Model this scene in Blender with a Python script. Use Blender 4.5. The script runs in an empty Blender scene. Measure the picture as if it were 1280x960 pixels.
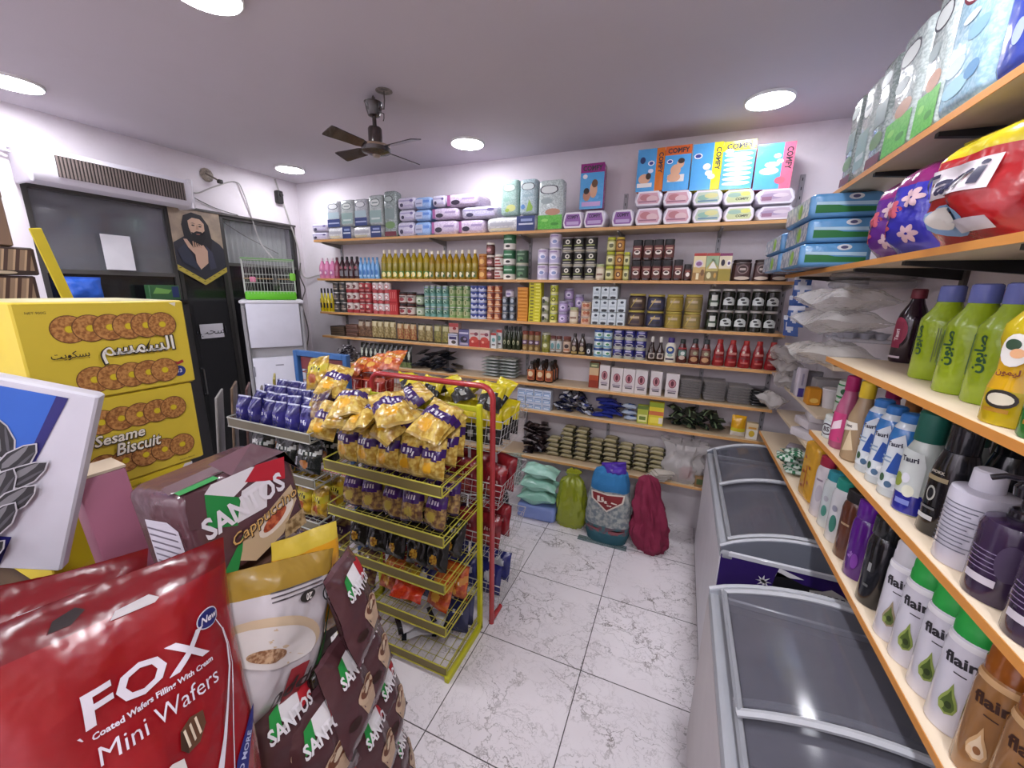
import bpy, bmesh, math, random
from mathutils import Vector, Matrix, Euler, noise
PI = math.pi
SC = bpy.context.scene
COL = SC.collection
R = math.radians
rnd = random.Random(7)

# ---------------------------------------------------------------- materials
_M = {}
def lin(h):
    c = [int(h[i:i+2], 16)/255 for i in (0, 2, 4)]
    return tuple(x/12.92 if x <= .04045 else ((x+.055)/1.055)**2.4 for x in c) + (1,)

def nd(nt, t, **k):
    n = nt.nodes.new(t)
    for a, v in k.items():
        if a[0] == 'i' and a[1:].isdigit(): n.inputs[int(a[1:])].default_value = v
        else: setattr(n, a, v)
    return n

def new_mat(name):
    m = bpy.data.materials.new(name); m.use_nodes = True
    nt = m.node_tree
    return m, nt, nt.nodes['Principled BSDF'], nt.nodes['Material Output']

def M(code):
    """'rrggbb' plus flags g glossy, m metal, f foil, c cloth, w wood, t clear film, l translucent liquid;
    'rrggbb-rrggbb@scale' mixes two colours in blotches."""
    if code in _M: return _M[code]
    body, _, flag = code.partition('/')
    m, nt, b, out = new_mat(code.replace('/', '_'))
    L = nt.links.new
    tc = nd(nt, 'ShaderNodeTexCoord')
    rough = .5
    if '-' in body:
        cols, _, sc = body.partition('@'); ca, cb = cols.split('-')
        if 'v' in flag:
            t = nd(nt, 'ShaderNodeTexVoronoi'); t.inputs['Scale'].default_value = float(sc or 60); o = t.outputs['Distance']
        else:
            t = nd(nt, 'ShaderNodeTexNoise'); t.inputs['Scale'].default_value = float(sc or 60); t.inputs['Detail'].default_value = 3; o = t.outputs['Fac']
        L(tc.outputs['Object'], t.inputs['Vector'])
        r = nd(nt, 'ShaderNodeValToRGB'); r.color_ramp.elements[0].position = .4; r.color_ramp.elements[1].position = .6
        if 'v' in flag: r.color_ramp.elements[0].position = .25; r.color_ramp.elements[1].position = .5
        r.color_ramp.elements[0].color = lin(ca); r.color_ramp.elements[1].color = lin(cb)
        L(o, r.inputs[0]); L(r.outputs[0], b.inputs['Base Color'])
    else:
        t = nd(nt, 'ShaderNodeTexNoise'); t.inputs['Scale'].default_value = 9; t.inputs['Detail'].default_value = 4
        L(tc.outputs['Object'], t.inputs['Vector'])
        mx = nd(nt, 'ShaderNodeMix', data_type='RGBA', blend_type='MULTIPLY'); mx.inputs[0].default_value = 1
        mr = nd(nt, 'ShaderNodeMapRange'); mr.inputs['To Min'].default_value = .9; mr.inputs['To Max'].default_value = 1.06
        L(t.outputs['Fac'], mr.inputs['Value']); L(mr.outputs[0], mx.inputs[7]); mx.inputs[6].default_value = lin(body)
        L(mx.outputs[2], b.inputs['Base Color'])
    bump = None
    if 'g' in flag: rough = .18; b.inputs['Coat Weight'].default_value = .3
    if 'm' in flag: b.inputs['Metallic'].default_value = .85; rough = .35
    if 'f' in flag: rough = .27; bump = (24, .5); b.inputs['Coat Weight'].default_value = .35; b.inputs['Coat Roughness'].default_value = .15
    if 'c' in flag: rough = .85; bump = (120, .25)
    if 'w' in flag: rough = .5
    if 'e' in flag:
        b.inputs['Emission Color'].default_value = lin(body); b.inputs['Emission Strength'].default_value = 1
    if 't' in flag or 'l' in flag:
        fac = .45 if 't' in flag else .72
        tr = nd(nt, 'ShaderNodeBsdfTransparent'); mxs = nd(nt, 'ShaderNodeMixShader'); mxs.inputs[0].default_value = fac
        L(tr.outputs[0], mxs.inputs[1]); L(b.outputs[0], mxs.inputs[2]); L(mxs.outputs[0], out.inputs[0]); rough = .14
        if 'l' in flag: tr.inputs[0].default_value = lin(body)
        else: bump = (45, .8)
    b.inputs['Roughness'].default_value = rough
    if bump:
        n2 = nd(nt, 'ShaderNodeTexNoise'); n2.inputs['Scale'].default_value = bump[0]; n2.inputs['Detail'].default_value = 2
        L(tc.outputs['Object'], n2.inputs['Vector'])
        bp = nd(nt, 'ShaderNodeBump'); bp.inputs['Strength'].default_value = bump[1]; bp.inputs['Distance'].default_value = .01
        L(n2.outputs['Fac'], bp.inputs['Height']); L(bp.outputs[0], b.inputs['Normal'])
    _M[code] = m
    return m

# ---------------------------------------------------------------- mesh builder
class MB:
    def __init__(s): s.v = []; s.f = []; s.m = []; s.mats = []; s.sm = []
    def mi(s, code):
        if code not in s.mats: s.mats.append(code)
        return s.mats.index(code)
    def add(s, vs, fs, mat, T=None, smooth=False):
        o = len(s.v)
        s.v += [tuple(T @ Vector(v)) for v in vs] if T else [tuple(v) for v in vs]
        k = mat if callable(mat) else None
        i = None if k else s.mi(mat)
        for f in fs:
            s.f.append([o+a for a in f]); s.sm.append(smooth)
            s.m.append(s.mi(k(f)) if k else i)
        return s
    def box(s, c, d, mat, T=None):
        x, y, z = c; a, b, e = d[0]/2, d[1]/2, d[2]/2
        vs = [(x+i*a, y+j*b, z+k*e) for i in (-1, 1) for j in (-1, 1) for k in (-1, 1)]
        return s.add(vs, [(0,1,3,2),(4,6,7,5),(0,4,5,1),(2,3,7,6),(0,2,6,4),(1,5,7,3)], mat, T)
    def rbox(s, c, d, mat, r=.005, seg=2, T=None, front=None, top=None, puff=0):
        """rounded box; centre c, size d; front (-Y) and top may have their own material"""
        w, dp, h = d; r = min(r, w*.49, dp*.49, h*.49)
        ring = []
        for q, (sx, sy) in enumerate(((1,1),(-1,1),(-1,-1),(1,-1))):
            for i in range(seg+1):
                a = q*PI/2 + i*PI/2/seg
                ring.append((sx*(w/2-r) + r*math.cos(a), sy*(dp/2-r) + r*math.sin(a)))
        n = len(ring); lev = []
        for i in range(seg+1):
            a = -PI/2 + i*PI/2/seg; lev.append((-h/2+r+r*math.sin(a), r-r*math.cos(a)))
        if puff: lev.append((0, -puff))
        for i in range(seg+1):
            a = i*PI/2/seg; lev.append((h/2-r+r*math.sin(a), r-r*math.cos(a)))
        vs = []
        for z, ins in lev:
            for x, y in ring:
                vs.append((c[0]+x*(1-2*ins/w), c[1]+y*(1-2*ins/dp), c[2]+z))
        fs = []; ms = {}
        nl = len(lev)
        for j in range(nl-1):
            for i in range(n):
                f = (j*n+i, j*n+(i+1) % n, (j+1)*n+(i+1) % n, (j+1)*n+i)
                fs.append(f)
                if front and i == 2*(seg+1)+seg-seg-1+0: pass
        fs.append(tuple(range(n))[::-1]); fs.append(tuple((nl-1)*n+i for i in range(n)))
        def pick(f):
            if top and min(f) >= (nl-1)*n: return top
            if front:
                if sum(vs[a][1] for a in f)/len(f) < c[1]-dp/2+r*.5 and len(f) == 4: return front
            return mat
        return s.add(vs, fs, pick, T)
    def lathe(s, prof, mats, seg=16, c=(0,0,0), sx=1, sy=1, T=None, p=2, smooth=True, caps=True):
        """prof [(r, z)...]; mats one code or one per band; p>2 squares the section"""
        vs = []; fs = []; mm = []
        for r, z in prof:
            for i in range(seg):
                a = 2*PI*(i+.5)/seg; ca, sa = math.cos(a), math.sin(a)
                k = 1 if p == 2 else (abs(ca)**p+abs(sa)**p)**(-1/p)
                vs.append((c[0]+r*sx*ca*k, c[1]+r*sy*sa*k, c[2]+z))
        nb = len(prof)-1
        o = len(s.v)
        s.v += [tuple(T @ Vector(v)) for v in vs] if T else vs
        for j in range(nb):
            m = s.mi(mats if isinstance(mats, str) else mats[j])
            for i in range(seg):
                s.f.append([o+j*seg+i, o+j*seg+(i+1) % seg, o+(j+1)*seg+(i+1) % seg, o+(j+1)*seg+i]); s.m.append(m); s.sm.append(smooth)
        if caps:
            s.f.append([o+i for i in range(seg)][::-1]); s.m.append(s.mi(mats if isinstance(mats, str) else mats[0])); s.sm.append(False)
            s.f.append([o+nb*seg+i for i in range(seg)]); s.m.append(s.mi(mats if isinstance(mats, str) else mats[-1])); s.sm.append(False)
        return s
    def tube(s, pts, r, mat, seg=6, closed=False, T=None):
        pts = [Vector(p) for p in pts]; n = len(pts); vs = []
        up = Vector((.13, .21, .97)).normalized(); 
        prev = None
        for i, p in enumerate(pts):
            a = pts[i-1] if (i > 0 or closed) else p; b = pts[(i+1) % n] if (i < n-1 or closed) else p
            d = (b-a).normalized()
            if prev is None:
                u = d.cross(up)
                if u.length < .05: u = d.cross(Vector((1, .1, 0)))
            else: u = prev - d*prev.dot(d)
            u.normalize(); prev = u; w = d.cross(u)
            rr = r[i] if isinstance(r, (list, tuple)) else r
            for k in range(seg):
                t = 2*PI*k/seg; vs.append(p + (u*math.cos(t)+w*math.sin(t))*rr)
        fs = []
        for i in range(n if closed else n-1):
            for k in range(seg):
                j = (i+1) % n
                fs.append((i*seg+k, i*seg+(k+1) % seg, j*seg+(k+1) % seg, j*seg+k))
        if not closed:
            fs.append(tuple(range(seg))[::-1]); fs.append(tuple((n-1)*seg+k for k in range(seg)))
        return s.add(vs, fs, mat, T, smooth=True)
    def poly(s, pts2, mp, mat, rings=1):
        """a flat convex/star patch laid on a surface by mp(x, y) -> point"""
        cx = sum(p[0] for p in pts2)/len(pts2); cy = sum(p[1] for p in pts2)/len(pts2); n = len(pts2)
        vs = [mp(cx, cy)]
        for j in range(1, rings+1):
            t = j/rings
            vs += [mp(cx+(x-cx)*t, cy+(y-cy)*t) for x, y in pts2]
        fs = [(0, 1+i, 1+(i+1) % n) for i in range(n)]
        for j in range(rings-1):
            a = 1+j*n; b = a+n
            fs += [(a+i, b+i, b+(i+1) % n, a+(i+1) % n) for i in range(n)]
        return s.add(vs, fs, mat)
    def text(s, txt, size, mp, mat, at=(0, 0), ang=0, cut=0, bold=0, shear=0, sxy=(1, 1), flip=False, box=None):
        V, F = textgeo(txt, bold, shear, cut/size if cut else 0)
        ca, sa = math.cos(ang), math.sin(ang); vs = []
        if box and V:      # fit into a box of this width and height
            xs = [p[0] for p in V]; ys = [p[1] for p in V]; cx, cy = (min(xs)+max(xs))/2, (min(ys)+max(ys))/2
            size = 1; sxy = (box[0]/(max(xs)-min(xs)), box[1]/(max(ys)-min(ys))); V = [(x-cx, y-cy) for x, y in V]
        for x, y in V:
            x, y = x*size*sxy[0], y*size*sxy[1]
            if flip: x, y = -x, -y
            vs.append(mp(at[0]+x*ca-y*sa, at[1]+x*sa+y*ca))
        return s.add(vs, F, mat)
    def mesh(s, name):
        me = bpy.data.meshes.new(name)
        me.from_pydata(s.v, [], s.f)
        for c in s.mats: me.materials.append(M(c) if isinstance(c, str) else c)
        me.polygons.foreach_set('material_index', s.m)
        me.polygons.foreach_set('use_smooth', s.sm)
        me.validate(); me.update()
        try: me.set_sharp_from_angle(angle=R(38))
        except Exception: pass
        return me
    def build(s, name, parent=None, loc=None, rot=None):
        return link(name, s.mesh(name), parent, loc, rot)

def link(name, data, parent=None, loc=None, rot=None):
    o = bpy.data.objects.new(name, data); COL.objects.link(o)
    if parent: o.parent = parent
    if loc: o.location = loc
    if rot: o.rotation_euler = rot
    return o

_T = {}
def textgeo(txt, bold=0, shear=0, cut=0):
    k = (txt, bold, shear, round(cut, 4))
    if k in _T: return _T[k]
    c = bpy.data.curves.new('lettering', 'FONT'); c.body = txt; c.resolution_u = 2; c.shear = shear; c.offset = bold
    c.align_x = 'CENTER'; c.align_y = 'CENTER'
    o = bpy.data.objects.new('lettering', c); COL.objects.link(o)
    dg = bpy.context.evaluated_depsgraph_get(); dg.update()
    me = o.evaluated_get(dg).to_mesh()
    bm = bmesh.new(); bm.from_mesh(me)
    bmesh.ops.dissolve_limit(bm, angle_limit=.06, verts=bm.verts, edges=bm.edges)
    bmesh.ops.triangulate(bm, faces=bm.faces)
    if cut and len(bm.verts):
        x0 = min(v.co.x for v in bm.verts); x1 = max(v.co.x for v in bm.verts)
        x = x0+cut
        while x < x1:
            bmesh.ops.bisect_plane(bm, geom=bm.verts[:]+bm.edges[:]+bm.faces[:], plane_co=(x, 0, 0), plane_no=(1, 0, 0)); x += cut
        y0 = min(v.co.y for v in bm.verts); y1 = max(v.co.y for v in bm.verts); x = y0+cut
        while x < y1:
            bmesh.ops.bisect_plane(bm, geom=bm.verts[:]+bm.edges[:]+bm.faces[:], plane_co=(0, x, 0), plane_no=(0, 1, 0)); x += cut
        bmesh.ops.triangulate(bm, faces=[f for f in bm.faces if len(f.verts) > 4])
    bm.verts.index_update()
    V = [(v.co.x, v.co.y) for v in bm.verts]
    F = [tuple(v.index for v in f.verts) for f in bm.faces]
    # make every glyph face the reader
    G = []
    for f in F:
        a, b, c2 = V[f[0]], V[f[1]], V[f[2]]
        G.append(f if (b[0]-a[0])*(c2[1]-a[1])-(b[1]-a[1])*(c2[0]-a[0]) >= 0 else f[::-1])
    bm.free(); o.to_mesh_clear() if False else None
    bpy.data.objects.remove(o); bpy.data.curves.remove(c)
    _T[k] = (V, G)
    return _T[k]

# maps: 2D label coordinates -> point on a surface
def mfront(y, z=0, x0=0): return lambda x, v: (x0+x, y, z+v)          # faces -Y
def mcyl(r, z=0, a0=0, sx=1, sy=1):                                   # wraps round a bottle, centred on -Y
    return lambda x, v: (r*sx*math.sin(x/r+a0), -r*sy*math.cos(x/r+a0), z+v)
def mplane(o, u, v, n=0):
    o = Vector(o); u = Vector(u).normalized(); v = Vector(v); v = (v-u*v.dot(u)).normalized(); w = u.cross(v)
    return lambda x, y, k=n: tuple(o+u*x+v*y+w*k)
def ell(cx, cy, rx, ry, n=18, a=0):
    return [(cx+rx*math.cos(2*PI*i/n)*math.cos(a)-ry*math.sin(2*PI*i/n)*math.sin(a), cy+rx*math.cos(2*PI*i/n)*math.sin(a)+ry*math.sin(2*PI*i/n)*math.cos(a)) for i in range(n)]
def rect(x0, y0, x1, y1, nx=1):
    return [(x0+(x1-x0)*i/nx, y0) for i in range(nx+1)]+[(x1-(x1-x0)*i/nx, y1) for i in range(nx+1)]
def leaf(cx, cy, rx, ry, n=16):
    return [(cx+rx*math.sin(t)*(1-.35*math.cos(t))*(1 if True else 0), cy-ry*math.cos(t)) for t in [2*PI*i/n for i in range(n)]]

# ---------------------------------------------------------------- scene objects
def tag(o, label, cat, group=None, kind=None):
    o['label'] = label; o['category'] = cat
    if group: o['group'] = group
    if kind: o['kind'] = kind
    return o
def thing(name, label, cat, loc=(0,0,0), rot=(0,0,0), group=None):
    o = link(name, None, None, loc, rot); o.empty_display_size = .05
    return tag(o, label, cat, group)
def struct(mb, name):
    o = mb.build(name); o['kind'] = 'structure'; return o

KIND = {}
def kind(name, parts):
    """parts [(part name, MB)], the first is the body; stored as mesh data"""
    KIND[name] = [(p, b.mesh(p)) for p, b in parts]
def spawn(k, name, label, cat, loc, rz=0, group=None, rot=None, sc=1):
    ps = KIND[k]
    rot = rot or (0, 0, rz)
    if len(ps) == 1:
        o = link(name, ps[0][1], None, loc, rot)
    else:
        o = link(name, None, None, loc, rot); o.empty_display_size = .03
        for p, d in ps: link(p, d, o)
    if sc != 1: o.scale = (sc,)*3 if isinstance(sc, (int, float)) else sc
    return tag(o, label, cat, group)

ORD = ['first','second','third','fourth','fifth','sixth','seventh','eighth','ninth','tenth','eleventh','twelfth','thirteenth','fourteenth','fifteenth','sixteenth','seventeenth','eighteenth','nineteenth','twentieth','twenty-first','twenty-second','twenty-third','twenty-fourth','twenty-fifth','twenty-sixth','twenty-seventh','twenty-eighth','twenty-ninth','thirtieth']

# a filled bag: front faces -Y, standing in the XZ plane, base at z = 0
def pillow(mb, w, h, t, pat, nu=12, nv=16, seed=0, crimp=.07, wr=1.0, flat=.9, pinch=.05):
    rr = random.Random(seed); ox = rr.random()*50
    def pt(u, v, sgn):
        a = 1-abs(u)**2.6
        e = max(0, (abs(v)-(1-crimp*2))/(crimp*2)) if crimp else 0
        b = (1-min(1, abs(v)/(1-crimp*1.2))**3.2) if crimp else 1-abs(v)**3
        th = t/2*max(0, a)**.75*max(0, b)**.7
        n = noise.noise(Vector((u*2.2+ox, v*2.2, sgn*.7)))*.22 + noise.noise(Vector((u*6+ox, v*4, sgn)))*.10
        th *= 1+n*wr
        x = u*w/2*(1-pinch*(1-abs(v)**2)*(1 if abs(u) > .5 else abs(u)*2)*.0 - pinch*max(0, b)**.5*.6)
        zz = (v+1)/2*h
        if abs(v) > 1-crimp*1.1 and crimp: th += .0012*math.sin(u*40)
        bend = .012*w/.17*noise.noise(Vector((u*1.3+ox, v*1.3, 9)))*wr
        return (x, -sgn*(th+.0008)+bend, zz)
    for sgn in (1, -1):
        vs = [pt(-1+2*i/nu, -1+2*j/nv, sgn) for j in range(nv+1) for i in range(nu+1)]
        fs = []; cs = []
        for j in range(nv):
            for i in range(nu):
                q = (j*(nu+1)+i, j*(nu+1)+i+1, (j+1)*(nu+1)+i+1, (j+1)*(nu+1)+i)
                fs.append(q if sgn > 0 else q[::-1]); cs.append(pat((i+.5)/nu*2-1, (j+.5)/nv*2-1, sgn))
        it = iter(cs)
        mb.add(vs, fs, lambda f: next(it), smooth=True)
    return pt

# ---- settling loose packets: each one comes to rest on what is already there (oriented boxes, separating axes)
class Box:
    def __init__(s, M4, dims, off):
        s.R = M4.to_3x3().normalized(); s.ax = [s.R.col[i].copy() for i in range(3)]; s.h = [d/2 for d in dims]; s.c = M4 @ Vector(off); s.r = math.sqrt(sum(x*x for x in s.h))
def hit(a, b):
    t = b.c-a.c
    if t.length > a.r+b.r: return False
    axes = a.ax+b.ax+[u.cross(v) for u in a.ax for v in b.ax]
    for L in axes:
        if L.length_squared < 1e-6: continue
        ra = sum(a.h[i]*abs(a.ax[i].dot(L)) for i in range(3)); rb = sum(b.h[i]*abs(b.ax[i].dot(L)) for i in range(3))
        if abs(t.dot(L)) > ra+rb: return False
    return True
def obox(k, loc, rot, sc=1, fat=1.12):
    s3 = (sc,)*3 if isinstance(sc, (int, float)) else sc
    w, d, h = SIZE[k]; M4 = Matrix.Translation(loc) @ Euler(rot).to_matrix().to_4x4()
    return Box(M4, (w*s3[0], d*s3[1]*fat, h*s3[2]), (0, 0, h*s3[2]/2))
def settle(k, region, z0, rotf, obst, rr, tries=5, sc=1, zmax=9, step=.012, fat=1.12):
    """best (loc, rot) of some random tries; rotf(rr) gives an Euler, region ((x0, x1), (y0, y1)) bounds the middle of the packet"""
    best = None; h = SIZE[k][2]*(sc if isinstance(sc, (int, float)) else sc[2])
    for _ in range(tries):
        rot = rotf(rr); m = Euler(rot).to_matrix(); off = m @ Vector((0, 0, h/2))
        x = rr.uniform(*region[0]); y = rr.uniform(*region[1]); b = obox(k, (0, 0, 0), rot, sc, fat)
        low = sum(b.h[i]*abs(b.ax[i].z) for i in range(3)); z = z0+low+.002
        b.c = Vector((x, y, z)); near = [o for o in obst if (o.c.xy-b.c.xy).length < o.r+b.r]
        while any(hit(b, o) for o in near) and z < zmax: z += step; b.c = Vector((x, y, z))
        if best is None or z < best[0]: best = (z, b, b.c-off, rot)
    obst.append(best[1]); return best[2], best[3]
# ---------------------------------------------------------------- setting
XL, XR, YB, YF, ZC = -4.19, .95, 3.53, -4.6, 3.163

def floor_mat():
    m, nt, b, out = new_mat('marble_tiles'); L = nt.links.new
    tc = nd(nt, 'ShaderNodeTexCoord')
    mp = nd(nt, 'ShaderNodeMapping'); mp.inputs['Location'].default_value = (.31, -1.78+.6*5, 0); L(tc.outputs['Object'], mp.inputs['Vector'])
    br = nd(nt, 'ShaderNodeTexBrick', offset=0, squash=1)
    br.inputs['Scale'].default_value = 1; br.inputs['Brick Width'].default_value = .6; br.inputs['Row Height'].default_value = .6
    br.inputs['Mortar Size'].default_value = .0028; br.inputs['Mortar Smooth'].default_value = .1
    br.inputs['Color1'].default_value = (1, 1, 1, 1); br.inputs['Color2'].default_value = (.93, .93, .93, 1); br.inputs['Mortar'].default_value = (.1, .09, .09, 1)
    L(mp.outputs[0], br.inputs['Vector'])
    n1 = nd(nt, 'ShaderNodeTexNoise'); n1.inputs['Scale'].default_value = 2.6; n1.inputs['Detail'].default_value = 6; n1.inputs['Roughness'].default_value = .65
    L(tc.outputs['Object'], n1.inputs['Vector'])
    # veins: cell borders of a stretched, warped pattern
    mp2 = nd(nt, 'ShaderNodeMapping'); mp2.inputs['Rotation'].default_value = (0, 0, R(38)); mp2.inputs['Scale'].default_value = (1, 2.4, 1)
    ad = nd(nt, 'ShaderNodeMix', data_type='RGBA', blend_type='ADD'); ad.inputs[0].default_value = .55
    L(tc.outputs['Object'], ad.inputs[6]); L(n1.outputs['Color'], ad.inputs[7]); L(ad.outputs[2], mp2.inputs['Vector'])
    def veins(sc, w):
        v = nd(nt, 'ShaderNodeTexVoronoi', feature='DISTANCE_TO_EDGE'); v.inputs['Scale'].default_value = sc
        L(mp2.outputs[0], v.inputs['Vector'])
        r = nd(nt, 'ShaderNodeMapRange'); r.inputs['From Max'].default_value = w; r.inputs['To Min'].default_value = 1; r.inputs['To Max'].default_value = 0
        L(v.outputs['Distance'], r.inputs['Value']); return r.outputs[0]
    va = veins(3.6, .03); vb = veins(8.5, .04)
    n3 = nd(nt, 'ShaderNodeTexNoise'); n3.inputs['Scale'].default_value = 3.1; n3.inputs['Detail'].default_value = 3; L(tc.outputs['Object'], n3.inputs['Vector'])
    r3 = nd(nt, 'ShaderNodeMapRange'); r3.inputs['From Min'].default_value = .36; r3.inputs['From Max'].default_value = .62; L(n3.outputs['Fac'], r3.inputs['Value'])
    m1 = nd(nt, 'ShaderNodeMath', operation='MULTIPLY'); L(va, m1.inputs[0]); L(r3.outputs[0], m1.inputs[1])
    m2 = nd(nt, 'ShaderNodeMath', operation='MULTIPLY', i1=.55); L(vb, m2.inputs[0])
    m2b = nd(nt, 'ShaderNodeMath', operation='MULTIPLY'); L(m2.outputs[0], m2b.inputs[0]); L(r3.outputs[0], m2b.inputs[1])
    mm = nd(nt, 'ShaderNodeMath', operation='MAXIMUM'); L(m1.outputs[0], mm.inputs[0]); L(m2b.outputs[0], mm.inputs[1])
    base = nd(nt, 'ShaderNodeMix', data_type='RGBA'); base.inputs[6].default_value = lin('f3eef2'); base.inputs[7].default_value = lin('e2dadd'); L(n1.outputs['Fac'], base.inputs[0])
    vn = nd(nt, 'ShaderNodeMix', data_type='RGBA'); vn.inputs[7].default_value = lin('6c605c'); L(base.outputs[2], vn.inputs[6]); L(mm.outputs[0], vn.inputs[0])
    fin = nd(nt, 'ShaderNodeMix', data_type='RGBA', blend_type='MULTIPLY'); fin.inputs[0].default_value = 1
    L(vn.outputs[2], fin.inputs[6]); L(br.outputs['Color'], fin.inputs[7]); L(fin.outputs[2], b.inputs['Base Color'])
    b.inputs['Roughness'].default_value = .33
    return m

def wall_mat(name, col, dirty):
    m, nt, b, out = new_mat(name); L = nt.links.new
    tc = nd(nt, 'ShaderNodeTexCoord')
    n = nd(nt, 'ShaderNodeTexNoise'); n.inputs['Scale'].default_value = 3; n.inputs['Detail'].default_value = 7; n.inputs['Roughness'].default_value = .7
    L(tc.outputs['Object'], n.inputs['Vector'])
    r = nd(nt, 'ShaderNodeMapRange'); r.inputs['From Min'].default_value = .5; r.inputs['From Max'].default_value = .8; L(n.outputs['Fac'], r.inputs['Value'])
    k = nd(nt, 'ShaderNodeMath', operation='MULTIPLY', i1=dirty); L(r.outputs[0], k.inputs[0])
    mx = nd(nt, 'ShaderNodeMix', data_type='RGBA'); mx.inputs[6].default_value = lin(col); mx.inputs[7].default_value = lin('a39a92'); L(k.outputs[0], mx.inputs[0])
    L(mx.outputs[2], b.inputs['Base Color']); b.inputs['Roughness'].default_value = .8
    n2 = nd(nt, 'ShaderNodeTexNoise'); n2.inputs['Scale'].default_value = 60; L(tc.outputs['Object'], n2.inputs['Vector'])
    bp = nd(nt, 'ShaderNodeBump'); bp.inputs['Strength'].default_value = .12; L(n2.outputs['Fac'], bp.inputs['Height']); L(bp.outputs[0], b.inputs['Normal'])
    return m

def wood_mat(name, ca, cb, axis):
    m, nt, b, out = new_mat(name); L = nt.links.new
    tc = nd(nt, 'ShaderNodeTexCoord'); mp = nd(nt, 'ShaderNodeMapping')
    s = [18, 18, 18]; s[axis] = 1.2; mp.inputs['Scale'].default_value = s; L(tc.outputs['Object'], mp.inputs['Vector'])
    n = nd(nt, 'ShaderNodeTexNoise'); n.inputs['Scale'].default_value = 2; n.inputs['Detail'].default_value = 4; L(mp.outputs[0], n.inputs['Vector'])
    mx = nd(nt, 'ShaderNodeMix', data_type='RGBA'); mx.inputs[6].default_value = lin(ca); mx.inputs[7].default_value = lin(cb); L(n.outputs['Fac'], mx.inputs[0])
    L(mx.outputs[2], b.inputs['Base Color']); b.inputs['Roughness'].default_value = .45
    return m

WALL = wall_mat('painted_plaster', 'ddd6dc', .25); WALLD = wall_mat('stained_plaster', 'd6cfd2', .6); CEILM = wall_mat('ceiling_paint', 'c3bcc3', .1)
_M['BOARDX'] = wood_mat('shelf_board_x', 'd8c3a4', 'cdb48f', 0); _M['BOARDY'] = wood_mat('shelf_board_y', 'e0d0b8', 'd4bf9f', 1)
_M['EDGEX'] = wood_mat('shelf_edge_x', 'c48e52', 'd3a066', 0); _M['EDGEY'] = wood_mat('shelf_edge_y', 'cc8438', 'd8964a', 1)
_M['WALLM'] = WALL

b = MB(); b.box(((XL+XR)/2, (YB+YF)/2, -.05), (XR-XL+.6, YB-YF+.4, .1), floor_mat()) if False else None
def plain(name, c, d, m):
    b = MB(); _M[m.name] = m; b.box(c, d, m.name); return struct(b, name)
plain('floor', ((XL+XR)/2, (YB+YF)/2, -.05), (XR-XL+.6, YB-YF+.4, .1), floor_mat())
plain('ceiling', ((XL+XR)/2, (YB+YF)/2, ZC+.05), (XR-XL+.6, YB-YF+.4, .1), CEILM)
b = MB(); _M['stained_plaster'] = WALLD; _M['painted_plaster'] = WALL
b.box(((XL+XR)/2, YB+.1, (ZC+.8)/2), (XR-XL+.5, .2, ZC-.8), 'painted_plaster'); b.box(((XL+XR)/2, YB+.1, .4), (XR-XL+.5, .2, .8), 'stained_plaster')
struct(b, 'wall_back')
plain('wall_right', (XR+.1, (YB+YF)/2, ZC/2), (.2, YB-YF, ZC), WALL)
plain('wall_front', ((XL+XR)/2, YF-.1, ZC/2), (XR-XL+.5, .2, ZC), WALL)
W0, W1, W2, W3 = 1.36, 2.21, 2.63, 3.45        # window 1, door, window 2 along the left wall
ZT = 2.69
b = MB()
b.box((XL-.1, (YB+YF)/2, (ZC+ZT)/2), (.2, YB-YF, ZC-ZT), 'painted_plaster')
b.box((XL-.1, (W0+YF)/2, ZT/2), (.2, W0-YF, ZT), 'painted_plaster')
b.box((XL-.1, (W3+YB)/2, ZT/2), (.2, YB-W3, ZT), 'painted_plaster')
b.box((XL-.24, 2.4, ZT/2), (.04, 2.3, ZT), '202022')
struct(b, 'wall_left')

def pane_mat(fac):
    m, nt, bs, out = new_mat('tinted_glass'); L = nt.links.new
    bs.inputs['Base Color'].default_value = lin('77787e'); bs.inputs['Roughness'].default_value = .06; bs.inputs['Specular IOR Level'].default_value = .8  # grey base stands in for the room reflected in the hazy glass
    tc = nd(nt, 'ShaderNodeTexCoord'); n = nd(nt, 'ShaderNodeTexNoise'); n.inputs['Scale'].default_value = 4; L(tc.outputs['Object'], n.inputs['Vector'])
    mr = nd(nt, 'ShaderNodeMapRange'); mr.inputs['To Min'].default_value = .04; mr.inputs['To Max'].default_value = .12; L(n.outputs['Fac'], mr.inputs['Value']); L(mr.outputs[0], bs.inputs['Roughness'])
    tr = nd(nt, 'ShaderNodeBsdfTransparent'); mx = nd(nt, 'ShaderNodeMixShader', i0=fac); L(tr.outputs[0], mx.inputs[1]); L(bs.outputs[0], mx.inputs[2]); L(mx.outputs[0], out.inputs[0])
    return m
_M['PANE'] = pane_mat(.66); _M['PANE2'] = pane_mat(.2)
def win(name, y0, y1, zs, kick):
    b = MB(); t = .03; ym = (y0+y1)/2
    for y in (y0+t/2, y1-t/2): b.box((XL-.03, y, ZT/2), (.06, t, ZT), '3a3836')
    for z in (ZT-t/2,)+zs: b.box((XL-.03, ym, z), (.056, y1-y0, t), '4a4745')
    o = struct(b, name)
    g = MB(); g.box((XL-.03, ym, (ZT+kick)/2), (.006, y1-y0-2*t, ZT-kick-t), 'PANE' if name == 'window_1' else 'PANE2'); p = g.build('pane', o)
    k = MB(); k.box((XL-.03, ym, kick/2), (.02, y1-y0-2*t, kick), '17171a/g'); k.build('lower_panel', o)
    return o
win('window_1', W0, W1, (2.11,), 2.1); win('window_2', W2, W3, (2.235,), 2.22)
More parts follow.
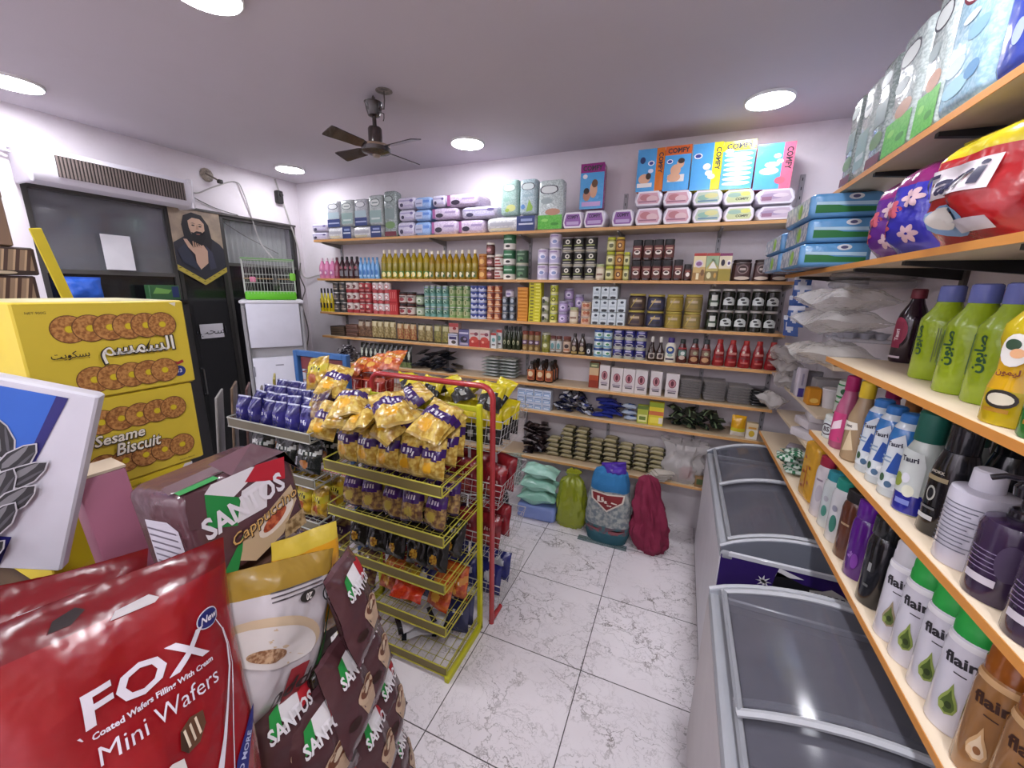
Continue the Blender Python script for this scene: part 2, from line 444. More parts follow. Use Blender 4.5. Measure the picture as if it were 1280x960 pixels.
b = MB(); b.box((XL-.03, (W1+W2)/2, ZT/2), (.05, W2-W1, ZT), '19191b/g'); b.box((XL-.002, W1+.02, ZT/2), (.012, .03, ZT), '2a2826'); b.box((XL-.002, W2-.02, ZT/2), (.012, .03, ZT), '2a2826')
d1 = struct(b, 'door_1')
h = MB(); h.tube([(XL+.005, 2.26, 1.0), (XL+.04, 2.26, 1.0), (XL+.04, 2.26, 1.25), (XL+.005, 2.26, 1.25)], .008, '8a8a8c/m'); h.build('door_handle', d1, None)
# grey roller shutter seen behind the second window
b = MB(); vs = []; n = 96
for i in range(n+1):
    y = W2+.03+(W3-W2-.06)*i/n; vs += [(XL-.12+.012*math.sin(i*.9), y, 2.2), (XL-.12+.012*math.sin(i*.9), y, 2.68)]
b.add(vs, [(2*i, 2*i+2, 2*i+3, 2*i+1) for i in range(n)], 'c9cbca')
tag(struct(b, 'trim_1'), 'grey ribbed curtain hanging behind the far window', 'curtain')
b = MB(); b.box((XL+.008, 3.30, ZT+.0), (.016, .0, .0), '555555') if False else None
# thin dark rail above the windows
b = MB(); b.box((XL+.01, (W0+W3)/2, ZT+.008), (.02, W3-W0, .02), '4b4644'); struct(b, 'trim_2')

# ---------------------------------------------------------------- ceiling lamps
def emat(k, nm):
    m, nt, bs, out = new_mat(nm); L = nt.links.new
    e = nd(nt, 'ShaderNodeEmission'); e.inputs[0].default_value = (.965, .97, 1.03, 1); e.inputs[1].default_value = k
    L(e.outputs[0], out.inputs[0]); return m
_M['LAMPA'] = emat(58, 'lamp_diffuser_a'); _M['LAMPB'] = emat(102, 'lamp_diffuser_b'); _M['LAMPC'] = emat(180, 'lamp_diffuser_c')  # c: unseen lamps behind the camera, made stronger as fill light
k = MB(); k.lathe([(.128, -.016), (.132, -.012), (.132, 0)], 'f2f2f2', 40)
for c in 'ABC':
    k2 = MB(); k2.lathe([(.001, -.0175), (.120, -.0175), (.124, -.0162)], 'LAMP'+c, 40); kind('lamp'+c, [('rim', k), ('diffuser', k2)])
spots = [(.34, 3.05, 'by the upright diaper packs'), (-1.71, 3.06, 'nearest the ceiling fan, over the back shelves'), (-3.72, 3.08, 'in the far corner by the window'),
         (-3.73, 1.28, 'above the wall air conditioner'), (-1.87, 1.24, 'over the aisle, at the top edge'), (.34, 1.24, 'over the chest freezers'), (-3.73, -.5, 'behind the cartons'), (-1.87, -.5, 'over the counter'), (.34, -.5, 'over the near freezer end')]
spots += [(x, y, 'in the unseen rear, '+w) for y, v in ((-2.3, 'middle row'), (-4.0, 'last row')) for x, w in ((-3.73, v+' by the window wall'), (-1.87, v+' in the centre'), (.34, v+' by the right wall'))]  # two extra lamp rows, added to brighten the shelves and floor
for x, y, w in spots:
    spawn('lampA' if y > 2 else ('lampB' if y > 0 else 'lampC'), 'ceiling_light', ('round white ceiling light ' if y < -1 else 'round white LED ceiling light ')+w, 'light', (x, y, ZC), group='round ceiling lights')

# ---------------------------------------------------------------- camera
cd = bpy.data.cameras.new('camera'); cd.sensor_fit = 'HORIZONTAL'; cd.sensor_width = 36; cd.lens = 36*494.81/1280; cd.clip_start = .02
cam = bpy.data.objects.new('camera', cd); COL.objects.link(cam)
rt = Vector((.9195663, .3925563, .0172443)); dn = Vector((.1057462, -.2049674, -.9730396)); fw = Vector((-.3784383, .896598, -.2299924))
cam.matrix_world = Matrix(((rt.x, -dn.x, -fw.x, 0), (rt.y, -dn.y, -fw.y, 0), (rt.z, -dn.z, -fw.z, 2.03), (0, 0, 0, 1)))
SC.camera = cam
w = bpy.data.worlds.new('world'); SC.world = w; w.use_nodes = True
w.node_tree.nodes['Background'].inputs[0].default_value = (.9, .92, 1, 1); w.node_tree.nodes['Background'].inputs[1].default_value = .02
vsx = SC.view_settings; vsx.view_transform = 'Standard'; vsx.look = 'None'; vsx.exposure = 0; vsx.gamma = 1; vsx.use_curve_mapping = False
SC.cycles.use_denoising = True
SC.cycles.max_bounces = 8; SC.cycles.transparent_max_bounces = 24
SC.cycles.sample_clamp_indirect = 6

# ---------------------------------------------------------------- shelves
def board(name, label, x0, x1, y0, y1, z, ax, group):
    t = thing(name, label, 'shelf', ((x0+x1)/2, (y0+y1)/2, z), group=group)
    a = MB(); c = ((x0+x1)/2-t.location.x, (y0+y1)/2-t.location.y)
    a.rbox((0, 0, -.01), (x1-x0, y1-y0, .02), 'BOARDX' if ax == 0 else 'BOARDY', r=.002, seg=1); a.build('board', t)
    if name == 'corner_shelf': return t
    e = MB()
    if ax == 0: e.box((0, -(y1-y0)/2-.0012, -.01), (x1-x0, .0024, .021), 'EDGEX')
    else: e.box((-(x1-x0)/2-.0012, 0, -.01), (.0024, y1-y0, .021), 'EDGEY')
    e.build('front_edge', t); return t
BZ = [2.51, 2.12, 1.77, 1.51, 1.23, .98, .53]
BN = ['top', 'second', 'third', 'fourth', 'fifth', 'sixth', 'lowest']
UPX = [-3.58, -2.23, -1.33, -.52, .19, .66]
for i, z in enumerate(BZ):
    t = board('wall_shelf', f'long wooden shelf board on the back wall, {BN[i]} of seven', -3.66 if i < 4 else (-3.6 if i < 5 else -3.4), .30 if i == 6 else .66, 3.23, 3.525, z, 0, 'wooden shelves on the back wall')
    for x in UPX:
        if i > 5 and x > .3: continue
        s = MB(); s.add([(0,0,0),(0,-.25,0),(0,-.25,-.012),(0,0,-.045),(.016,0,0),(.016,-.25,0),(.016,-.25,-.012),(.016,0,-.045)], [(0,1,2,3),(7,6,5,4),(0,4,5,1),(1,5,6,2),(2,6,7,3),(3,7,4,0)], 'b9b3ad' if i else '8f8a86')
        o = s.build('bracket', t); o.location = (x-t.location.x-.008, YB-.02-t.location.y, -.0205)
for q, x in enumerate(UPX):
    b = MB(); z1 = 2.80 if x < .6 else 2.84; z0 = .45 if x < .4 else .9
    b.box((0, 0, 0), (.03, .012, z1-z0), '9c9aa0'); 
    for k in range(int((z1-z0)/.06)): b.box((0, -.0065, -(z1-z0)/2+.05+k*.06), (.006, .001, .02), '2a2a2c')
    o = b.build('shelf_upright', None, (x, YB-.007, (z0+z1)/2)); tag(o, f'grey slotted metal shelf upright on the back wall, {ORD[q]} from the window', 'upright', 'slotted uprights on the back wall')
RZ = [2.51, 2.16, 1.773, 1.425, 1.077]; RY1 = [2.5, 3.22, 2.12, 2.15, 3.2]; SX = .6
for i, z in enumerate(RZ):
    t = board('side_shelf', f'wooden shelf board with orange edge on the right wall, {BN[i]} of five', SX, XR-.005, -1.2, RY1[i], z, 1, 'wooden shelves on the right wall')
    for y in (.3, 1.16, 1.63, 2.05) if i != 1 else (.3, 1.16, 1.65, 2.05, 2.9):
        s = MB(); s.add([(0,0,0),(-.33,0,0),(-.33,0,-.012),(0,0,-.045),(0,.02,0),(-.33,.02,0),(-.33,.02,-.012),(0,.02,-.045)], [(0,1,2,3),(7,6,5,4),(0,4,5,1),(1,5,6,2),(2,6,7,3),(3,7,4,0)], '17171a')
        o = s.build('bracket', t); o.location = (XR-.006-t.location.x, y-t.location.y, -.0205)
for q, y in enumerate((.3, 1.16, 1.65, 2.05)):
    b = MB(); b.box((0, 0, 0), (.012, .03, 1.9), '55504e')
    o = b.build('shelf_upright', None, (XR-.007, y, 1.85)); tag(o, f'dark slotted shelf upright on the right wall, {ORD[q]} from the near end', 'upright', 'slotted uprights on the right wall')
# ---------------------------------------------------------------- chest freezers with arched sliding glass
def fglass():
    m, nt, bs, out = new_mat('freezer_glass'); L = nt.links.new
    bs.inputs['Base Color'].default_value = lin('64646e'); bs.inputs['Roughness'].default_value = .12; bs.inputs['Specular IOR Level'].default_value = .6
    tc = nd(nt, 'ShaderNodeTexCoord'); n = nd(nt, 'ShaderNodeTexNoise'); n.inputs['Scale'].default_value = 5; n.inputs['Detail'].default_value = 5; L(tc.outputs['Object'], n.inputs['Vector'])
    mr = nd(nt, 'ShaderNodeMapRange'); mr.inputs['To Min'].default_value = .5; mr.inputs['To Max'].default_value = .78; L(n.outputs['Fac'], mr.inputs['Value'])
    tr = nd(nt, 'ShaderNodeBsdfTransparent'); tr.inputs[0].default_value = (.75, .76, .78, 1)
    mx = nd(nt, 'ShaderNodeMixShader'); L(mr.outputs[0], mx.inputs[0]); L(tr.outputs[0], mx.inputs[1]); L(bs.outputs[0], mx.inputs[2]); L(mx.outputs[0], out.inputs[0])
    return m
_M['FGLASS'] = fglass()
FG = '9a9ca2'
def freezer(label, x0, x1, y0, y1, zr, rise, mid, body, endm, arch):
    w = x1-x0; ln = y1-y0
    t = thing('chest_freezer', label, 'freezer', (x0, y0, 0), group='chest freezers along the right wall')
    arc = lambda f: zr+rise*math.sin(PI*min(1, max(0, f)))**.8
    b = MB(); th = .05; bot = .10
    b.box((th/2, ln/2, (zr-.04+bot)/2), (th, ln, zr-.04-bot), body); b.box((w-th/2, ln/2, (zr-.04+bot)/2), (th, ln, zr-.04-bot), body)
    b.box((w/2, th/2, (zr-.014+bot)/2), (w-2*th, th, zr-.014-bot), body); b.box((w/2, ln-th/2, (zr-.04+bot)/2), (w-2*th, th, zr-.04-bot), body)
    b.box((w/2, ln/2, bot+.02), (w-2*th, ln-2*th, .04), '77787c')
    b.build('cabinet', t)
    k = MB(); k.box((w/2, ln/2, bot/2), (w-.06, ln-.06, bot), '2a2a2c'); k.build('plinth', t)
    e = MB(); e.box((w/2, -.002, (zr-.018+bot)/2), (w-.01, .004, zr-.018-bot), endm); ep = e.build('end_panel', t)
    # top frame: long rails and arched ends
    f = MB()
    for cx in (.03, w-.03): f.rbox((cx, ln/2, zr-.02), (.06, ln+.01, .05), FG, r=.012, seg=2)
    for y, dy in ((.0, .028), (ln-.028, .028)):
        n = 14; vs = []
        for i in range(n+1):
            q = i/n; z = arc(q)+.012
            vs += [(w*q, y, zr-.012), (w*q, y, z), (w*q, y+dy, z), (w*q, y+dy, zr-.012)]
        fs = [(0,1,2,3), (4*n+3, 4*n+2, 4*n+1, 4*n)]
        for i in range(n): fs += [(4*i+a, 4*i+4+a, 4*i+4+(a+1) % 4, 4*i+(a+1) % 4) for a in range(4)]
        f.add(vs, fs, arch); f.tube([(w*i/n, y+dy/2, arc(i/n)+.012) for i in range(n+1)], .009, 'b4b6bc', 6); f.rbox((w/2, y+dy/2, zr-.012), (w-.06, dy+.012, .03), 'c6c7cd/g', r=.006, seg=1)
    f.build('top_frame', t)
    def lid(ya, yb, dz, nm):
        n = 14; g = MB(); vs = []
        for i in range(n+1):
            q = .07+.86*i/n; vs += [(w*q, ya, arc(q)+dz), (w*q, yb, arc(q)+dz)]
        g.add(vs, [(2*i, 2*i+2, 2*i+3, 2*i+1) for i in range(n)], 'FGLASS', smooth=True)
        o = g.build(nm, t)
        fr = MB()
        for y in (ya, yb):
            fr.tube([(w*(.05+.9*i/n), y, arc(.05+.9*i/n)+dz+.004) for i in range(n+1)], .011, 'aeb0b5', 6)
        for q in (.06, .94): fr.tube([(w*q, ya, arc(q)+dz+.004), (w*q, yb, arc(q)+dz+.004)], .011, '8b8d93', 6)
        fr.build('lid_frame', o)
    lid(.06, mid+.02, .0, 'glass_lid'); lid(mid-.03, ln-.06, .022, 'glass_lid')
    return t, ep
fz1, ep1 = freezer('far chest freezer with purple end panel and sliding curved glass', .275, .935, 1.865, 3.12, .88, .10, .64, 'c9c6cc', '2d1a5e/g', '666a74/g')
# dark printed figure and pale badge on the purple end
a = MB(); mp = mfront(-.0045, .04)
a.poly([(.20,.60),(.23,.80),(.33,.765),(.64,.74),(.64,.56),(.22,.56)], mp, '0d0c14'); a.poly([(.225,.775),(.235,.82),(.33,.79)], mp, 'd9d6da')
for i in range(8):
    t0 = 2*PI*i/8; a.poly([(.185+.012*math.cos(t0+1.57), .735+.012*math.sin(t0+1.57)*.3), (.185+.032*math.cos(t0), .735+.032*math.sin(t0)), (.185-.012*math.cos(t0+1.57)*.3, .735-.006*math.sin(t0+1.57))], mfront(-.005, .04), 'e2dfe4')
a.poly([(.36,.70),(.355,.735),(.40,.742),(.43,.76),(.47,.742),(.50,.72),(.50,.685)], mfront(-.0052, .055), 'c9c7c4')
for i in range(5): a.poly(rect(.375+i*.023, .703, .389+i*.023, .728), mfront(-.0058, .055), '3a3540')
a.build('printed_badge', ep1)
fz2, ep2 = freezer('near chest freezer with scratched sliding glass in grey frame', .215, .935, -.25, 1.58, .87, .085, 1.31, 'b9b2b4', 'b9b2b4', '9fa2aa')
# frozen packs dimly seen inside the far freezer
k = MB(); k.rbox((0, 0, .05), (.20, .15, .10), '8c7a70-5c4038@30', r=.02); kind('frozen', [('pack', k)])
for i, (x, y, c) in enumerate([(.46, 2.05, ''), (.74, 2.05, ''), (.46, 2.27, ''), (.74, 2.27, ''), (.48, 2.75, ''), (.72, 2.8, '')]):
    spawn('frozen', 'frozen_pack', f'brown frozen pack inside the far freezer, {ORD[i]} from the near end', 'frozen food', (x, y, .142), rz=.06*i, group='packs in the far freezer', sc=1.0)
# ---------------------------------------------------------------- goods: makers (front faces -Y, base at z = 0)
def marks(b, mp, w, h, em, rings=2):
    for q, e in enumerate(em):
        m2 = mp(q)
        if e[0] == 'e': b.poly(ell(e[1]*w, e[2]*h, e[3]*w, e[4]*h, 16), m2, e[5], rings)
        elif e[0] == 'r': b.poly(rect(e[1]*w, e[2]*h, e[3]*w, e[4]*h, 5), m2, e[5], rings)
        elif e[0] == 't': b.text(e[1], e[2]*h, m2, e[5], at=(e[3]*w, e[4]*h), bold=.035, cut=w*.12, ang=e[6] if len(e) > 6 else 0)
        elif e[0] == 'p':
            P_ = [(x*w, y*h) for x, y in e[1]]; D = []
            for (xa, ya), (xb, yb) in zip(P_, P_[1:]+P_[:1]):
                n = max(1, int(math.hypot(xb-xa, yb-ya)/(w*.12)))
                D += [(xa+(xb-xa)*i/n, ya+(yb-ya)*i/n) for i in range(n)]
            b.poly(D, m2, e[2], rings if rings < 2 else 3)
def can(r, h, bands, em=(), lid='b9b5ae/m', seg=20):
    """bands [(top fraction, colour)] from the bottom up"""
    b = MB(); prof = [(r*.94, 0), (r, .012*h)]; mats = [lid]
    for f, c in bands: prof.append((r, .012*h+f*h*.97)); mats.append(c)
    prof += [(r*.95, h), (r*.88, h), (r*.86, h-.02*h)]; mats += [lid]*3
    b.lathe(prof, mats, seg); marks(b, lambda q: mcyl(r+.0006+.0004*q), r*2, h, em)
    return [('can_body', b)]
def jar(r, h, body, lid, label=None, em=(), p=2, seg=18, lf=.16, lab=(.12, .72), neck=.86):
    b = MB(); z1 = h*(1-lf)
    prof = [(r*.9, 0), (r, .03*h)]; mats = [body]
    if label:
        prof += [(r, h*lab[0]), (r*1.012, h*lab[0]+.0005), (r*1.012, h*lab[1]), (r, h*lab[1]+.0005)]; mats += [body, label, label, label]
    prof += [(r, z1*.93), (r*neck, z1)]; mats += [body, body]
    b.lathe(prof, mats, seg, p=p)
    if p == 2: marks(b, lambda q: mcyl(r*1.012+.0006+.0004*q), r*2, h, em)
    else: marks(b, lambda q: mfront(-r*1.012-.0006-.0004*q), r*2, h, em)
    l = MB(); l.lathe([(r*.93, z1), (r*.95, z1+.002), (r*.95, h-.002), (r*.9, h)], lid, seg, p=p)
    return [('jar', b), ('lid', l)]
def bottle(r, h, body, cap, prof=None, bands=None, em=(), sx=1, sy=1, capf=.16, capr=.42, p=2, seg=18, label=None):
    """prof: [(radius fraction, height fraction of the body)]; bands {index: colour}"""
    b = MB(); hb = h*(1-capf)
    prof = prof or [(.9, 0), (1, .03), (1, .62), (.8, .78), (.45, .93), (.36, 1)]
    pr = [(a*r, z*hb) for a, z in prof]; mats = [body]*(len(pr)-1)
    for i, c in (bands or {}).items(): mats[i] = c
    b.lathe(pr, mats, seg, sx=sx, sy=sy, p=p)
    mp = (lambda q: mcyl(r*1.004+.0008+.0004*q, sx=sx, sy=sy)) if p == 2 else (lambda q: mfront(-r*sy-.001-.0004*q))
    marks(b, mp, r*2*sx, h, em)
    c = MB(); c.lathe([(r*capr, hb), (r*capr*1.04, hb+.002), (r*capr, h-.004), (r*capr*.82, h)], cap, max(10, seg-4), sx=1 if sx == sy else sx, sy=1 if sx == sy else sy)
    return [('bottle', b), ('cap', c)]
def carton(w, d, h, body, em=(), r=.0015, front=None, top=None):
    b = MB(); b.rbox((0, 0, h/2), (w, d, h), body, r=r, seg=1, front=front, top=top)
    marks(b, lambda q: mfront(-d/2-.0004-.0002*q), w, h, em, 1)
    return [('carton', b)]
def pack(w, d, h, body, em=(), r=.03, front=None, seg=3, extra=None):
    b = MB(); b.rbox((0, 0, h/2), (w, d, h), body, r=r, seg=seg, front=front)
    marks(b, lambda q: mfront(-d/2-.0004-.00018*q), w, h, em, 1)
    if extra: extra(b)
    return [('pack', b)]
def pouch(w, h, t, pat, seed, crimp=.07, em=(), wr=1):
    b = MB(); pt = pillow(b, w, h, t, pat, 10, 12, seed, crimp, wr)
    return [('pouch', b)]
SIZE = {}
def K(name, parts, w, d, h): kind(name, parts); SIZE[name] = (w, d, h)

# bottles and jars of the back wall
pet = [(.86, 0), (1, .03), (1, .22), (.94, .26), (1, .3), (1, .62), (.93, .66), (1, .70), (.82, .82), (.45, .94), (.4, 1)]
def sb(name, body, cap, lab, em): K(name, bottle(.025, .13, body, cap, bands={1: lab} if lab else None, em=em, capf=.14), .05, .05, .13)
sb('pink_bottle', 'd583ab/g', 'ecd3df', None, [('r', -.4, .15, .4, .42, 'b86a9c'), ('e', 0, .28, .22, .07, 'f0dbe6')])
sb('dark_bottle', '3b1d24/g', '1f1c20', None, [('r', -.4, .12, .4, .36, '6d6a70'), ('e', 0, .5, .3, .07, '8c4a56')])
sb('redcap_bottle', '8c3450/g', '5a2436', None, [('r', -.4, .12, .4, .36, '9a5a70')])
sb('blue_bottle', '74a8d8/g', '4d86b8', None, [('e', 0, .3, .34, .12, '3f74b4'), ('r', -.4, .1, .4, .18, 'a9cbea')])
K('oil_bottle', bottle(.036, .24, 'b49a24/l', 'f2ead2', pet, {4: '8a7d22/g'}, [('r', -.5, .06, .5, .27, '4a7a30'), ('e', .1, .16, .3, .085, 'e8dca0'), ('e', -.2, .12, .14, .05, 'd8b03c')], capf=.12), .072, .072, .24)
K('oil_bottle_dark', bottle(.036, .24, 'a8851c/l', 'f2ead2', pet, {4: '8f7c24/g'}, [('r', -.5, .06, .5, .27, '6b6a24'), ('e', -.1, .17, .3, .08, 'f0e6c4'), ('e', .2, .12, .16, .05, '2f5a34')], capf=.12), .072, .072, .24)
K('amber_jar', jar(.045, .1, '9c5a1c/g', 'c98a4a', 'a86a28', [('e', 0, .4, .3, .2, 'd8a860')]), .09, .09, .1)
K('brown_jar', jar(.045, .1, '4a2620/g', 'e6ddd0', '6a3c38', [('e', 0, .42, .34, .18, 'a86a70'), ('r', -.3, .36, .3, .44, 'd8c4b8')]), .09, .09, .1)
K('red_label_jar', jar(.045, .095, '7a3a34', 'e2dccf', 'd9d0c8', [('r', -.4, .2, .4, .34, 'a8433c'), ('r', -.3, .45, .3, .6, '8a3a38')]), .09, .09, .095)
K('green_can', can(.05, .12, [(.38, 'e0dcd2'), (.96, '2f6b44')], [('e', .05, .2, .2, .09, '2a2420'), ('r', -.36, .62, .36, .72, 'a8c8b0'), ('r', -.4, .46, .4, .5, '1e4a30')]), .1, .1, .12)
K('dark_green_can', can(.05, .12, [(.12, 'b8b8a0'), (.96, '37543c')], [('e', 0, .4, .26, .14, '5a8058'), ('r', -.34, .66, .34, .76, '7a9478'), ('e', .1, .3, .12, .06, '20301f')]), .1, .1, .12)
K('lilac_can', can(.05, .13, [(.1, 'd8d2da'), (.5, 'b9b2d0'), (.96, 'cfc4d6')], [('e', 0, .5, .34, .2, 'e6e2ee'), ('e', .05, .46, .2, .11, '8f9cc8'), ('r', -.34, .78, .34, .86, '9a82ae')]), .1, .1, .13)
K('black_can', can(.05, .12, [(.14, 'a8a08c'), (.3, '3c3c46'), (.96, '26221e')], [('e', .05, .68, .2, .16, 'd8d4c4'), ('e', .05, .68, .1, .08, '26221e'), ('r', -.42, .4, .42, .47, '9aa060'), ('r', -.36, .2, .36, .27, 'b8b2a8')]), .1, .1, .12)
K('pale_jar', jar(.045, .075, 'bda98c', 'a9b080', 'd8cdb8', [('r', -.4, .3, .4, .42, '8a6a58')]), .09, .09, .075)
K('yellow_lid_jar', jar(.04, .1, '8a8a44', 'b9bf36', 'c8c48a', [('e', 0, .42, .26, .16, '5a5a38'), ('r', -.3, .54, .3, .62, 'e6e2c0')]), .08, .08, .1)
K('amber_lid_jar', jar(.04, .1, '7a4a20', 'c2ac3a', 'b8843c', [('e', 0, .42, .28, .18, '5a2a1c'), ('e', .02, .42, .14, .1, 'd8c08a')]), .08, .08, .1)
K('coffee_jar', jar(.048, .14, '301812/g', '1d1a1c', '5a2c24', [('r', -.42, .45, .42, .66, '6a2c2c'), ('e', 0, .38, .3, .11, 'e6dccf'), ('e', 0, .41, .2, .05, '3a1a12'), ('r', -.3, .54, .3, .6, 'c9a890')], p=4, lf=.3), .096, .096, .14)
K('short_coffee_jar', jar(.04, .09, '301812/g', '1d1a1c', '4a241e', [('e', 0, .38, .26, .13, 'e6dccf'), ('r', -.34, .52, .34, .62, '8a4a3c')], p=4, lf=.28), .08, .08, .09)
K('oat_carton', carton(.095, .06, .17, 'c9a86a', [('r', -.5, .9, .5, 1, 'a8332c'), ('r', -.5, .5, .5, .9, 'e0d0a0'), ('e', -.05, .62, .34, .14, 'd8c8d0'), ('e', -.05, .62, .24, .08, '8a5a8a'), ('r', -.5, 0, .5, .3, '9a7440'), ('r', -.2, .05, .02, .28, 'e6d8b0'), ('e', .28, .3, .14, .12, '6a4a28')]), .095, .06, .17)
K('fruit_carton', carton(.095, .06, .17, 'b8a860', [('r', -.5, .9, .5, 1, 'a83c34'), ('p', [(-.5, .45), (.05, .86), (.5, .5), (.5, .9), (-.5, .9)], '9ab08a'), ('p', [(-.3, .45), (.05, .72), (.4, .45)], 'e2dcd0'), ('r', -.5, 0, .5, .35, '7a6a3a'), ('e', -.2, .2, .18, .12, 'd8d0a0'), ('e', .3, .2, .1, .1, 'c89a4a')]), .095, .06, .17)
K('pulse_carton', carton(.095, .06, .17, 'c2a95a', [('r', -.5, .9, .5, 1, '7a2c58'), ('r', -.5, .45, .5, .9, 'ddd0b0'), ('e', -.2, .66, .16, .12, '2a2030'), ('e', .28, .64, .2, .12, 'f0e8e0'), ('e', .28, .64, .1, .06, '5a4a7a'), ('r', -.5, 0, .5, .42, '9c8a34')]), .095, .06, .17)
K('chocolate_tub', jar(.07, .13, '35201e', '2a1a1a', '4a2e2c', [('e', 0, .55, .3, .22, '8a7470'), ('e', 0, .55, .24, .17, '3a2422'), ('r', -.16, .5, .16, .6, 'b8a8a0'), ('e', 0, .14, .42, .08, 'c8b8a8')], p=4, lf=.1), .14, .14, .13)
K('dark_carton', carton(.12, .1, .17, '33221e', [('r', -.4, .8, .4, .9, 'a88a78'), ('e', .1, .52, .3, .12, '8a6a58'), ('r', -.4, .2, .4, .32, 'd8c8b8'), ('e', -.2, .35, .16, .1, '6a4a3c')]), .12, .1, .17)
K('yellow_bottle', bottle(.026, .17, 'd8c818/g', '24221c', [(.9, 0), (1, .03), (1, .6), (.62, .72), (.4, .9), (.36, 1)], {1: 'd0b818/g'}, [('r', -.3, .16, .3, .38, '1f1d1a'), ('e', 0, .5, .3, .06, 'b8a018')], capf=.2), .052, .052, .17)
K('black_tin', can(.045, .075, [(.3, '2c2a28'), (.7, '3c3634'), (.96, '1f1d1c')], [('r', -.36, .3, .36, .42, 'a89c8c'), ('e', 0, .62, .24, .16, '7a6a60')]), .09, .09, .075)
K('white_red_tin', can(.045, .09, [(.35, '9a2a30'), (.96, 'd2c8c0')], [('e', 0, .62, .3, .18, '6a3a38'), ('r', -.4, .36, .4, .44, 'c0a8a0'), ('e', -.2, .6, .12, .1, 'e6e0da')]), .09, .09, .09)
K('red_tin', can(.045, .09, [(.2, '7a2024'), (.96, 'a8343a')], [('r', -.4, .4, .4, .52, '5a1a1e'), ('e', 0, .68, .22, .14, 'd8c0b0'), ('r', -.36, .2, .36, .28, 'c88a80')]), .09, .09, .09)
K('white_blush_tin', can(.045, .09, [(.3, 'b0484a'), (.96, 'd8cdca')], [('e', 0, .6, .34, .22, 'c07a78'), ('e', .05, .6, .2, .12, 'ece4e0'), ('r', -.4, .3, .4, .37, '8a4044')]), .09, .09, .09)
K('red_carton', carton(.1, .06, .14, 'b02a2c', [('r', -.3, .3, -.24, .8, 'd88a80'), ('r', -.06, .3, 0, .8, 'd88a80'), ('r', .2, .3, .26, .8, 'd88a80')]), .1, .06, .14)
K('bean_jar', jar(.045, .12, '6a3c34/g', '3c3434', 'c9bdb4', [('e', 0, .38, .3, .16, '8a2c34'), ('r', -.4, .55, .4, .64, '3a2a2a')]), .09, .09, .12)
K('pale_green_jar', jar(.045, .12, '7a8a6a/g', '39353c', 'aab8a0', [('e', 0, .4, .3, .18, 'd8dccc'), ('e', .05, .36, .16, .1, '6a8a5a')]), .09, .09, .12)
K('teal_can', can(.045, .12, [(.25, '6a9a90'), (.6, '4a7a6a'), (.96, '6a8a74')], [('e', 0, .5, .3, .18, 'a8c4b0'), ('e', .1, .45, .16, .1, '2f5a48'), ('r', -.4, .76, .4, .85, '8a90b0')]), .09, .09, .12)
K('leaf_can', can(.045, .12, [(.25, '7a9a5a'), (.6, '9aa878'), (.96, '5a8048')], [('e', 0, .46, .26, .26, 'b8b890'), ('e', .05, .46, .12, .2, '6a7a40'), ('r', -.4, .76, .4, .84, 'c8c8a0')]), .09, .09, .12)
K('tuna_tin', can(.05, .045, [(.4, 'b8c0d8'), (.96, '4a5aa0')], [('r', -.4, .3, .4, .6, 'dcdce6'), ('e', .1, .6, .2, .24, '2a3470')]), .1, .1, .045)
K('orange_tin', can(.045, .055, [(.3, 'b8683c'), (.96, '8a4030')], [('e', 0, .55, .28, .3, 'd8a070'), ('r', -.4, .2, .4, .36, 'e0c8a8')]), .09, .09, .055)
K('grey_tin', can(.04, .07, [(.3, '4a5560'), (.96, '34363c')], [('e', 0, .5, .28, .26, 'a8b0b8'), ('r', -.4, .74, .4, .86, '7a8088')]), .08, .08, .07)
K('white_mini_jar', jar(.045, .07, 'c9c0d0', '8a7a98', 'ddd6e2', [('e', 0, .4, .3, .2, '8a80a8')]), .09, .09, .07)
K('orange_flat', carton(.14, .1, .024, 'c27a16', [('r', -.44, .3, .44, .55, 'd89a3c')]), .14, .1, .024)
K('yellow_flat', carton(.14, .1, .024, 'cdc41c', [('r', -.4, .25, -.1, .7, '6a6420'), ('r', .05, .3, .4, .6, 'e6e070')]), .14, .1, .024)
K('speckled_tin', can(.04, .06, [(.4, '8a8a70'), (.96, 'd0ccc0')], [('e', -.1, .5, .24, .26, '2a2824'), ('e', .25, .4, .12, .16, '6a7a3a')]), .08, .08, .06)
K('lime_tin', can(.04, .075, [(.25, 'd8d48a'), (.96, 'a8ac30')], [('e', 0, .5, .28, .24, '4a4a20'), ('e', 0, .5, .16, .13, 'd0cc60')]), .08, .08, .075)
K('lilac_jar', jar(.05, .1, '9a86b0', 'a8a0b8', 'b8a4d0', [('e', 0, .42, .32, .2, 'ddd4e8'), ('e', .05, .4, .16, .1, '6a5a8a')]), .1, .1, .1)
K('peach_tin', can(.05, .07, [(.3, 'c8a088'), (.96, 'd8bc9c')], [('e', -.1, .5, .2, .24, 'b06848'), ('e', .24, .5, .18, .24, 'a05a40'), ('r', -.4, .8, .4, .9, '6a4a4a')]), .1, .1, .07)
K('milk_carton', carton(.07, .06, .115, 'cdd6da', [('e', .05, .76, .2, .1, '2a3440'), ('r', -.34, .42, .34, .48, '9aa8b0'), ('p', [(-.3, .05), (-.34, .22), (-.1, .26), (.3, .24), (.34, .12), (.2, .04)], '2a2c30'), ('r', -.3, .54, .3, .58, 'aab4bc')], r=.006), .07, .06, .115)
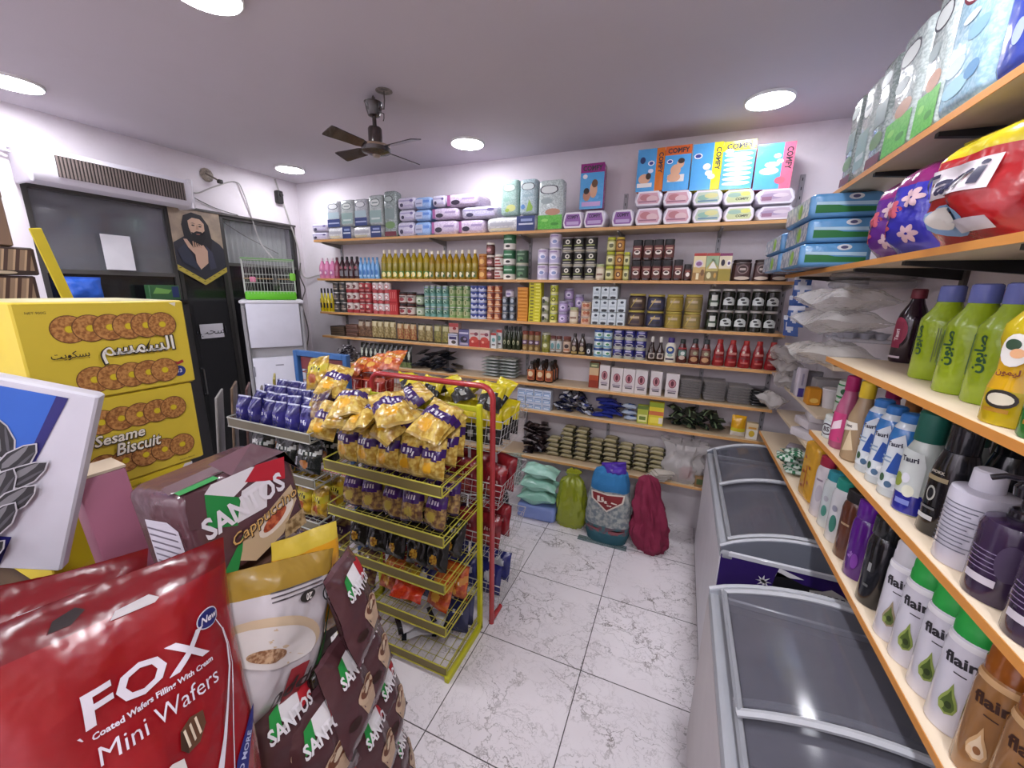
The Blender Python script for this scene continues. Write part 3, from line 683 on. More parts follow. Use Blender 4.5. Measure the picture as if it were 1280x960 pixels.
for nm, body, lab in (('purple_tub', '3c2c34', '5a4838'), ('tan_tub', '9a8248', '8a7a48'), ('navy_tub', '34303a', '3a3c58'), ('gold_tub', 'a08838', '94803a')):
    K(nm, jar(.07, .12, body, 'b3a24e', lab, [('r', -.28, .5, .28, .64, 'b8a488'), ('r', -.3, .2, .3, .4, body), ('p', [(-.4, .15), (-.36, .15), (.0, .72), (-.06, .72)], 'c2ac50')], lf=.12), .14, .14, .12)
for nm, lab, em in (('dark_jar_arch', 'ccd0cc', []), ('dark_jar_plain', '2b2a22', [('r', -.46, .2, -.2, .5, 'a8b088')]), ('dark_jar_shield', '2e3428', [])):
    K(nm, jar(.055, .15, '1f211a/g', 'b9b4ae', None if not em else None, [('p', [(-.46, .24), (-.46, .48), (-.3, .57), (-.1, .62), (.1, .62), (.3, .57), (.46, .48), (.46, .24)], lab if nm != 'dark_jar_shield' else '3a4a34'), ('e', -.1, .5, .16, .05, '2a2a2a'), ('e', .05, .36, .18, .05, '3a3a3c')] + ([('r', -.24, .46, .24, .72, 'd0d0c8'), ('r', -.3, .18, .3, .36, 'c8ccc0')] if nm == 'dark_jar_shield' else []) + list(em), lf=.1), .11, .11, .15)
K('flat_brown_carton', carton(.17, .12, .03, '4a3c30', [('r', -.45, .2, .45, .5, '6a5a48')]), .17, .12, .03)
def nutpat(a, bb, c): return lambda u, v, s: (c if (abs(v) > .82) else (a if (v > .25 and abs(u) < .7) else bb))
for nm, a, bb, c in (('coffee_pouch', 'b8aa94', '5a4030-8a6a50@60', '3a2a24'), ('nut_pouch', 'cfc49a', '7a6838-b8a878@50', '2c2620'), ('red_nut_pouch', 'c8b088', '8a3c28-b89a60@50', '2a2420'), ('green_nut_pouch', 'bdb88a', '6a6a34-a89a58@50', '4a4828')):
    K(nm, pouch(.11, .15, .06, nutpat(a, bb, c), len(nm), em=()), .11, .06, .15)
K('brown_block', pack(.11, .08, .07, '6a4c40', [('r', -.4, .3, .4, .6, '4a342c')], r=.008), .11, .08, .07)
K('rose_box', carton(.1, .06, .1, 'c8a89c', [('r', -.5, .6, .5, 1, 'a84440'), ('e', .1, .45, .2, .16, '8a2c30')]), .1, .06, .1)
K('violet_box', carton(.1, .06, .12, 'd8d4d8', [('r', -.4, .5, .4, .75, '3c3460'), ('e', .1, .28, .26, .16, '4a4038'), ('r', -.5, .8, .5, .94, '8a90a8')]), .1, .06, .12)
K('indigo_box', carton(.1, .06, .15, '5c5a84', [('e', 0, .4, .36, .2, '2a2838'), ('r', -.44, .74, .44, .84, 'c8c4d8'), ('r', -.4, .08, .4, .2, 'b0a8b8'), ('e', .1, .44, .16, .08, '8a7a98')]), .1, .06, .15)
K('strawberry_box', carton(.1, .06, .18, 'cfc0b8', [('r', -.5, 0, .5, .42, 'b0342c'), ('e', 0, .42, .4, .18, 'c04a3c'), ('r', -.4, .7, .1, .8, 'b87a78'), ('e', .2, .74, .2, .1, '7a3c4a'), ('e', -.15, .3, .12, .07, 'e8a890')]), .1, .06, .18)
K('slim_box', carton(.055, .05, .17, 'd2d4d0', [('e', 0, .55, .3, .14, '6a9a94'), ('r', -.5, .85, .5, 1, 'a83a34'), ('r', -.3, .2, .3, .28, '5a3a38')]), .055, .05, .17)
K('dark_green_bottle', bottle(.028, .22, '2c3320/g', '232323', em=[('e', 0, .32, .28, .1, 'aaa888'), ('e', 0, .3, .14, .06, '3a4424')]), .056, .056, .22)
K('banded_jar', jar(.04, .19, '8a7048/g', '7a3c2c', None, [('r', -.5, .34, .5, .56, '5a3a58'), ('e', 0, .45, .28, .06, 'c8b8c0'), ('e', 0, .16, .3, .08, 'a89058')], lf=.18), .08, .08, .19)
K('olive_jar', jar(.042, .19, '7a7a30/g', 'b8b8a4', None, [('r', -.5, .2, .5, .5, '8c8c48'), ('e', 0, .36, .26, .1, 'd0d0a8'), ('e', .06, .6, .14, .06, '4a5a20')], lf=.1), .084, .084, .19)
K('teal_label_jar', jar(.04, .17, '8a7a68/g', '6a3c38', 'c0c4c0', [('e', 0, .42, .28, .18, '5a8a88'), ('r', -.4, .2, .4, .26, '8a6a50')]), .08, .08, .17)
K('brown_label_jar', jar(.04, .17, '6a4a38/g', '7a443c', 'c8b098', [('e', 0, .46, .3, .12, '3a2a28'), ('r', -.4, .2, .4, .3, 'a8684a')]), .08, .08, .17)
K('brown_sauce_bottle', bottle(.032, .2, '3a2a22/g', '2a2224', em=[('e', 0, .3, .3, .12, 'a89878'), ('r', -.46, .06, .46, .16, '9a8448'), ('e', 0, .52, .22, .06, '9a8a88')]), .064, .064, .2)
K('black_mini', jar(.04, .12, '1d1c20', '2a2a30', '2a2a2c', [('e', 0, .4, .26, .2, 'd8d8d8'), ('e', 0, .4, .1, .1, '2a2a2a')]), .08, .08, .12)
K('pea_tin', can(.055, .11, [(.3, 'a8c8d0'), (.7, 'c8d8dc'), (.96, '2a4a8c')], [('e', .05, .45, .34, .22, 'e4ece4'), ('e', .1, .42, .2, .13, '4a8a5a'), ('r', -.44, .1, .44, .2, '3a7aa0')]), .11, .11, .11)
K('blue_tin', can(.06, .11, [(.25, 'a8a898'), (.96, '2c2c78')], [('e', 0, .42, .4, .2, 'b0b0a8'), ('e', .0, .42, .26, .12, '3a3050'), ('r', -.3, .74, .3, .86, 'b8b4d0')]), .12, .12, .11)
K('white_cap_sauce', bottle(.034, .22, '2e1a16/g', 'd6d0c8', [(.9, 0), (1, .03), (1, .5), (.6, .68), (.38, .85), (.36, 1)], None, [('r', -.44, .1, .44, .34, 'b8aca0'), ('e', 0, .22, .26, .09, '3a2a2a')], capf=.22), .068, .068, .22)
K('mayo_bottle', bottle(.046, .24, 'e2dccb', '3c2a6e', [(.88, 0), (1, .04), (.94, .3), (.9, .5), (.98, .72), (.8, .9), (.5, 1)], None, [('e', 0, .5, .38, .16, '2c4a88'), ('e', 0, .52, .2, .07, 'd8d0a0'), ('r', -.4, .1, .4, .17, '3a3044'), ('e', 0, .3, .26, .06, '9ab0a0')], sy=.7, capf=.2, capr=.55), .092, .064, .24)
squeeze = [(.86, 0), (1, .04), (.98, .3), (.86, .5), (.9, .64), (.66, .86), (.5, 1)]
K('dark_ketchup', bottle(.046, .23, '4a1c1c/g', '222826', squeeze, None, [('r', -.4, .3, .4, .55, '5a7a70'), ('e', 0, .24, .3, .09, 'c8b0a0'), ('e', .05, .42, .2, .08, 'd0d4cc'), ('r', -.44, .6, .44, .66, '9a2a2c')], sy=.7, capf=.18, capr=.5), .092, .064, .23)
K('green_ketchup', bottle(.046, .23, '5a2420/g', '222a2c', squeeze, None, [('r', -.4, .34, .4, .56, '7a5a4a'), ('e', 0, .2, .34, .1, 'b88a60'), ('e', .05, .44, .2, .07, 'a8a888'), ('r', -.44, .6, .44, .66, '8a2a28')], sy=.7, capf=.18, capr=.5), .092, .064, .23)
K('red_ketchup', bottle(.052, .24, '8c1a20/g', 'a02420', squeeze, None, [('r', -.34, .46, .34, .55, 'c07a70'), ('e', -.15, .58, .1, .05, 'dcc8b8'), ('r', -.3, .16, .3, .22, 'b85a50'), ('r', -.36, .32, .36, .4, '6a1418')], sy=.7, capf=.16, capr=.46), .104, .072, .24)
K('rice_bag', pouch(.17, .2, .06, lambda u, v, s: 'aab4ac-d6d8d4@30/f', 5, crimp=.05), .17, .06, .2)
K('orange_label_bottle', bottle(.038, .13, '3a261c/g', '2a2420', em=[('r', -.5, .1, .5, .62, 'b8683c'), ('e', 0, .4, .3, .14, 'e0c8a0'), ('e', 0, .2, .3, .07, '7a3020')], capf=.14), .076, .076, .13)
K('tall_orange_carton', carton(.09, .07, .16, 'a8441c', [('r', -.5, .5, .5, .8, 'c8a880'), ('r', -.5, .8, .5, 1, '6a7050'), ('r', -.3, .85, .3, .92, 'c8c890'), ('r', -.5, 0, .5, .3, '8a2c14')]), .09, .07, .16)
K('sugar_box', carton(.115, .07, .19, 'd3cbc9', [('e', 0, .58, .3, .19, '7a3848'), ('e', 0, .58, .25, .155, 'b87a80'), ('e', 0, .58, .12, .12, '5a2030'), ('r', -.34, .24, .34, .29, '8a7a8a'), ('r', -.28, .16, .3, .22, '5a5058'), ('r', -.3, .32, .3, .35, 'b8a8b0')]), .115, .07, .19)
K('white_blue_carton', carton(.07, .06, .075, 'c6cede', [('r', -.44, .1, .44, .5, '8aa8cc'), ('r', -.4, .6, .4, .75, '6a80a8'), ('r', -.3, .2, .3, .36, 'e4e8f0')]), .07, .06, .075)
K('green_box', carton(.1, .06, .16, 'a8b03c', [('r', -.4, .1, .4, .5, 'd8d890'), ('r', -.3, .2, .3, .4, '6a8030'), ('r', -.5, .8, .5, 1, '5a7028')]), .1, .06, .16)
K('yellow_box', carton(.12, .06, .19, 'd8c42c', [('r', -.5, .45, .5, .62, 'c86a3c'), ('r', -.4, .1, .2, .36, 'e8d850'), ('r', .2, .1, .48, .36, 'd8d0c0'), ('r', -.5, .8, .5, 1, '8a9a20')]), .12, .06, .19)
K('cream_box', carton(.1, .07, .15, 'd0bc98', [('r', -.5, 0, .5, .6, 'd8d2c8'), ('e', 0, .34, .26, .2, 'c8a830'), ('r', -.34, .64, .34, .76, 'c89038')]), .1, .07, .15)
K('yellow_bag', [('pouch', (lambda b: (pillow(b, .14, .22, .09, lambda u, v, s: 'd8a01c/f' if v > -.1 else ('cfc030/f' if v > -.5 else 'd8d2c8'), 10, 12, 3), b)[1])(MB()))], .14, .09, .22)
# lying packs and upright packs of the top shelf
def lay(nm, body, em, w=.26, h=.12, d=.24): K(nm, pack(w, d, h, body, em, r=.035), w, d, h)
lay('white_pad', 'd2cede-bab5cc@85/f', [('e', -.24, .32, .1, .16, '3a3450'), ('r', -.42, .62, .3, .74, '9a94b8'), ('r', -.1, .2, .42, .34, 'b0a8c8'), ('e', .32, .66, .1, .12, '6a6090')])
lay('blue_pad', '98b6e0-80a0d2@85/f', [('r', -.46, .2, .0, .8, 'b8bcd4'), ('r', .05, .5, .44, .72, '5a84cc'), ('r', -.4, .4, -.06, .52, '8a8aa8')])
lay('pink_pad', 'd0c2d6-b8a6c2@85/f', [('e', -.2, .34, .14, .18, '2e2438'), ('r', -.46, .1, -.36, .9, 'a05a90'), ('r', 0, .5, .4, .64, '9a88b0'), ('r', .05, .2, .4, .34, 'b8a8c4')])
lay('navy_pad', 'd8d8d8-bcbec2@85/f', [('r', .12, .0, .47, .96, '28386c'), ('r', .16, .4, .44, .5, 'c8ccd8'), ('r', .2, .62, .42, .78, '8a98c0'), ('r', -.42, .4, .06, .62, 'a8a8b0'), ('r', -.4, .12, 0, .26, 'c0b89c')], w=.36)
def heart(cx, cz, rx, rz): return [(cx+rx*math.cos(t)*(1.0-.12*math.sin(t)), cz+rz*math.sin(t)+(.25*rz*abs(math.cos(t)) if math.sin(t) > 0 else 0)) for t in [2*PI*i/20 for i in range(20)]]
def upr(nm, body, em, w=.17, d=.11, h=.36, r=.03): K(nm, pack(w, d, h, body, em, r=r), w, d, h)
upr('clear_diaper', 'c2c8c7-a2acaa@95/f', [('p', heart(0, .74, .34, .12), '4a5a58'), ('p', heart(0, .74, .3, .1), 'd6dcd8'), ('r', -.2, .72, .2, .76, '7a8a88'), ('r', -.42, .1, .42, .5, '8fa8a4'), ('r', -.3, .2, .3, .26, 'c4d0cc')])
upr('navy_diaper', 'ced0d4-aaaeb6@95/f', [('p', heart(0, .78, .36, .11), '4a505c'), ('p', heart(0, .78, .31, .09), 'dcdee0'), ('r', -.46, .0, .46, .3, '2c3c74'), ('r', -.42, .32, .42, .56, 'a8bcc4'), ('r', -.4, .12, .4, .17, 'a8b0cc')])
upr('mint_diaper', 'bcdad2-9cc0b6@95/f', [('p', heart(0, .76, .36, .11), '8aa89c'), ('p', heart(0, .76, .31, .09), 'd4e6de'), ('e', .1, .2, .26, .1, 'd0d488'), ('e', -.15, .44, .2, .06, '9ac4b8'), ('e', -.1, .14, .12, .05, '9ab84c')], h=.4)
upr('tree_diaper', 'c2d4d8-9cb4ba@95/f', [('p', heart(0, .78, .38, .1), '3f3c48'), ('p', heart(0, .78, .33, .085), 'd0dcdc'), ('p', [(-.1, .08), (.24, .1), (.3, .2), (.07, .42), (-.02, .24)], '8ab04c'), ('e', -.28, .22, .12, .07, '5a8ac4'), ('r', -.3, .5, .3, .56, '9ab4bc')], h=.4)
upr('green_base_diaper', 'c8d2d0-a6b2b0@95/f', [('p', heart(-.06, .8, .36, .085), '3a3844'), ('p', heart(-.06, .8, .31, .07), 'd6dcda'), ('r', -.48, .02, .48, .3, '4aa82c-66b84a@95'), ('e', .1, .36, .3, .07, 'b88a70'), ('e', -.2, .2, .14, .03, '8ad060'), ('e', .2, .12, .16, .03, '3a8a28'), ('e', -.15, .58, .24, .06, '9aa8a8')], h=.46, w=.2)
upr('maroon_base_diaper', 'a2acaa-7a8684@95/f', [('p', heart(-.05, .82, .34, .07), '3f4648'), ('p', heart(-.05, .82, .28, .055), 'a8b4b0'), ('r', -.46, .02, .46, .12, '6a2434'), ('e', 0, .26, .4, .08, '6a8a58'), ('r', -.36, .4, .36, .62, '7f908e')], h=.44, w=.15)
SK = 'd8a888'
def comfy(nm, strip, side, art):
    em = []
    if side == 't':
        em += [('r', -.5, .8, .5, 1, strip), ('t', 'COMFY', .15, 0, .89, '1e1c2a')]
    else:
        em += [('r', .2, 0, .5, 1, strip), ('t', 'COMFY', .14, .36, .66, '1e1c2a', -PI/2)]
    em += art
    upr(nm, strip, [('r', -.5, 0, .5, 1, '4f9fd8/f')]+em, w=.2, d=.12, h=.32, r=.012)
baby = [('e', -.05, .46, .2, .13, SK), ('e', .12, .6, .14, .1, SK), ('e', .14, .66, .13, .06, '3a2a20'), ('r', -.34, .2, .3, .36, 'e2dcd8'), ('e', -.1, .3, .26, .1, SK), ('e', -.3, .66, .12, .05, 'e8e8ec'), ('e', -.3, .66, .09, .035, '2c3c8c')]
comfy('orange_side_comfy', 'd07020/f', 's', [('e', -.2, .3, .22, .12, SK), ('e', -.05, .36, .1, .08, '3a2a20'), ('r', -.46, .1, .1, .2, 'e2dcd8'), ('e', .02, .66, .12, .06, 'e8e8ec'), ('e', .02, .48, .1, .05, 'd8dcec'), ('e', .02, .66, .08, .04, '2c3c8c'), ('e', -.3, .74, .1, .08, '2a3a6a')])
comfy('orange_top_comfy', 'd0642c/f', 't', baby)
comfy('yellow_side_comfy', 'd8cc20/f', 's', [('e', -.3, .74, .14, .06, 'e8e8ec'), ('e', .02, .5, .13, .07, 'e6e2ec'), ('e', .1, .36, .12, .06, 'e6e2ec'), ('e', .2, .28, .12, .06, 'e8e0d0'), ('e', -.3, .74, .1, .04, '2c3c8c')])
comfy('yellow_top_comfy', 'd8cc20/f', 't', [('e', 0, .12+.1*i, .44, .045, 'dfe6ee') for i in range(7)]+[('e', -.3, .8, .14, .05, 'e8e8ec')])
comfy('pink_side_comfy', 'd86a86/f', 's', [('e', -.12, .4, .26, .08, 'dfe6ee'), ('e', -.06, .54, .2, .06, 'dfe6ee'), ('e', .06, .72, .1, .05, 'e8e8ec'), ('e', .14, .6, .09, .05, 'e8e0e6'), ('e', .2, .18, .14, .08, 'c8586a')])
comfy('purple_top_comfy', '8c2c78/f', 't', [('e', .08, .42, .16, .18, SK), ('e', .12, .56, .13, .09, '6a4a30'), ('e', -.2, .3, .16, .12, 'c08a70'), ('e', -.22, .4, .12, .07, '2a2020'), ('r', -.4, .06, .4, .16, 'c8a8d8'), ('e', -.3, .72, .1, .05, 'e8e8ec')])
def endpk(nm, body, art, ink):
    def ex(b):
        pass
    w, h = .2, .12
    oc = [(-.47, .34), (-.36, .94), (.36, .94), (.47, .34), (.4, .06), (-.4, .06)]
    ic = [(x*.86, .5+(y-.5)*.76) for x, y in oc]
    K(nm, pack(w, .26, h, 'd6cfdc/f', [('p', oc, 'e2dce4'), ('p', ic, body)]+art, r=.04), w, .26, h)
endpk('purple_wipes', '8a5a9c', [('t', 'COMFY', .26, 0, .66, '2a1c3a'), ('r', -.3, .24, .3, .42, 'b8a0c8')], '')
endpk('pink_wipes', 'cfa0ac', [('e', -.1, .56, .2, .2, 'b87a80'), ('e', .14, .46, .2, .2, 'd8b8bc'), ('r', -.34, .26, .3, .34, '9a6a80')], '')
endpk('green_wipes', 'b8c4b0', [('e', -.12, .5, .2, .16, '8ab0a0'), ('e', .12, .6, .22, .16, 'd0cc90'), ('r', -.3, .24, .34, .34, '6a8aa0')], '')
endpk('yellow_wipes', 'c4cc9c', [('t', 'COMFY', .2, .1, .36, '2c2c34'), ('e', -.15, .62, .22, .14, '9ab8a8'), ('e', .2, .66, .16, .12, 'd8d870')], '')
endpk('rose_wipes', 'c8b4c4', [('e', -.1, .52, .3, .18, 'a894b0'), ('e', .12, .56, .2, .12, 'd8c8d0'), ('r', -.36, .26, -.1, .5, '9a7088')], '')
ROWS = [
 (2,'pink_bottle',-3.660,-3.441,0.2130,3,1,0,'small_bottle','small pink bottle','bottle',1,0),
 (2,'redcap_bottle',-3.441,-3.373,0.2190,1,1,0,'small_bottle','small wine red bottle between pink and black bottles','bottle',1,0),
 (2,'dark_bottle',-3.373,-3.101,0.2240,4,1,0,'small_bottle','small dark bottle with black cap','bottle',1,0),
 (2,'blue_bottle',-3.101,-2.842,0.2120,5,1,0,'small_bottle','small light blue bottle','bottle',1,0),
 (2,'oil_bottle',-2.822,-2.250,0.2790,8,1,0,'oil_bottle','yellow cooking oil bottle','bottle',1,0),
 (2,'oil_bottle_dark',-2.250,-1.730,0.2600,8,1,0,'oil_bottle','golden cooking oil bottle','bottle',1,0),
 (2,'amber_jar',-1.730,-1.642,0.1100,1,2,0,'honey_jar','amber honey jar','jar',1,0),
 (2,'brown_jar',-1.649,-1.571,0.1037,1,3,0,'brown_jar','brown jar with white lid','jar',1,0),
 (2,'red_label_jar',-1.571,-1.486,0.1055,1,2,0,'red_label_jar','jar with red and white label','jar',1,0),
 (2,'green_can',-1.493,-1.379,0.1257,1,3,0,'milk_tin','green tin with white base band','tin',1,0),
 (2,'dark_green_can',-1.372,-1.261,0.1230,1,2,0,'milk_tin','dark green tin','tin',1,0),
 (2,'lilac_can',-1.175,-1.076,0.1270,1,2,0,'milk_tin','pale lilac tin left of taller stack','tin',1,0),
 (2,'lilac_can',-1.076,-0.972,0.1230,1,3,0,'milk_tin','pale lilac tin in the tall stack','tin',1,0),
 (2,'black_can',-0.965,-0.675,0.1103,3,3,0,'black_tin','black tin with white emblem','tin',1,0),
 (2,'pale_jar',-0.675,-0.606,0.1240,1,1,0,'pale_jar','small pale jar beside the black tins','jar',1,0),
 (2,'yellow_lid_jar',-0.600,-0.531,0.1077,1,3,0,'spread_jar','jar with lime yellow lid','jar',1,0),
 (2,'amber_lid_jar',-0.531,-0.464,0.1070,1,3,0,'spread_jar','amber jar with yellow lid','jar',1,0),
 (2,'yellow_lid_jar',-0.464,-0.416,0.1050,1,2,0,'spread_jar','olive jar with yellow lid','jar',1,0),
 (2,'coffee_jar',-0.404,-0.106,0.1480,4,2,0,'coffee_jar','brown coffee jar with black lid','jar',1,0),
 (2,'coffee_jar',-0.101,-0.035,0.1520,1,1,0,'coffee_jar','single coffee jar right of the stacked ones','jar',1,0),
 (2,'short_coffee_jar',-0.030,0.024,0.1180,1,1,0,'coffee_jar','shortest coffee jar beside the cartons','jar',1,0),
 (2,'oat_carton',0.030,0.114,0.1940,1,1,0,'food_carton','cream carton with red top and oval logo','carton',1,0),
 (2,'fruit_carton',0.114,0.196,0.1930,1,1,0,'food_carton','green and yellow carton with red top','carton',1,0),
 (2,'pulse_carton',0.196,0.277,0.1910,1,1,0,'food_carton','olive yellow carton with purple top','carton',1,0),
 (2,'chocolate_tub',0.287,0.405,0.1470,1,1,0,'chocolate_tub','dark brown chocolate tub beside the cartons','tub',1,0),
 (2,'chocolate_tub',0.419,0.624,0.1450,2,1,0,'chocolate_tub','dark brown tub under the tissue packs','tub',1,0),
 (3,'yellow_bottle',-3.681,-3.493,0.2510,4,1,0,'yellow_bottle','yellow bottle with black label and cap','bottle',1,0),
 (3,'black_tin',-3.493,-3.310,0.1037,2,3,0,'dark_tin','black food tin','tin',1,0),
 (3,'white_red_tin',-3.310,-3.134,0.1040,2,3,0,'white_tin','white and red tin','tin',1,0),
 (3,'red_tin',-3.134,-2.963,0.1047,2,3,0,'red_tin','red food tin','tin',1,0),
 (3,'white_blush_tin',-2.952,-2.726,0.1053,3,3,0,'white_tin','white tin with blush label','tin',1,0),
 (3,'red_carton',-2.726,-2.626,0.1240,1,2,0,'red_carton','bright red carton','carton',1,0),
 (3,'bean_jar',-2.626,-2.432,0.1135,2,2,0,'bean_jar','dark red jar with white label','jar',1,0),
 (3,'pale_green_jar',-2.422,-2.328,0.1075,1,2,0,'pickle_jar','pale green jar with dark lid','jar',1,0),
 (3,'teal_can',-2.319,-2.038,0.0973,4,3,0,'teal_tin','teal green tin','tin',1,0),
 (3,'leaf_can',-2.038,-1.814,0.0983,3,3,0,'leaf_tin','leaf green tin','tin',1,0),
 (3,'tuna_tin',-1.814,-1.649,0.0495,2,6,0,'tuna_tin','flat blue and white tin','tin',1,0),
 (3,'orange_tin',-1.641,-1.497,0.0598,2,5,0,'orange_tin','flat orange brown tin','tin',1,0),
 (3,'grey_tin',-1.489,-1.357,0.0683,2,3,0,'grey_tin','dark grey tin','tin',1,0),
 (3,'white_mini_jar',-1.458,-1.380,0.061,1,1,0.0,'white_jar','white jar standing on the grey tins','jar',1,0.205),
 (3,'orange_flat',-1.335,-1.237,0.0288,1,10,0,'flat_carton','flat orange carton','carton',1,0),
 (3,'yellow_flat',-1.229,-1.119,0.0274,1,12,0,'flat_carton','flat yellow carton','carton',1,0),
 (3,'speckled_tin',-1.119,-1.055,0.0707,1,3,0,'small_tin','small black and white tin','tin',1,0),
 (3,'lime_tin',-1.048,-0.977,0.0777,1,4,0,'small_tin','small lime green tin','tin',1,0),
 (3,'lilac_jar',-0.970,-0.893,0.0915,1,2,0,'cream_jar','lilac jar','jar',1,0),
 (3,'lilac_jar',-0.960,-0.875,0.0960,1,3,0.11,'cream_jar','lilac jar of the taller stack behind','jar',1,0),
 (3,'lilac_jar',-0.858,-0.782,0.1185,1,2,0.1,'cream_jar','lilac jar behind the peach tins','jar',1,0),
 (3,'pale_jar',-0.873,-0.798,0.1340,1,1,0,'pale_jar','small pale jar before the lilac stacks','jar',1,0),
 (3,'peach_tin',-0.778,-0.692,0.0607,1,3,0,'peach_tin','peach coloured fruit tin','tin',1,0),
 (3,'milk_carton',-0.685,-0.486,0.1010,3,3,0,'milk_carton','white milk carton with cow picture','carton',1,0),
 (3,'milk_carton',-0.486,-0.418,0.1040,1,2,0,'milk_carton','white milk carton right of the tall ones','carton',1,0),
 (3,'purple_tub',-0.406,-0.273,0.1265,1,2,0,'spice_tub','dark tub with gold rim','tub',1,0),
 (3,'navy_tub',-0.267,-0.133,0.1245,1,2,0,'spice_tub','navy tub with gold rim','tub',1,0),
 (3,'gold_tub',-0.127,-0.003,0.1260,1,2,0,'spice_tub','golden yellow tub','tub',1,0),
 (3,'tan_tub',0.003,0.128,0.1270,1,2,0,'spice_tub','purple brown tub with gold rim','tub',1,0),
 (3,'dark_jar_shield',0.155,0.239,0.1480,1,2,0,'dark_jar','black jar with shield label','jar',1,0),
 (3,'dark_jar_arch',0.244,0.427,0.1490,2,2,0,'dark_jar','black jar with white arched label','jar',1,0),
 (3,'dark_jar_arch',0.432,0.607,0.1500,2,2,0,'dark_jar','black jar with pale arched label near shelf end','jar',1,0),
 (4,'flat_brown_carton',-3.591,-3.379,0.0257,1,4,0.03,'flat_box','flat dark brown box','carton',1,0),
 (4,'brown_block',-3.358,-3.188,0.0437,1,3,0.02,'brown_pack','brown block pack','pack',1,0),
 (4,'coffee_pouch',-3.198,-3.011,0.1890,2,1,0.03,'coffee_pouch','brown and grey pouch','pouch',1,0),
 (4,'nut_pouch',-3.011,-2.696,0.2000,4,1,0.03,'nut_pouch','pale yellow pouch of nuts','pouch',1,0),
 (4,'red_nut_pouch',-2.686,-2.438,0.1890,3,1,0.03,'nut_pouch','red and cream pouch of nuts','pouch',1,0),
 (4,'nut_pouch',-2.428,-2.247,0.1840,2,1,0.03,'nut_pouch','cream pouch of nuts right of red ones','pouch',1,0),
 (4,'green_nut_pouch',-2.237,-2.054,0.1850,2,1,0.03,'nut_pouch','greenish pouch of nuts','pouch',1,0),
 (4,'violet_box',-2.044,-1.938,0.1120,1,1,0,'tea_box','white box with violet picture','carton',1,0),
 (4,'rose_box',-2.035,-1.929,0.090,1,1,0.0,'tea_box','rose red box standing on the violet box','carton',1,0.120),
 (4,'indigo_box',-1.929,-1.817,0.1560,1,1,0,'tea_box','indigo tea box','carton',1,0),
 (4,'strawberry_box',-1.817,-1.599,0.1650,2,1,0,'dessert_box','box with strawberry picture','carton',1,0),
 (4,'slim_box',-1.591,-1.534,0.1430,1,1,0,'slim_box','slim white box with red top','carton',1,0),
 (4,'slim_box',-1.553,-1.496,0.1710,1,1,0.04,'slim_box','slim box behind the dark green bottles','carton',1,0),
 (4,'dark_green_bottle',-1.478,-1.298,0.2100,4,1,0,'green_bottle','dark green bottle','bottle',2,0),
 (4,'banded_jar',-1.290,-1.118,0.1770,3,1,0,'banded_jar','amber jar with purple band','jar',1,0),
 (4,'olive_jar',-1.110,-1.030,0.1710,1,1,0,'olive_jar','green jar of olives with silver lid','jar',1,0),
 (4,'teal_label_jar',-1.030,-0.923,0.1490,2,1,0,'label_jar','jar with teal and white label','jar',1,0),
 (4,'brown_label_jar',-0.916,-0.846,0.1480,1,1,0,'label_jar','jar with brown label','jar',1,0),
 (4,'brown_sauce_bottle',-0.846,-0.716,0.1810,2,1,0,'sauce_bottle','brown sauce bottle with dark cap','bottle',1,0),
 (4,'black_mini',-0.716,-0.662,0.1000,1,1,0,'black_jar','small black jar beside the sauce bottles','jar',1,0),
 (4,'pea_tin',-0.655,-0.505,0.0747,2,3,0,'pea_tin','blue tin with green pea picture','tin',1,0),
 (4,'blue_tin',-0.499,-0.238,0.0763,3,3,0,'blue_tin','deep blue tin','tin',1,0),
 (4,'white_cap_sauce',-0.226,-0.101,0.1910,2,1,0,'sauce_bottle','dark sauce bottle with white cap','bottle',1,0),
 (4,'mayo_bottle',-0.101,-0.015,0.1910,1,1,0,'mayonnaise_bottle','white mayonnaise bottle with purple cap','bottle',1,0),
 (4,'dark_ketchup',-0.015,0.064,0.1840,1,1,0,'ketchup_bottle','ketchup bottle with teal label and dark cap','bottle',1,0),
 (4,'green_ketchup',0.070,0.228,0.1920,2,1,0,'ketchup_bottle','ketchup bottle with brown label and dark cap','bottle',1,0),
 (4,'red_ketchup',0.234,0.654,0.1990,5,1,0,'ketchup_bottle','bright red ketchup bottle','bottle',1,0),
 (5,'rice_bag',-1.720,-1.355,0.0308,2,6,0.04,'rice_bag','small clear bag of rice lying flat','bag',1,0),
 (5,'orange_label_bottle',-1.249,-0.999,0.1840,3,1,0.03,'small_bottle','small bottle with orange label','bottle',3,0),
 (5,'tall_orange_carton',-0.685,-0.602,0.2200,1,1,0.06,'food_carton','orange and green carton beside sugar boxes','carton',1,0),
 (5,'sugar_box',-0.593,-0.506,0.2090,1,1,0.05,'sugar_box','white box with round emblem beside the orange carton','carton',1,0),
 (5,'sugar_box',-0.494,-0.202,0.1990,3,1,0.02,'sugar_box','white box with round maroon emblem','carton',1,0),
 (5,'sugar_box',-0.183,-0.093,0.1990,1,1,0.02,'sugar_box','white box with emblem, standing apart','carton',1,0),
 (5,'sugar_box',-0.069,0.031,0.1910,1,1,0.02,'sugar_box','white box with emblem next to clear trays','carton',1,0),
 (6,'white_blue_carton',-1.326,-1.000,0.0613,4,3,0.02,'small_carton','small white and blue carton','carton',1,0),
 (6,'green_box',-0.262,-0.174,0.1540,1,1,0.03,'green_box','green and yellow box','carton',1,0),
 (6,'yellow_box',-0.173,-0.056,0.1960,1,1,0.02,'yellow_box','yellow and orange box','carton',1,0),
 (6,'yellow_bag',0.424,0.525,0.1660,1,1,0.02,'yellow_bag','golden yellow packet beside the cream box','packet',1,0),
 (6,'cream_box',0.525,0.603,0.1230,1,1,0.02,'cream_box','cream and white box at the shelf end','carton',1,0),
]
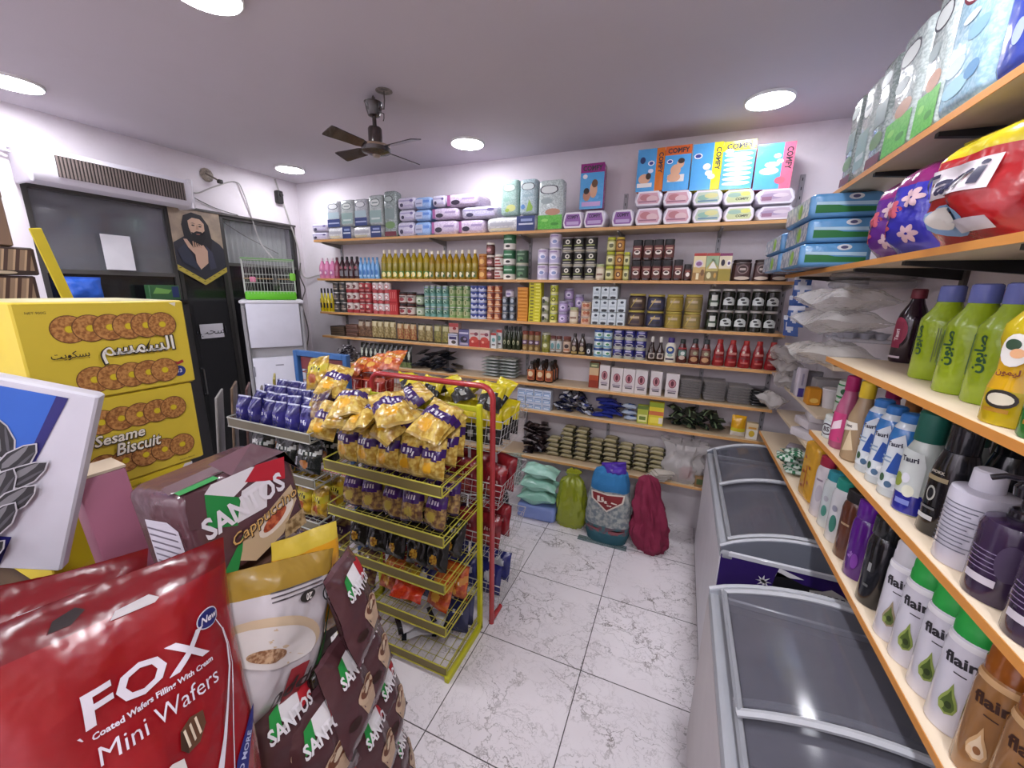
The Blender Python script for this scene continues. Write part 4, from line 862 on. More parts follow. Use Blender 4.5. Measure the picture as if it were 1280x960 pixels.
PACKS = [
 ('white_pad',-3.706,-3.479,2.527,2.590,0,'pad_pack','white pad pack, lowest at the window end of the top shelf','pack','lying pad packs'),
 ('white_pad',-3.696,-3.470,2.590,2.675,0,'pad_pack','white pad pack, second layer at the window end','pack','lying pad packs'),
 ('navy_pad',-3.476,-3.142,2.518,2.633,0,'pad_pack','white and navy pad pack on the board at the window end','pack','lying pad packs'),
 ('navy_pad',-3.141,-2.759,2.521,2.625,0,'pad_pack','long white and navy pad pack under the clear diaper packs','pack','lying pad packs'),
 ('navy_diaper',-3.466,-3.282,2.629,2.877,0,'diaper_pack','upright navy and white diaper pack nearest the window','pack','upright diaper packs'),
 ('clear_diaper',-3.281,-3.104,2.629,2.880,0,'diaper_pack','clear grey diaper pack second from the window','pack','upright diaper packs'),
 ('navy_diaper',-3.103,-2.932,2.629,2.876,0,'diaper_pack','navy based diaper pack third from the window','pack','upright diaper packs'),
 ('clear_diaper',-2.920,-2.745,2.621,2.899,0,'diaper_pack','clear grey diaper pack fourth from the window','pack','upright diaper packs'),
 ('maroon_base_diaper',-2.737,-2.586,2.534,2.922,0,'diaper_pack','tall grey diaper pack with maroon base','pack','upright diaper packs'),
 ('white_pad',-2.585,-2.383,2.542,2.640,0,'pad_pack','lilac pad pack, bottom beside the tall grey pack','pack','lying pad packs'),
 ('white_pad',-2.560,-2.378,2.647,2.744,0,'pad_pack','lilac pad pack, middle beside the tall grey pack','pack','lying pad packs'),
 ('white_pad',-2.572,-2.373,2.751,2.854,0,'pad_pack','lilac pad pack, top beside the tall grey pack','pack','lying pad packs'),
 ('blue_pad',-2.383,-2.207,2.535,2.631,0,'pad_pack','blue pad pack, bottom of its stack','pack','lying pad packs'),
 ('blue_pad',-2.378,-2.203,2.638,2.734,0,'pad_pack','blue pad pack, middle of its stack','pack','lying pad packs'),
 ('blue_pad',-2.373,-2.199,2.741,2.842,0,'pad_pack','blue pad pack, top of its stack','pack','lying pad packs'),
 ('pink_pad',-2.206,-1.928,2.533,2.634,0,'pad_pack','pinkish pad pack on the board beside the blue stack','pack','lying pad packs'),
 ('pink_pad',-2.194,-1.910,2.640,2.740,0,'pad_pack','pinkish pad pack, second layer beside the blue stack','pack','lying pad packs'),
 ('white_pad',-2.182,-2.047,2.751,2.843,0,'pad_pack','short white pad pack on top beside the blue stack','pack','lying pad packs'),
 ('pink_pad',-2.039,-1.712,2.736,2.846,0,'pad_pack','long pinkish pad pack on the top layer','pack','lying pad packs'),
 ('pink_pad',-1.920,-1.650,2.536,2.627,0,'pad_pack','pinkish pad pack on the board beside the navy pack','pack','lying pad packs'),
 ('white_pad',-1.894,-1.529,2.630,2.733,0,'pad_pack','long lilac pad pack, second layer, leaning to the mint packs','pack','lying pad packs'),
 ('navy_pad',-1.643,-1.175,2.534,2.634,0,'pad_pack','white pad pack with navy band under the mint diaper packs','pack','lying pad packs'),
 ('mint_diaper',-1.508,-1.342,2.641,2.917,0,'diaper_pack','mint green diaper pack standing on the navy banded pack','pack','upright diaper packs'),
 ('tree_diaper',-1.335,-1.182,2.639,2.909,0,'diaper_pack','pale diaper pack with green tree picture','pack','upright diaper packs'),
 ('green_base_diaper',-1.173,-0.959,2.526,2.888,0,'diaper_pack','large clear diaper pack with bright green base','pack','upright diaper packs'),
 ('purple_wipes',-0.961,-0.793,2.536,2.642,0,'wipes_pack','purple wipes pack, first of three beside the green diaper pack','pack','lying wipes packs'),
 ('purple_wipes',-0.793,-0.620,2.529,2.644,0,'wipes_pack','purple wipes pack, second of three, under the purple diaper box','pack','lying wipes packs'),
 ('purple_wipes',-0.578,-0.408,2.525,2.638,0,'wipes_pack','purple wipes pack, third of three, by the pink packs','pack','lying wipes packs'),
 ('purple_top_comfy',-0.857,-0.668,2.670,3.000,0.1,'diaper_pack','purple topped diaper pack with blue front, standing alone','pack','upright diaper packs'),
 ('pink_wipes',-0.409,-0.212,2.528,2.638,0,'wipes_pack','mauve wipes pack in the bottom layer, column one of five','pack','lying wipes packs'),
 ('pink_wipes',-0.419,-0.223,2.644,2.752,0,'wipes_pack','mauve wipes pack in the upper layer, column one of five','pack','lying wipes packs'),
 ('pink_wipes',-0.213,-0.016,2.526,2.630,0,'wipes_pack','pink wipes pack in the bottom layer, column two of five','pack','lying wipes packs'),
 ('pink_wipes',-0.224,-0.028,2.635,2.742,0,'wipes_pack','pink wipes pack in the upper layer, column two of five','pack','lying wipes packs'),
 ('green_wipes',-0.016,0.181,2.524,2.621,0,'wipes_pack','pale green wipes pack in the bottom layer, column three of five','pack','lying wipes packs'),
 ('green_wipes',-0.028,0.168,2.626,2.731,0,'wipes_pack','pale green wipes pack in the upper layer, column three of five','pack','lying wipes packs'),
 ('yellow_wipes',0.181,0.373,2.522,2.613,0,'wipes_pack','yellow green wipes pack in the bottom layer, column four of five','pack','lying wipes packs'),
 ('yellow_wipes',0.168,0.359,2.618,2.721,0,'wipes_pack','yellow green wipes pack in the upper layer, column four of five','pack','lying wipes packs'),
 ('rose_wipes',0.377,0.607,2.518,2.603,0,'wipes_pack','rosy white wipes pack in the bottom layer, column five of five','pack','lying wipes packs'),
 ('rose_wipes',0.363,0.592,2.608,2.709,0,'wipes_pack','rosy white wipes pack in the upper layer, column five of five','pack','lying wipes packs'),
 ('orange_side_comfy',-0.428,-0.237,2.763,3.049,0.08,'diaper_pack','blue diaper pack with orange side strip, standing on wipes packs','pack','upright diaper packs'),
 ('orange_top_comfy',-0.238,-0.061,2.755,3.050,0.08,'diaper_pack','blue diaper pack with orange top band, standing on wipes packs','pack','upright diaper packs'),
 ('yellow_side_comfy',-0.057,0.138,2.746,3.044,0.08,'diaper_pack','blue diaper pack with yellow side strip, standing on wipes packs','pack','upright diaper packs'),
 ('yellow_top_comfy',0.136,0.335,2.737,3.037,0.08,'diaper_pack','blue diaper pack with yellow top band, standing on wipes packs','pack','upright diaper packs'),
 ('pink_side_comfy',0.341,0.561,2.721,2.999,0.08,'diaper_pack','blue diaper pack with pink side strip, standing on wipes packs','pack','upright diaper packs'),
]
# ---------------------------------------------------------------- stocking the back wall
SN = ['top', 'second', 'third', 'fourth', 'fifth', 'sixth', 'lowest']
def tier(k, n):
    if n == 2: return ['bottom', 'top'][k]
    if k == 0: return 'bottom'
    if k == n-1: return 'top'
    return 'middle' if n == 3 else ORD[k]
for s, k, x0, x1, h, n, st, dy, nm, desc, cat, deep, dz in ROWS:
    w0, d0, h0 = SIZE[k]; pitch = (x1-x0)/n; w = pitch*.965; sx = w/w0; sz = h*.985/h0
    sy = min(sx, 1.35); d = d0*sy; z0 = BZ[s-1]+.0008+dz; sh = SN[s-1]
    if k == 'rice_bag':
        for i in range(n):
            for t in range(st):
                o = spawn(k, nm, f'{desc}, {tier(t, st)} of {ORD[i]} stack from left', cat, (x0+pitch*(i+.5)-.0, 3.30, z0+h*(t+.5)), group='bags of rice', rot=(R(-90), 0, 0), sc=(w/w0, 1.0, h/.06*1.0))
                o.scale = (w/w0*.97, h/.08, 1.0); o.location.y = 3.29
        continue
    for r in range(deep):
        for i in range(n):
            for t in range(st):
                pos = []
                if n > 1 and st > 1: pos = f'{tier(t, st)} of {ORD[i]} stack from left'
                elif n > 1: pos = f'{ORD[i]} from left'
                elif st > 1: pos = f'{tier(t, st)} of its stack' if st < 4 else f'{ORD[t]} from bottom of its stack'
                lab = desc+(', '+pos if pos else '')
                if deep > 1: lab += ['', ', middle row', ', back row'][r] if deep == 3 else ['', ', back row'][r]
                lab += f', {sh} back shelf' if len(lab.split()) < 13 and 'shelf' not in lab else ''
                j = rnd.uniform(-1, 1)
                y = 3.245+dy+d/2+r*d*1.04+.004*(j+1)
                spawn(k, nm, lab, cat, (x0+pitch*(i+.5), y, z0+t*h), rz=.03*j if k.endswith(('carton', 'box', 'flat')) else .12*j, group=(f'{desc} row' if n*st*deep > 1 else None), sc=(sx, sy, sz))
for k, x0, x1, z0, z1, dy, nm, lab, cat, g in PACKS:
    w0, d0, h0 = SIZE[k]
    if z0 < 2.565 and 'pad' in nm+g or (z0 < 2.56): z0 = 2.511
    h = z1-z0; w = (x1-x0)*.98; d = min(d0*(w/w0 if w/w0 < 1.2 else 1.2), .27)
    spawn(k, nm, lab, cat, ((x0+x1)/2, 3.245+dy+d/2, z0), group=g, sc=(w/w0, d/d0, h/h0))

# ---------------------------------------------------------------- heaps of small packets
PILES = {}
def heap(k, nm, label, cat, group, n, x0, x1, y0, y1, z0, top, flat=.3, sc=1, seed=1, pile=None, hump=True, yaw=PI):
    rr = random.Random(seed); ob = PILES.setdefault(pile or nm, []); out = []
    f = lambda r: (R(-90)+r.uniform(-flat, flat), r.uniform(-flat, flat), r.uniform(-yaw, yaw))
    for i in range(n):
        q = (1-.55*i/n) if hump else 1; xm, hw = (x0+x1)/2, (x1-x0)/2*q; ym, hy = (y0+y1)/2, (y1-y0)/2
        loc, rot = settle(k, ((xm-hw, xm+hw), (ym-hy, ym+hy)), z0, f, ob, rr, 9, sc, fat=.62)
        if ob[-1].c.z > z0+top: ob.pop(); continue
        out.append(spawn(k, nm, label, cat, loc, group=group, rot=rot, sc=sc))
    return out
def sach(nm, w, h, t, pat, seed=1, nu=8, nv=8, crimp=.09):
    b = MB(); pillow(b, w, h, t, pat, nu, nv, seed, crimp); K(nm, [('packet', b)], w, t, h)
sach('navy_sachet', .085, .06, .022, lambda u, v, s: ('d0d2da/f' if (u+v*.7) > .1 and abs(v) < .8 else '23284a/f'))
sach('white_sachet', .085, .06, .022, lambda u, v, s: ('c9ccd8/f' if abs(v) < .55 or u > .3 else '3c4c94/f'), 2)
sach('blue_packet', .2, .12, .04, lambda u, v, s: ('8a94c8/f' if -.1 < v < .25 and abs(u) < .7 else '2c3584/f'), 3)
sach('pale_blue_packet', .16, .12, .05, lambda u, v, s: ('4a68a8/f' if (u*u+v*v) < .3 and u > -.2 else 'b4bfd0/f'), 4)
sach('black_packet', .10, .07, .025, lambda u, v, s: ('5a4a48/f' if .1 < v < .45 and abs(u) < .6 else '1e1518/f'), 5)
sach('olive_packet', .12, .08, .03, lambda u, v, s: ('6a7a5a/f' if .2 < v < .55 or (abs(u) < .25 and v < -.2) else '232a22/f'), 6)
sach('cream_packet', .124, .068, .036, lambda u, v, s: ('b3a98a/f' if abs(v) < .8 else '94895f/f') if (u < .75) else '3c3a26/f', 7)
sach('grey_packet', .12, .16, .03, lambda u, v, s: ('6a6c74/f' if (u*u*2+v*v) < .35 else '26262c/f'), 8)
sach('skull_pouch', .1, .17, .04, lambda u, v, s: ('c4ccb8/f' if (u*u*1.6+(v-.1)**2*2) < .32 else ('6a7a4a/f' if v < -.45 else '23251f/f')), 9)
sach('white_mini_packet', .07, .05, .02, lambda u, v, s: ('d8d4da/f' if abs(v) < .6 else '3a343c/f'), 10)
heap('navy_sachet', 'sachet', 'small navy and white sachet in the jumbled heap beside small cartons, sixth back shelf', 'sachet', 'heap of navy sachets', 46, -.99, -.66, 3.30, 3.44, .981, .19, sc=.95, seed=3, pile='sixth', flat=.5)
heap('white_sachet', 'sachet', 'small white and blue sachet in the jumbled heap, sixth back shelf', 'sachet', 'heap of white sachets', 18, -.95, -.66, 3.30, 3.42, .981, .17, seed=4, pile='sixth', flat=.5)
heap('blue_packet', 'blue_packet', 'deep blue packet lying flat between sachets and pale packs, sixth back shelf', 'packet', 'deep blue packets', 7, -.58, -.44, 3.33, 3.37, .981, .16, flat=.06, seed=2, yaw=.35, pile='sixth', sc=.9)
heap('pale_blue_packet', 'pale_packet', 'pale blue and white packet beside the green box, sixth back shelf', 'packet', 'pale blue packets', 3, -.34, -.30, 3.31, 3.35, .981, .2, flat=.06, seed=4, yaw=.3, pile='sixth', sc=.8)
heap('olive_packet', 'olive_packet', 'dark olive packet in the heap between yellow boxes and golden packet, sixth back shelf', 'packet', 'heap of olive packets', 85, .0, .37, 3.30, 3.43, .981, .15, flat=.35, seed=5)
heap('black_packet', 'black_packet', 'small black brown packet in the heap at the left of the lowest back shelf', 'packet', 'heap of black packets', 75, -1.26, -1.07, 3.31, 3.44, .531, .27, flat=.4, seed=6)
# cream packets in leaning columns
cc = 0
colx = [(-.975, 4), (-.845, 7), (-.715, 7), (-.585, 5), (-.455, 6), (-.325, 5), (-.195, 5), (-.065, 5)]
for q, (x, n) in enumerate(colx):
    for i in range(n):
        a = rnd.uniform(-.12, .12); j = rnd.uniform(-.008, .008)
        for r in range(2 if n > 3 else 1):
            spawn('cream_packet', 'cream_packet', f'cream food packet, {ORD[i]} from bottom in column {["one","two","three","four","five","six","seven","eight"][q]}'+(', front row' if r == 0 else ', back row'), 'packet', (x+j, 3.315+.088*r+j*.3, .552+i*.0425), group='cream packets on the lowest shelf', rot=(R(-90)+a*.25, a*.25, a*(1 if q < 4 else 1.5)))
# fifth shelf, partly behind the racks
heap('white_mini_packet', 'mini_packet', 'tiny white packet in the heap above the blue rack, fifth back shelf', 'packet', 'heap of tiny white packets', 34, -3.54, -3.28, 3.28, 3.40, 1.231, .17, seed=8, flat=.4)
for i in range(11):
    o = spawn('skull_pouch', 'dark_pouch', f'black upright pouch with pale round picture, {ORD[i]} from left, fifth back shelf', 'pouch', (-3.16+i*.062*1.0, 3.285, 1.232), group='black upright pouches', rot=(R(-6), 0, 0), sc=(.58, .8, 1.32))
heap('grey_packet', 'grey_packet', 'black and grey packet in the low heap behind the red rack, fifth back shelf', 'packet', 'heap of grey packets', 24, -2.48, -2.02, 3.32, 3.42, 1.231, .20, flat=.3, seed=9)
# clear trays
def tray(nm, w, d, h, code, rim):
    b = MB(); b.rbox((0, 0, h*.4), (w*.9, d*.9, h*.76), code, r=h*.3, seg=2).rbox((0, 0, h*.86), (w, d, h*.12), rim, r=h*.05, seg=1)
    K(nm, [('tray', b)], w, d, h)
tray('clear_tray', .165, .2, .021, 'a09a98/t', 'b9b4b2/t'); tray('black_tray', .19, .2, .0195, '1c1c1e/g', '2a2a2c/g')
for q, (x, n, c) in enumerate([(.115, 7, 'clear_tray'), (.285, 7, 'clear_tray'), (.45, 6, 'clear_tray')]):
    for i in range(n):
        spawn(c, 'food_tray', f'clear plastic food tray, {ORD[i]} from bottom of stack {["one","two","three"][q]} right of sugar boxes', 'tray', (x+.004*math.sin(i*3), 3.38, 1.232+i*.0215), group='clear food trays', rz=.03*math.sin(i*5+q), sc=(.95, 1, 1))
for i in range(6):
    spawn('black_tray', 'food_tray', f'black plastic food tray, {ORD[i]} from bottom of the stack at the shelf end', 'tray', (.585, 3.375, 1.232+i*.02), group='black food trays', rz=.05*math.sin(i*4), sc=(.6, 1, 1))
# ---------------------------------------------------------------- right-hand shelves
FX = -PI/2      # turns a front that faces -Y towards the aisle (-X)
def rput(k, nm, label, cat, x, y, i, h=None, g=None, a=0, dz=0):
    s = (h/SIZE[k][2]) if h else 1
    if 'bottle' in nm: a += .32      # labels turned a little towards the door
    return spawn(k, nm, label, cat, (x, y, RZ[i]+.0008+dz), rz=FX+a, group=g, sc=s)
# shelf 3: washing-up liquid
K('cola_bottle', bottle(.047, .29, '24101f/g', '6e2430', [(.92, 0), (1, .03), (1, .66), (.9, .76), (.5, .93), (.4, 1)], None, [('e', 0, .42, .36, .2, '9a2c4c'), ('r', -.2, .2, .2, .56, '8a2444'), ('t', 'Tauri', .075, .02, .38, 'e8d8dc', PI/2), ('r', -.3, .06, .3, .09, 'c8b8c0')], capf=.13, capr=.5), .094, .094, .29)
K('lime_bottle', bottle(.056, .295, '93ac1c/f', '7a84c8/l', [(.94, 0), (1, .02), (1, .74), (.98, .78), (.6, .93), (.5, 1)], None, [('t', 'صابون'[::-1] if False else '\uFEE5\uFEEE\uFE91\uFE8E\uFEBB', .12, -.16, .42, '1f4a24', PI/2), ('r', .28, .2, .3, .56, '5a6a20'), ('r', .33, .26, .35, .56, '5a6a20'), ('r', .38, .2, .4, .5, '5a6a20'), ('r', -.4, .24, -.36, .58, '2a5a2c')], capf=.17, capr=.52, seg=28), .112, .112, .295)
def dishsoap(nm, col, dark, cap):
    P0 = bottle(.048, .28, col, cap, [(.92, 0), (1, .02), (1, .3), (.84, .45), (.86, .6), (1, .72), (.96, .84), (.55, .96), (.5, 1)], {2: dark, 3: dark}, [('e', 0, .56, .26, .12, 'e8e4dc'), ('e', -.05, .6, .14, .04, '2f4a34'), ('e', .06, .54, .12, .035, 'e8b080'), ('e', 0, .2, .3, .07, '2a2420'), ('e', 0, .2, .24, .045, 'd8d0b8'), ('t', '\uFEE5\uFEEE\uFEE4\uFEF4\uFEDF', .06, 0, .4, '7a3a10'), ('r', -.26, .1, .2, .13, 'a87818')], capf=.12, capr=.6, seg=26, sx=1, sy=.8)
    tip = MB(); tip.lathe([(.012, .278), (.014, .282), (.012, .302), (.008, .305)], cap, 12)
    K(nm, P0+[('spout', tip)], .096, .08, .28)
dishsoap('yellow_soap', 'd8c020/l', 'd8a818/g', 'e6a81c'); dishsoap('green_soap', '2c8c3c/l', '1f7a34/g', 'e6b21c')
rput('cola_bottle', 'dark_bottle', 'dark purple bottle with red label, in front by the clear trays', 'bottle', .845, 2.09, 2, g='dark purple bottles')
rput('cola_bottle', 'dark_bottle', 'dark purple bottle behind its twin, left of the lime bottles', 'bottle', .885, 1.98, 2, g='dark purple bottles')
for i, (x, y, w) in enumerate([(.765, 1.70, 'farthest in the front row'), (.73, 1.475, 'second in the front row'), (.735, 1.355, 'third in the front row, behind the yellow soap'), (.87, 1.54, 'far one in the back row'), (.87, 1.40, 'middle one in the back row'), (.86, 1.26, 'near one in the back row'), (.735, 1.235, 'nearest in the front row')]):
    rput('lime_bottle', 'lime_bottle', 'lime green bottle with translucent cap, '+w, 'bottle', x, y, 2, g='lime green bottles', a=.25 if i else .1)
rput('cola_bottle', 'dark_bottle', 'dark purple bottle behind the lime bottles', 'bottle', .885, 1.66, 2, g='dark purple bottles')
rput('yellow_soap', 'soap_bottle', 'yellow washing-up liquid bottle with orange cap', 'bottle', .652, 1.135, 2, a=.15); rput('green_soap', 'soap_bottle', 'green washing-up liquid bottle next to the yellow one', 'bottle', .655, 1.03, 2, a=.15)
for i, (x, y) in enumerate([(.66, .92), (.77, 1.05), (.77, .93)]): rput('yellow_soap' if i else 'green_soap', 'soap_bottle', ['green washing-up liquid bottle at the near end', 'yellow washing-up liquid bottle in the second row', 'yellow washing-up liquid bottle, near end of second row'][i], 'bottle', x, y, 2)
# shelf 4: shampoo and softener
tall = [(.86, 0), (1, .03), (1, .5), (.92, .7), (.6, .9), (.5, 1)]
K('magenta_bottle', bottle(.04, .3, 'c4688c/l', 'a01c5c', tall, None, [('r', -.44, .1, .44, .5, 'c03c74'), ('p', [(-.2, .24), (.3, .3), (.3, .42), (-.1, .36)], 'e6d0d8')], capf=.2, capr=.56, seg=22), .08, .08, .3)
K('tan_bottle', bottle(.042, .305, 'b59a78/l', 'd8b828', tall, None, [('p', [(-.4, .36), (.36, .42), (.3, .5), (-.3, .5)], 'ddd6c8'), ('p', [(-.1, .12), (.34, .16), (.1, .42)], 'cdb894'), ('t', 'bint', .05, 0, .45, '3a2a2a')], capf=.2, capr=.54, seg=22), .084, .084, .305)
K('blue_tauri', bottle(.042, .265, 'c3cdd4/g', '2f6cae', [(.92, 0), (1, .02), (1, .5), (1, .78), (.86, .92), (.6, 1)], {2: '2a6ab4/g', 3: '2f74b8/g'}, [('p', [(-.5, .1), (-.5, .3), (-.2, .34), (-.16, .66), (.3, .78), (.44, .62), (.1, .36), (.46, .2), (.5, .1)], 'd3dade'), ('t', 'Tauri', .075, .06, .64, '1c1c34', .1), ('p', [(.0, .3), (.36, .3), (.46, .52), (.2, .56)], '1f4c9c'), ('e', -.1, .22, .1, .05, '3a5a40'), ('e', .16, .16, .12, .04, '4a6a8a'), ('e', .3, .22, .1, .04, 'e8ecec'), ('r', -.3, .42, .1, .44, '8aa0b8'), ('r', -.28, .47, .1, .49, '8aa0b8')], capf=.1, capr=.62, seg=22), .084, .084, .265)
K('green_tauri', bottle(.044, .3, 'b8c0b8/g', '14584a', [(.92, 0), (1, .02), (1, .3), (1, .64), (.9, .86), (.66, 1)], {1: '22268c/g'}, [('p', [(-.46, .2), (-.46, .6), (-.2, .64), (.34, .62), (.46, .5), (.46, .2)], 'c6ccc8'), ('t', 'Tauri', .07, .02, .54, '1c1c34', .1), ('e', -.2, .32, .18, .07, '8a9a40'), ('e', .18, .24, .16, .06, 'dcdcc8'), ('e', .05, .36, .12, .05, 'd8d8e0'), ('r', -.1, .1, .3, .15, '7a84c8')], capf=.28, capr=.72, seg=22), .088, .088, .3)
K('black_shampoo', bottle(.046, .3, '15151a/g', '1d1d22/g', [(.94, 0), (1, .02), (1, .62), (.9, .84), (.7, 1)], None, [('r', -.34, .5, .2, .54, '9a8a6a'), ('e', -.1, .38, .12, .07, 'a8a8a0'), ('e', -.1, .38, .08, .05, '15151a'), ('r', -.34, .14, .1, .18, 'c8c8c8'), ('t', 'MOKK', .035, -.06, .58, 'b8b0a0'), ('r', -.3, .24, .1, .26, '6a6a6a')], capf=.24, capr=.66, seg=22), .092, .092, .3)
K('white_round_bottle', bottle(.055, .235, 'c9c6d2/g', 'd4d2dc', [(.97, 0), (1, .02), (1, .9), (.96, .97), (.55, 1)], None, [('r', -.4, .64-.045*i, .36-.08*(i % 3), .652-.045*i, '6a6a78') for i in range(11)], capf=.2, capr=.5, seg=28), .11, .11, .235)
K('pump_bottle', bottle(.052, .2, '33243f/g', '1b1822/g', [(.97, 0), (1, .02), (1, .86), (.9, .95), (.4, 1)], None, [('r', -.36, .54-.05*i, .3-.1*(i % 2), .55-.05*i, '8a7a98') for i in range(5)]+[('r', -.3, .2, .2, .28, 'c8c0c8'), ('e', .3, .5, .2, .2, '3f2f4c')], capf=.1, capr=.4, seg=28)+[('pump', (lambda b: (b.lathe([(.008, .198), (.008, .225), (.022, .227), (.024, .245), (.016, .255), (.013, .275), (.004, .278)], '1b1822/g', 14), b.tube([(0, 0, .262), (-.03, -.02, .26), (-.045, -.03, .25)], .006, '1b1822/g', 8))[0])(MB()))], .104, .104, .278)
K('frosted_cup', [('cup', (lambda b: b.lathe([(.03, 0), (.032, .004), (.042, .09), (.055, .15), (.058, .155), (.05, .15)], 'b5b0b2/t', 20))(MB()))], .116, .116, .155)
K('orange_cap_bottle', bottle(.036, .27, 'a8a080/g', 'a06a3c', tall, None, [], capf=.16, capr=.6), .072, .072, .27)
rput('magenta_bottle', 'shower_bottle', 'magenta capped pink bottle beside the tan one', 'bottle', .65, 1.935, 3, a=.1); rput('tan_bottle', 'shower_bottle', 'clear tan bottle with yellow cap', 'bottle', .652, 1.80, 3, a=.1)
rput('magenta_bottle', 'shower_bottle', 'pink bottle with magenta cap in the second row', 'bottle', .75, 1.86, 3)
for i, y in enumerate((1.70, 1.61, 1.515)): rput('blue_tauri', 'softener_bottle', f'blue and white softener bottle, {["farthest", "middle", "nearest"][i]} of three', 'bottle', .668, y, 3, g='blue and white softener bottles', a=.1)
for i, (x, y) in enumerate([(.76, 1.74), (.765, 1.64), (.765, 1.545)]): rput('orange_cap_bottle', 'back_row_bottle', f'bottle with orange cap behind the blue softeners, {["farthest", "middle", "nearest"][i]} of three', 'bottle', x, y, 3, g='orange capped bottles')
rput('green_tauri', 'softener_bottle', 'softener bottle with dark green cap and blue base', 'bottle', .668, 1.41, 3, a=.1); rput('green_tauri', 'softener_bottle', 'dark green capped bottle in the second row', 'bottle', .77, 1.44, 3)
rput('black_shampoo', 'shampoo_bottle', 'black shampoo bottle beside the green capped softener', 'bottle', .682, 1.30, 3, a=.2); rput('black_shampoo', 'shampoo_bottle', 'black shampoo bottle in the second row', 'bottle', .79, 1.33, 3)
rput('white_round_bottle', 'lotion_bottle', 'white round bottle with printed text, front row', 'bottle', .668, 1.165, 3, a=.2); rput('white_round_bottle', 'lotion_bottle', 'white round bottle in the second row', 'bottle', .80, 1.085, 3, a=.3)
rput('frosted_cup', 'plastic_cup', 'frosted plastic cup standing behind the white bottle', 'cup', .84, 1.215, 3)
for i, (x, y) in enumerate([(.662, 1.045), (.662, .925), (.775, .975), (.66, .8)]): rput('pump_bottle', 'pump_bottle', 'dark purple pump bottle, '+['far one in front', 'second in front', 'in the second row', 'third in front'][i], 'bottle', x, y, 3, g='dark purple pump bottles', a=.2)
# shelf 5: lotions over the freezers
K('yellow_sachet_pack', pack(.14, .07, .28, 'd09a28/f', [('e', -.2+.4*(i % 2), .2+.13*i, .07, .03, '8a3a1c') for i in range(5)]+[('r', -.04, .2, .04, .6, 'a85a20')], r=.02), .14, .07, .31)
fl = [(.9, 0), (1, .02), (1, .86), (.9, .95), (.72, 1)]
def cream(nm, body, cap, em, h, r=.04, sy=.72, capf=.16, capr=.8, seg=24): K(nm, bottle(r, h, body, cap, fl, None, em, capf=capf, capr=capr, sy=sy, seg=seg), r*2, r*2*sy, h)
cream('red_cap_lotion', 'cfc8cc/g', '9c1c3c', [('e', .1, .4, .2, .14, 'b0a8b0'), ('r', -.2, .6, .2, .63, '8a7a88')], .28)
cream('teal_lotion', 'c8cfd0/g', '2c8c98', [('e', 0, .3, .16, .1, '4a8a7a'), ('e', 0, .52, .14, .05, 'a8a8b0')], .25)
cream('jade_lotion', 'd0d0d2/g', '1c8a78', [('e', .04, .3, .18, .14, '3a7a6a'), ('e', 0, .54, .14, .05, '8a8a98')], .265)
cream('brown_lotion', '5c3224/g', '1c181a', [('r', -.2, .5, .2, .53, 'a88a6a')], .27)
cream('purple_shampoo', '54187c/g', '5c1c8a/g', [('t', 'flair', .06, -.1, .3, '9a6ab8', PI/2*.8), ('e', .1, .24, .14, .1, '7a3a9a')], .285, capf=.22, capr=.86)
cream('black_lotion', '17171c/g', '1f2022/g', [('r', -.06, .4, .06, .5, '8a8a8a'), ('r', -.1, .22, .1, .25, '5a5a5a')], .30, sy=.8, capf=.2, capr=.9)
drop = lambda cx, cz, rx, rz: [(cx+rx*math.sin(t)*(.5-.5*math.cos(t))**.6, cz-rz*math.cos(t)*-1) for t in [2*PI*i/18 for i in range(18)]]
teardrop = lambda cx, cz, rx, rz: [(cx, cz+rz), (cx-rx*.3, cz+rz*.45), (cx-rx*.8, cz-rz*.05), (cx-rx, cz-rz*.4), (cx-rx*.75, cz-rz*.8), (cx, cz-rz), (cx+rx*.75, cz-rz*.8), (cx+rx, cz-rz*.4), (cx+rx*.8, cz-rz*.05), (cx+rx*.3, cz+rz*.45)]
def flair(nm, body, cap, ink, d1, d2):
    em = [('t', 'flair', .12, .06, .62, ink, .12), ('r', .0, .52, .26, .53, ink), ('p', teardrop(.08, .3, .2, .14), d1), ('p', teardrop(.08, .28, .15, .1), d2), ('e', .1, .25, .07, .03, '2c3a14' if nm != 'gold_flair' else '8a5a34'), ('e', -.02, .22, .06, .03, '8a9a50' if nm != 'gold_flair' else 'd8b890')]
    b = MB(); r, h, hb = .0415, .3, .245; prof = [(.92*r, 0), (r, .006), (r, .2), (r*.97, .222), (r*.98, .224), (r*.94, .236), (r*.8, hb)]
    b.lathe(prof, [body, body, body, 'e2e0e2' if nm != 'gold_flair' else 'c8a070', 'e2e0e2' if nm != 'gold_flair' else 'c8a070', body], 28, sy=.78)
    marks(b, lambda q: mcyl(r*1.004+.0008+.0004*q, sy=.78), r*2, h, em)
    c = MB(); c.lathe([(r*.86, hb-.006), (r*.88, hb-.002), (r*.88, hb+.02), (r*.84, hb+.022), (r*.84, h-.008), (r*.76, h), (r*.5, h+.001)], cap, 26, sy=.78)
    K(nm, [('bottle', b), ('cap', c)], .092, .072, .3)
flair('green_flair', 'd2cfd8/g', '1d9a3c', '26242a', '8a9a4c', '4c5f24'); flair('white_flair', 'd2cfd8/g', 'c6c3c8', '26242a', '9a8a70', '5a6a30'); flair('gold_flair', '94683c/g', '8a4c18/g', '3a1c0c', 'c8a070', 'd8c0a0')
rput('yellow_sachet_pack', 'sachet_pack', 'golden yellow pack at the far end of the lotion shelf', 'pack', .655, 2.16, 4, a=.1); rput('yellow_sachet_pack', 'sachet_pack', 'golden pack behind the first, lotion shelf', 'pack', .76, 2.10, 4, a=.3)
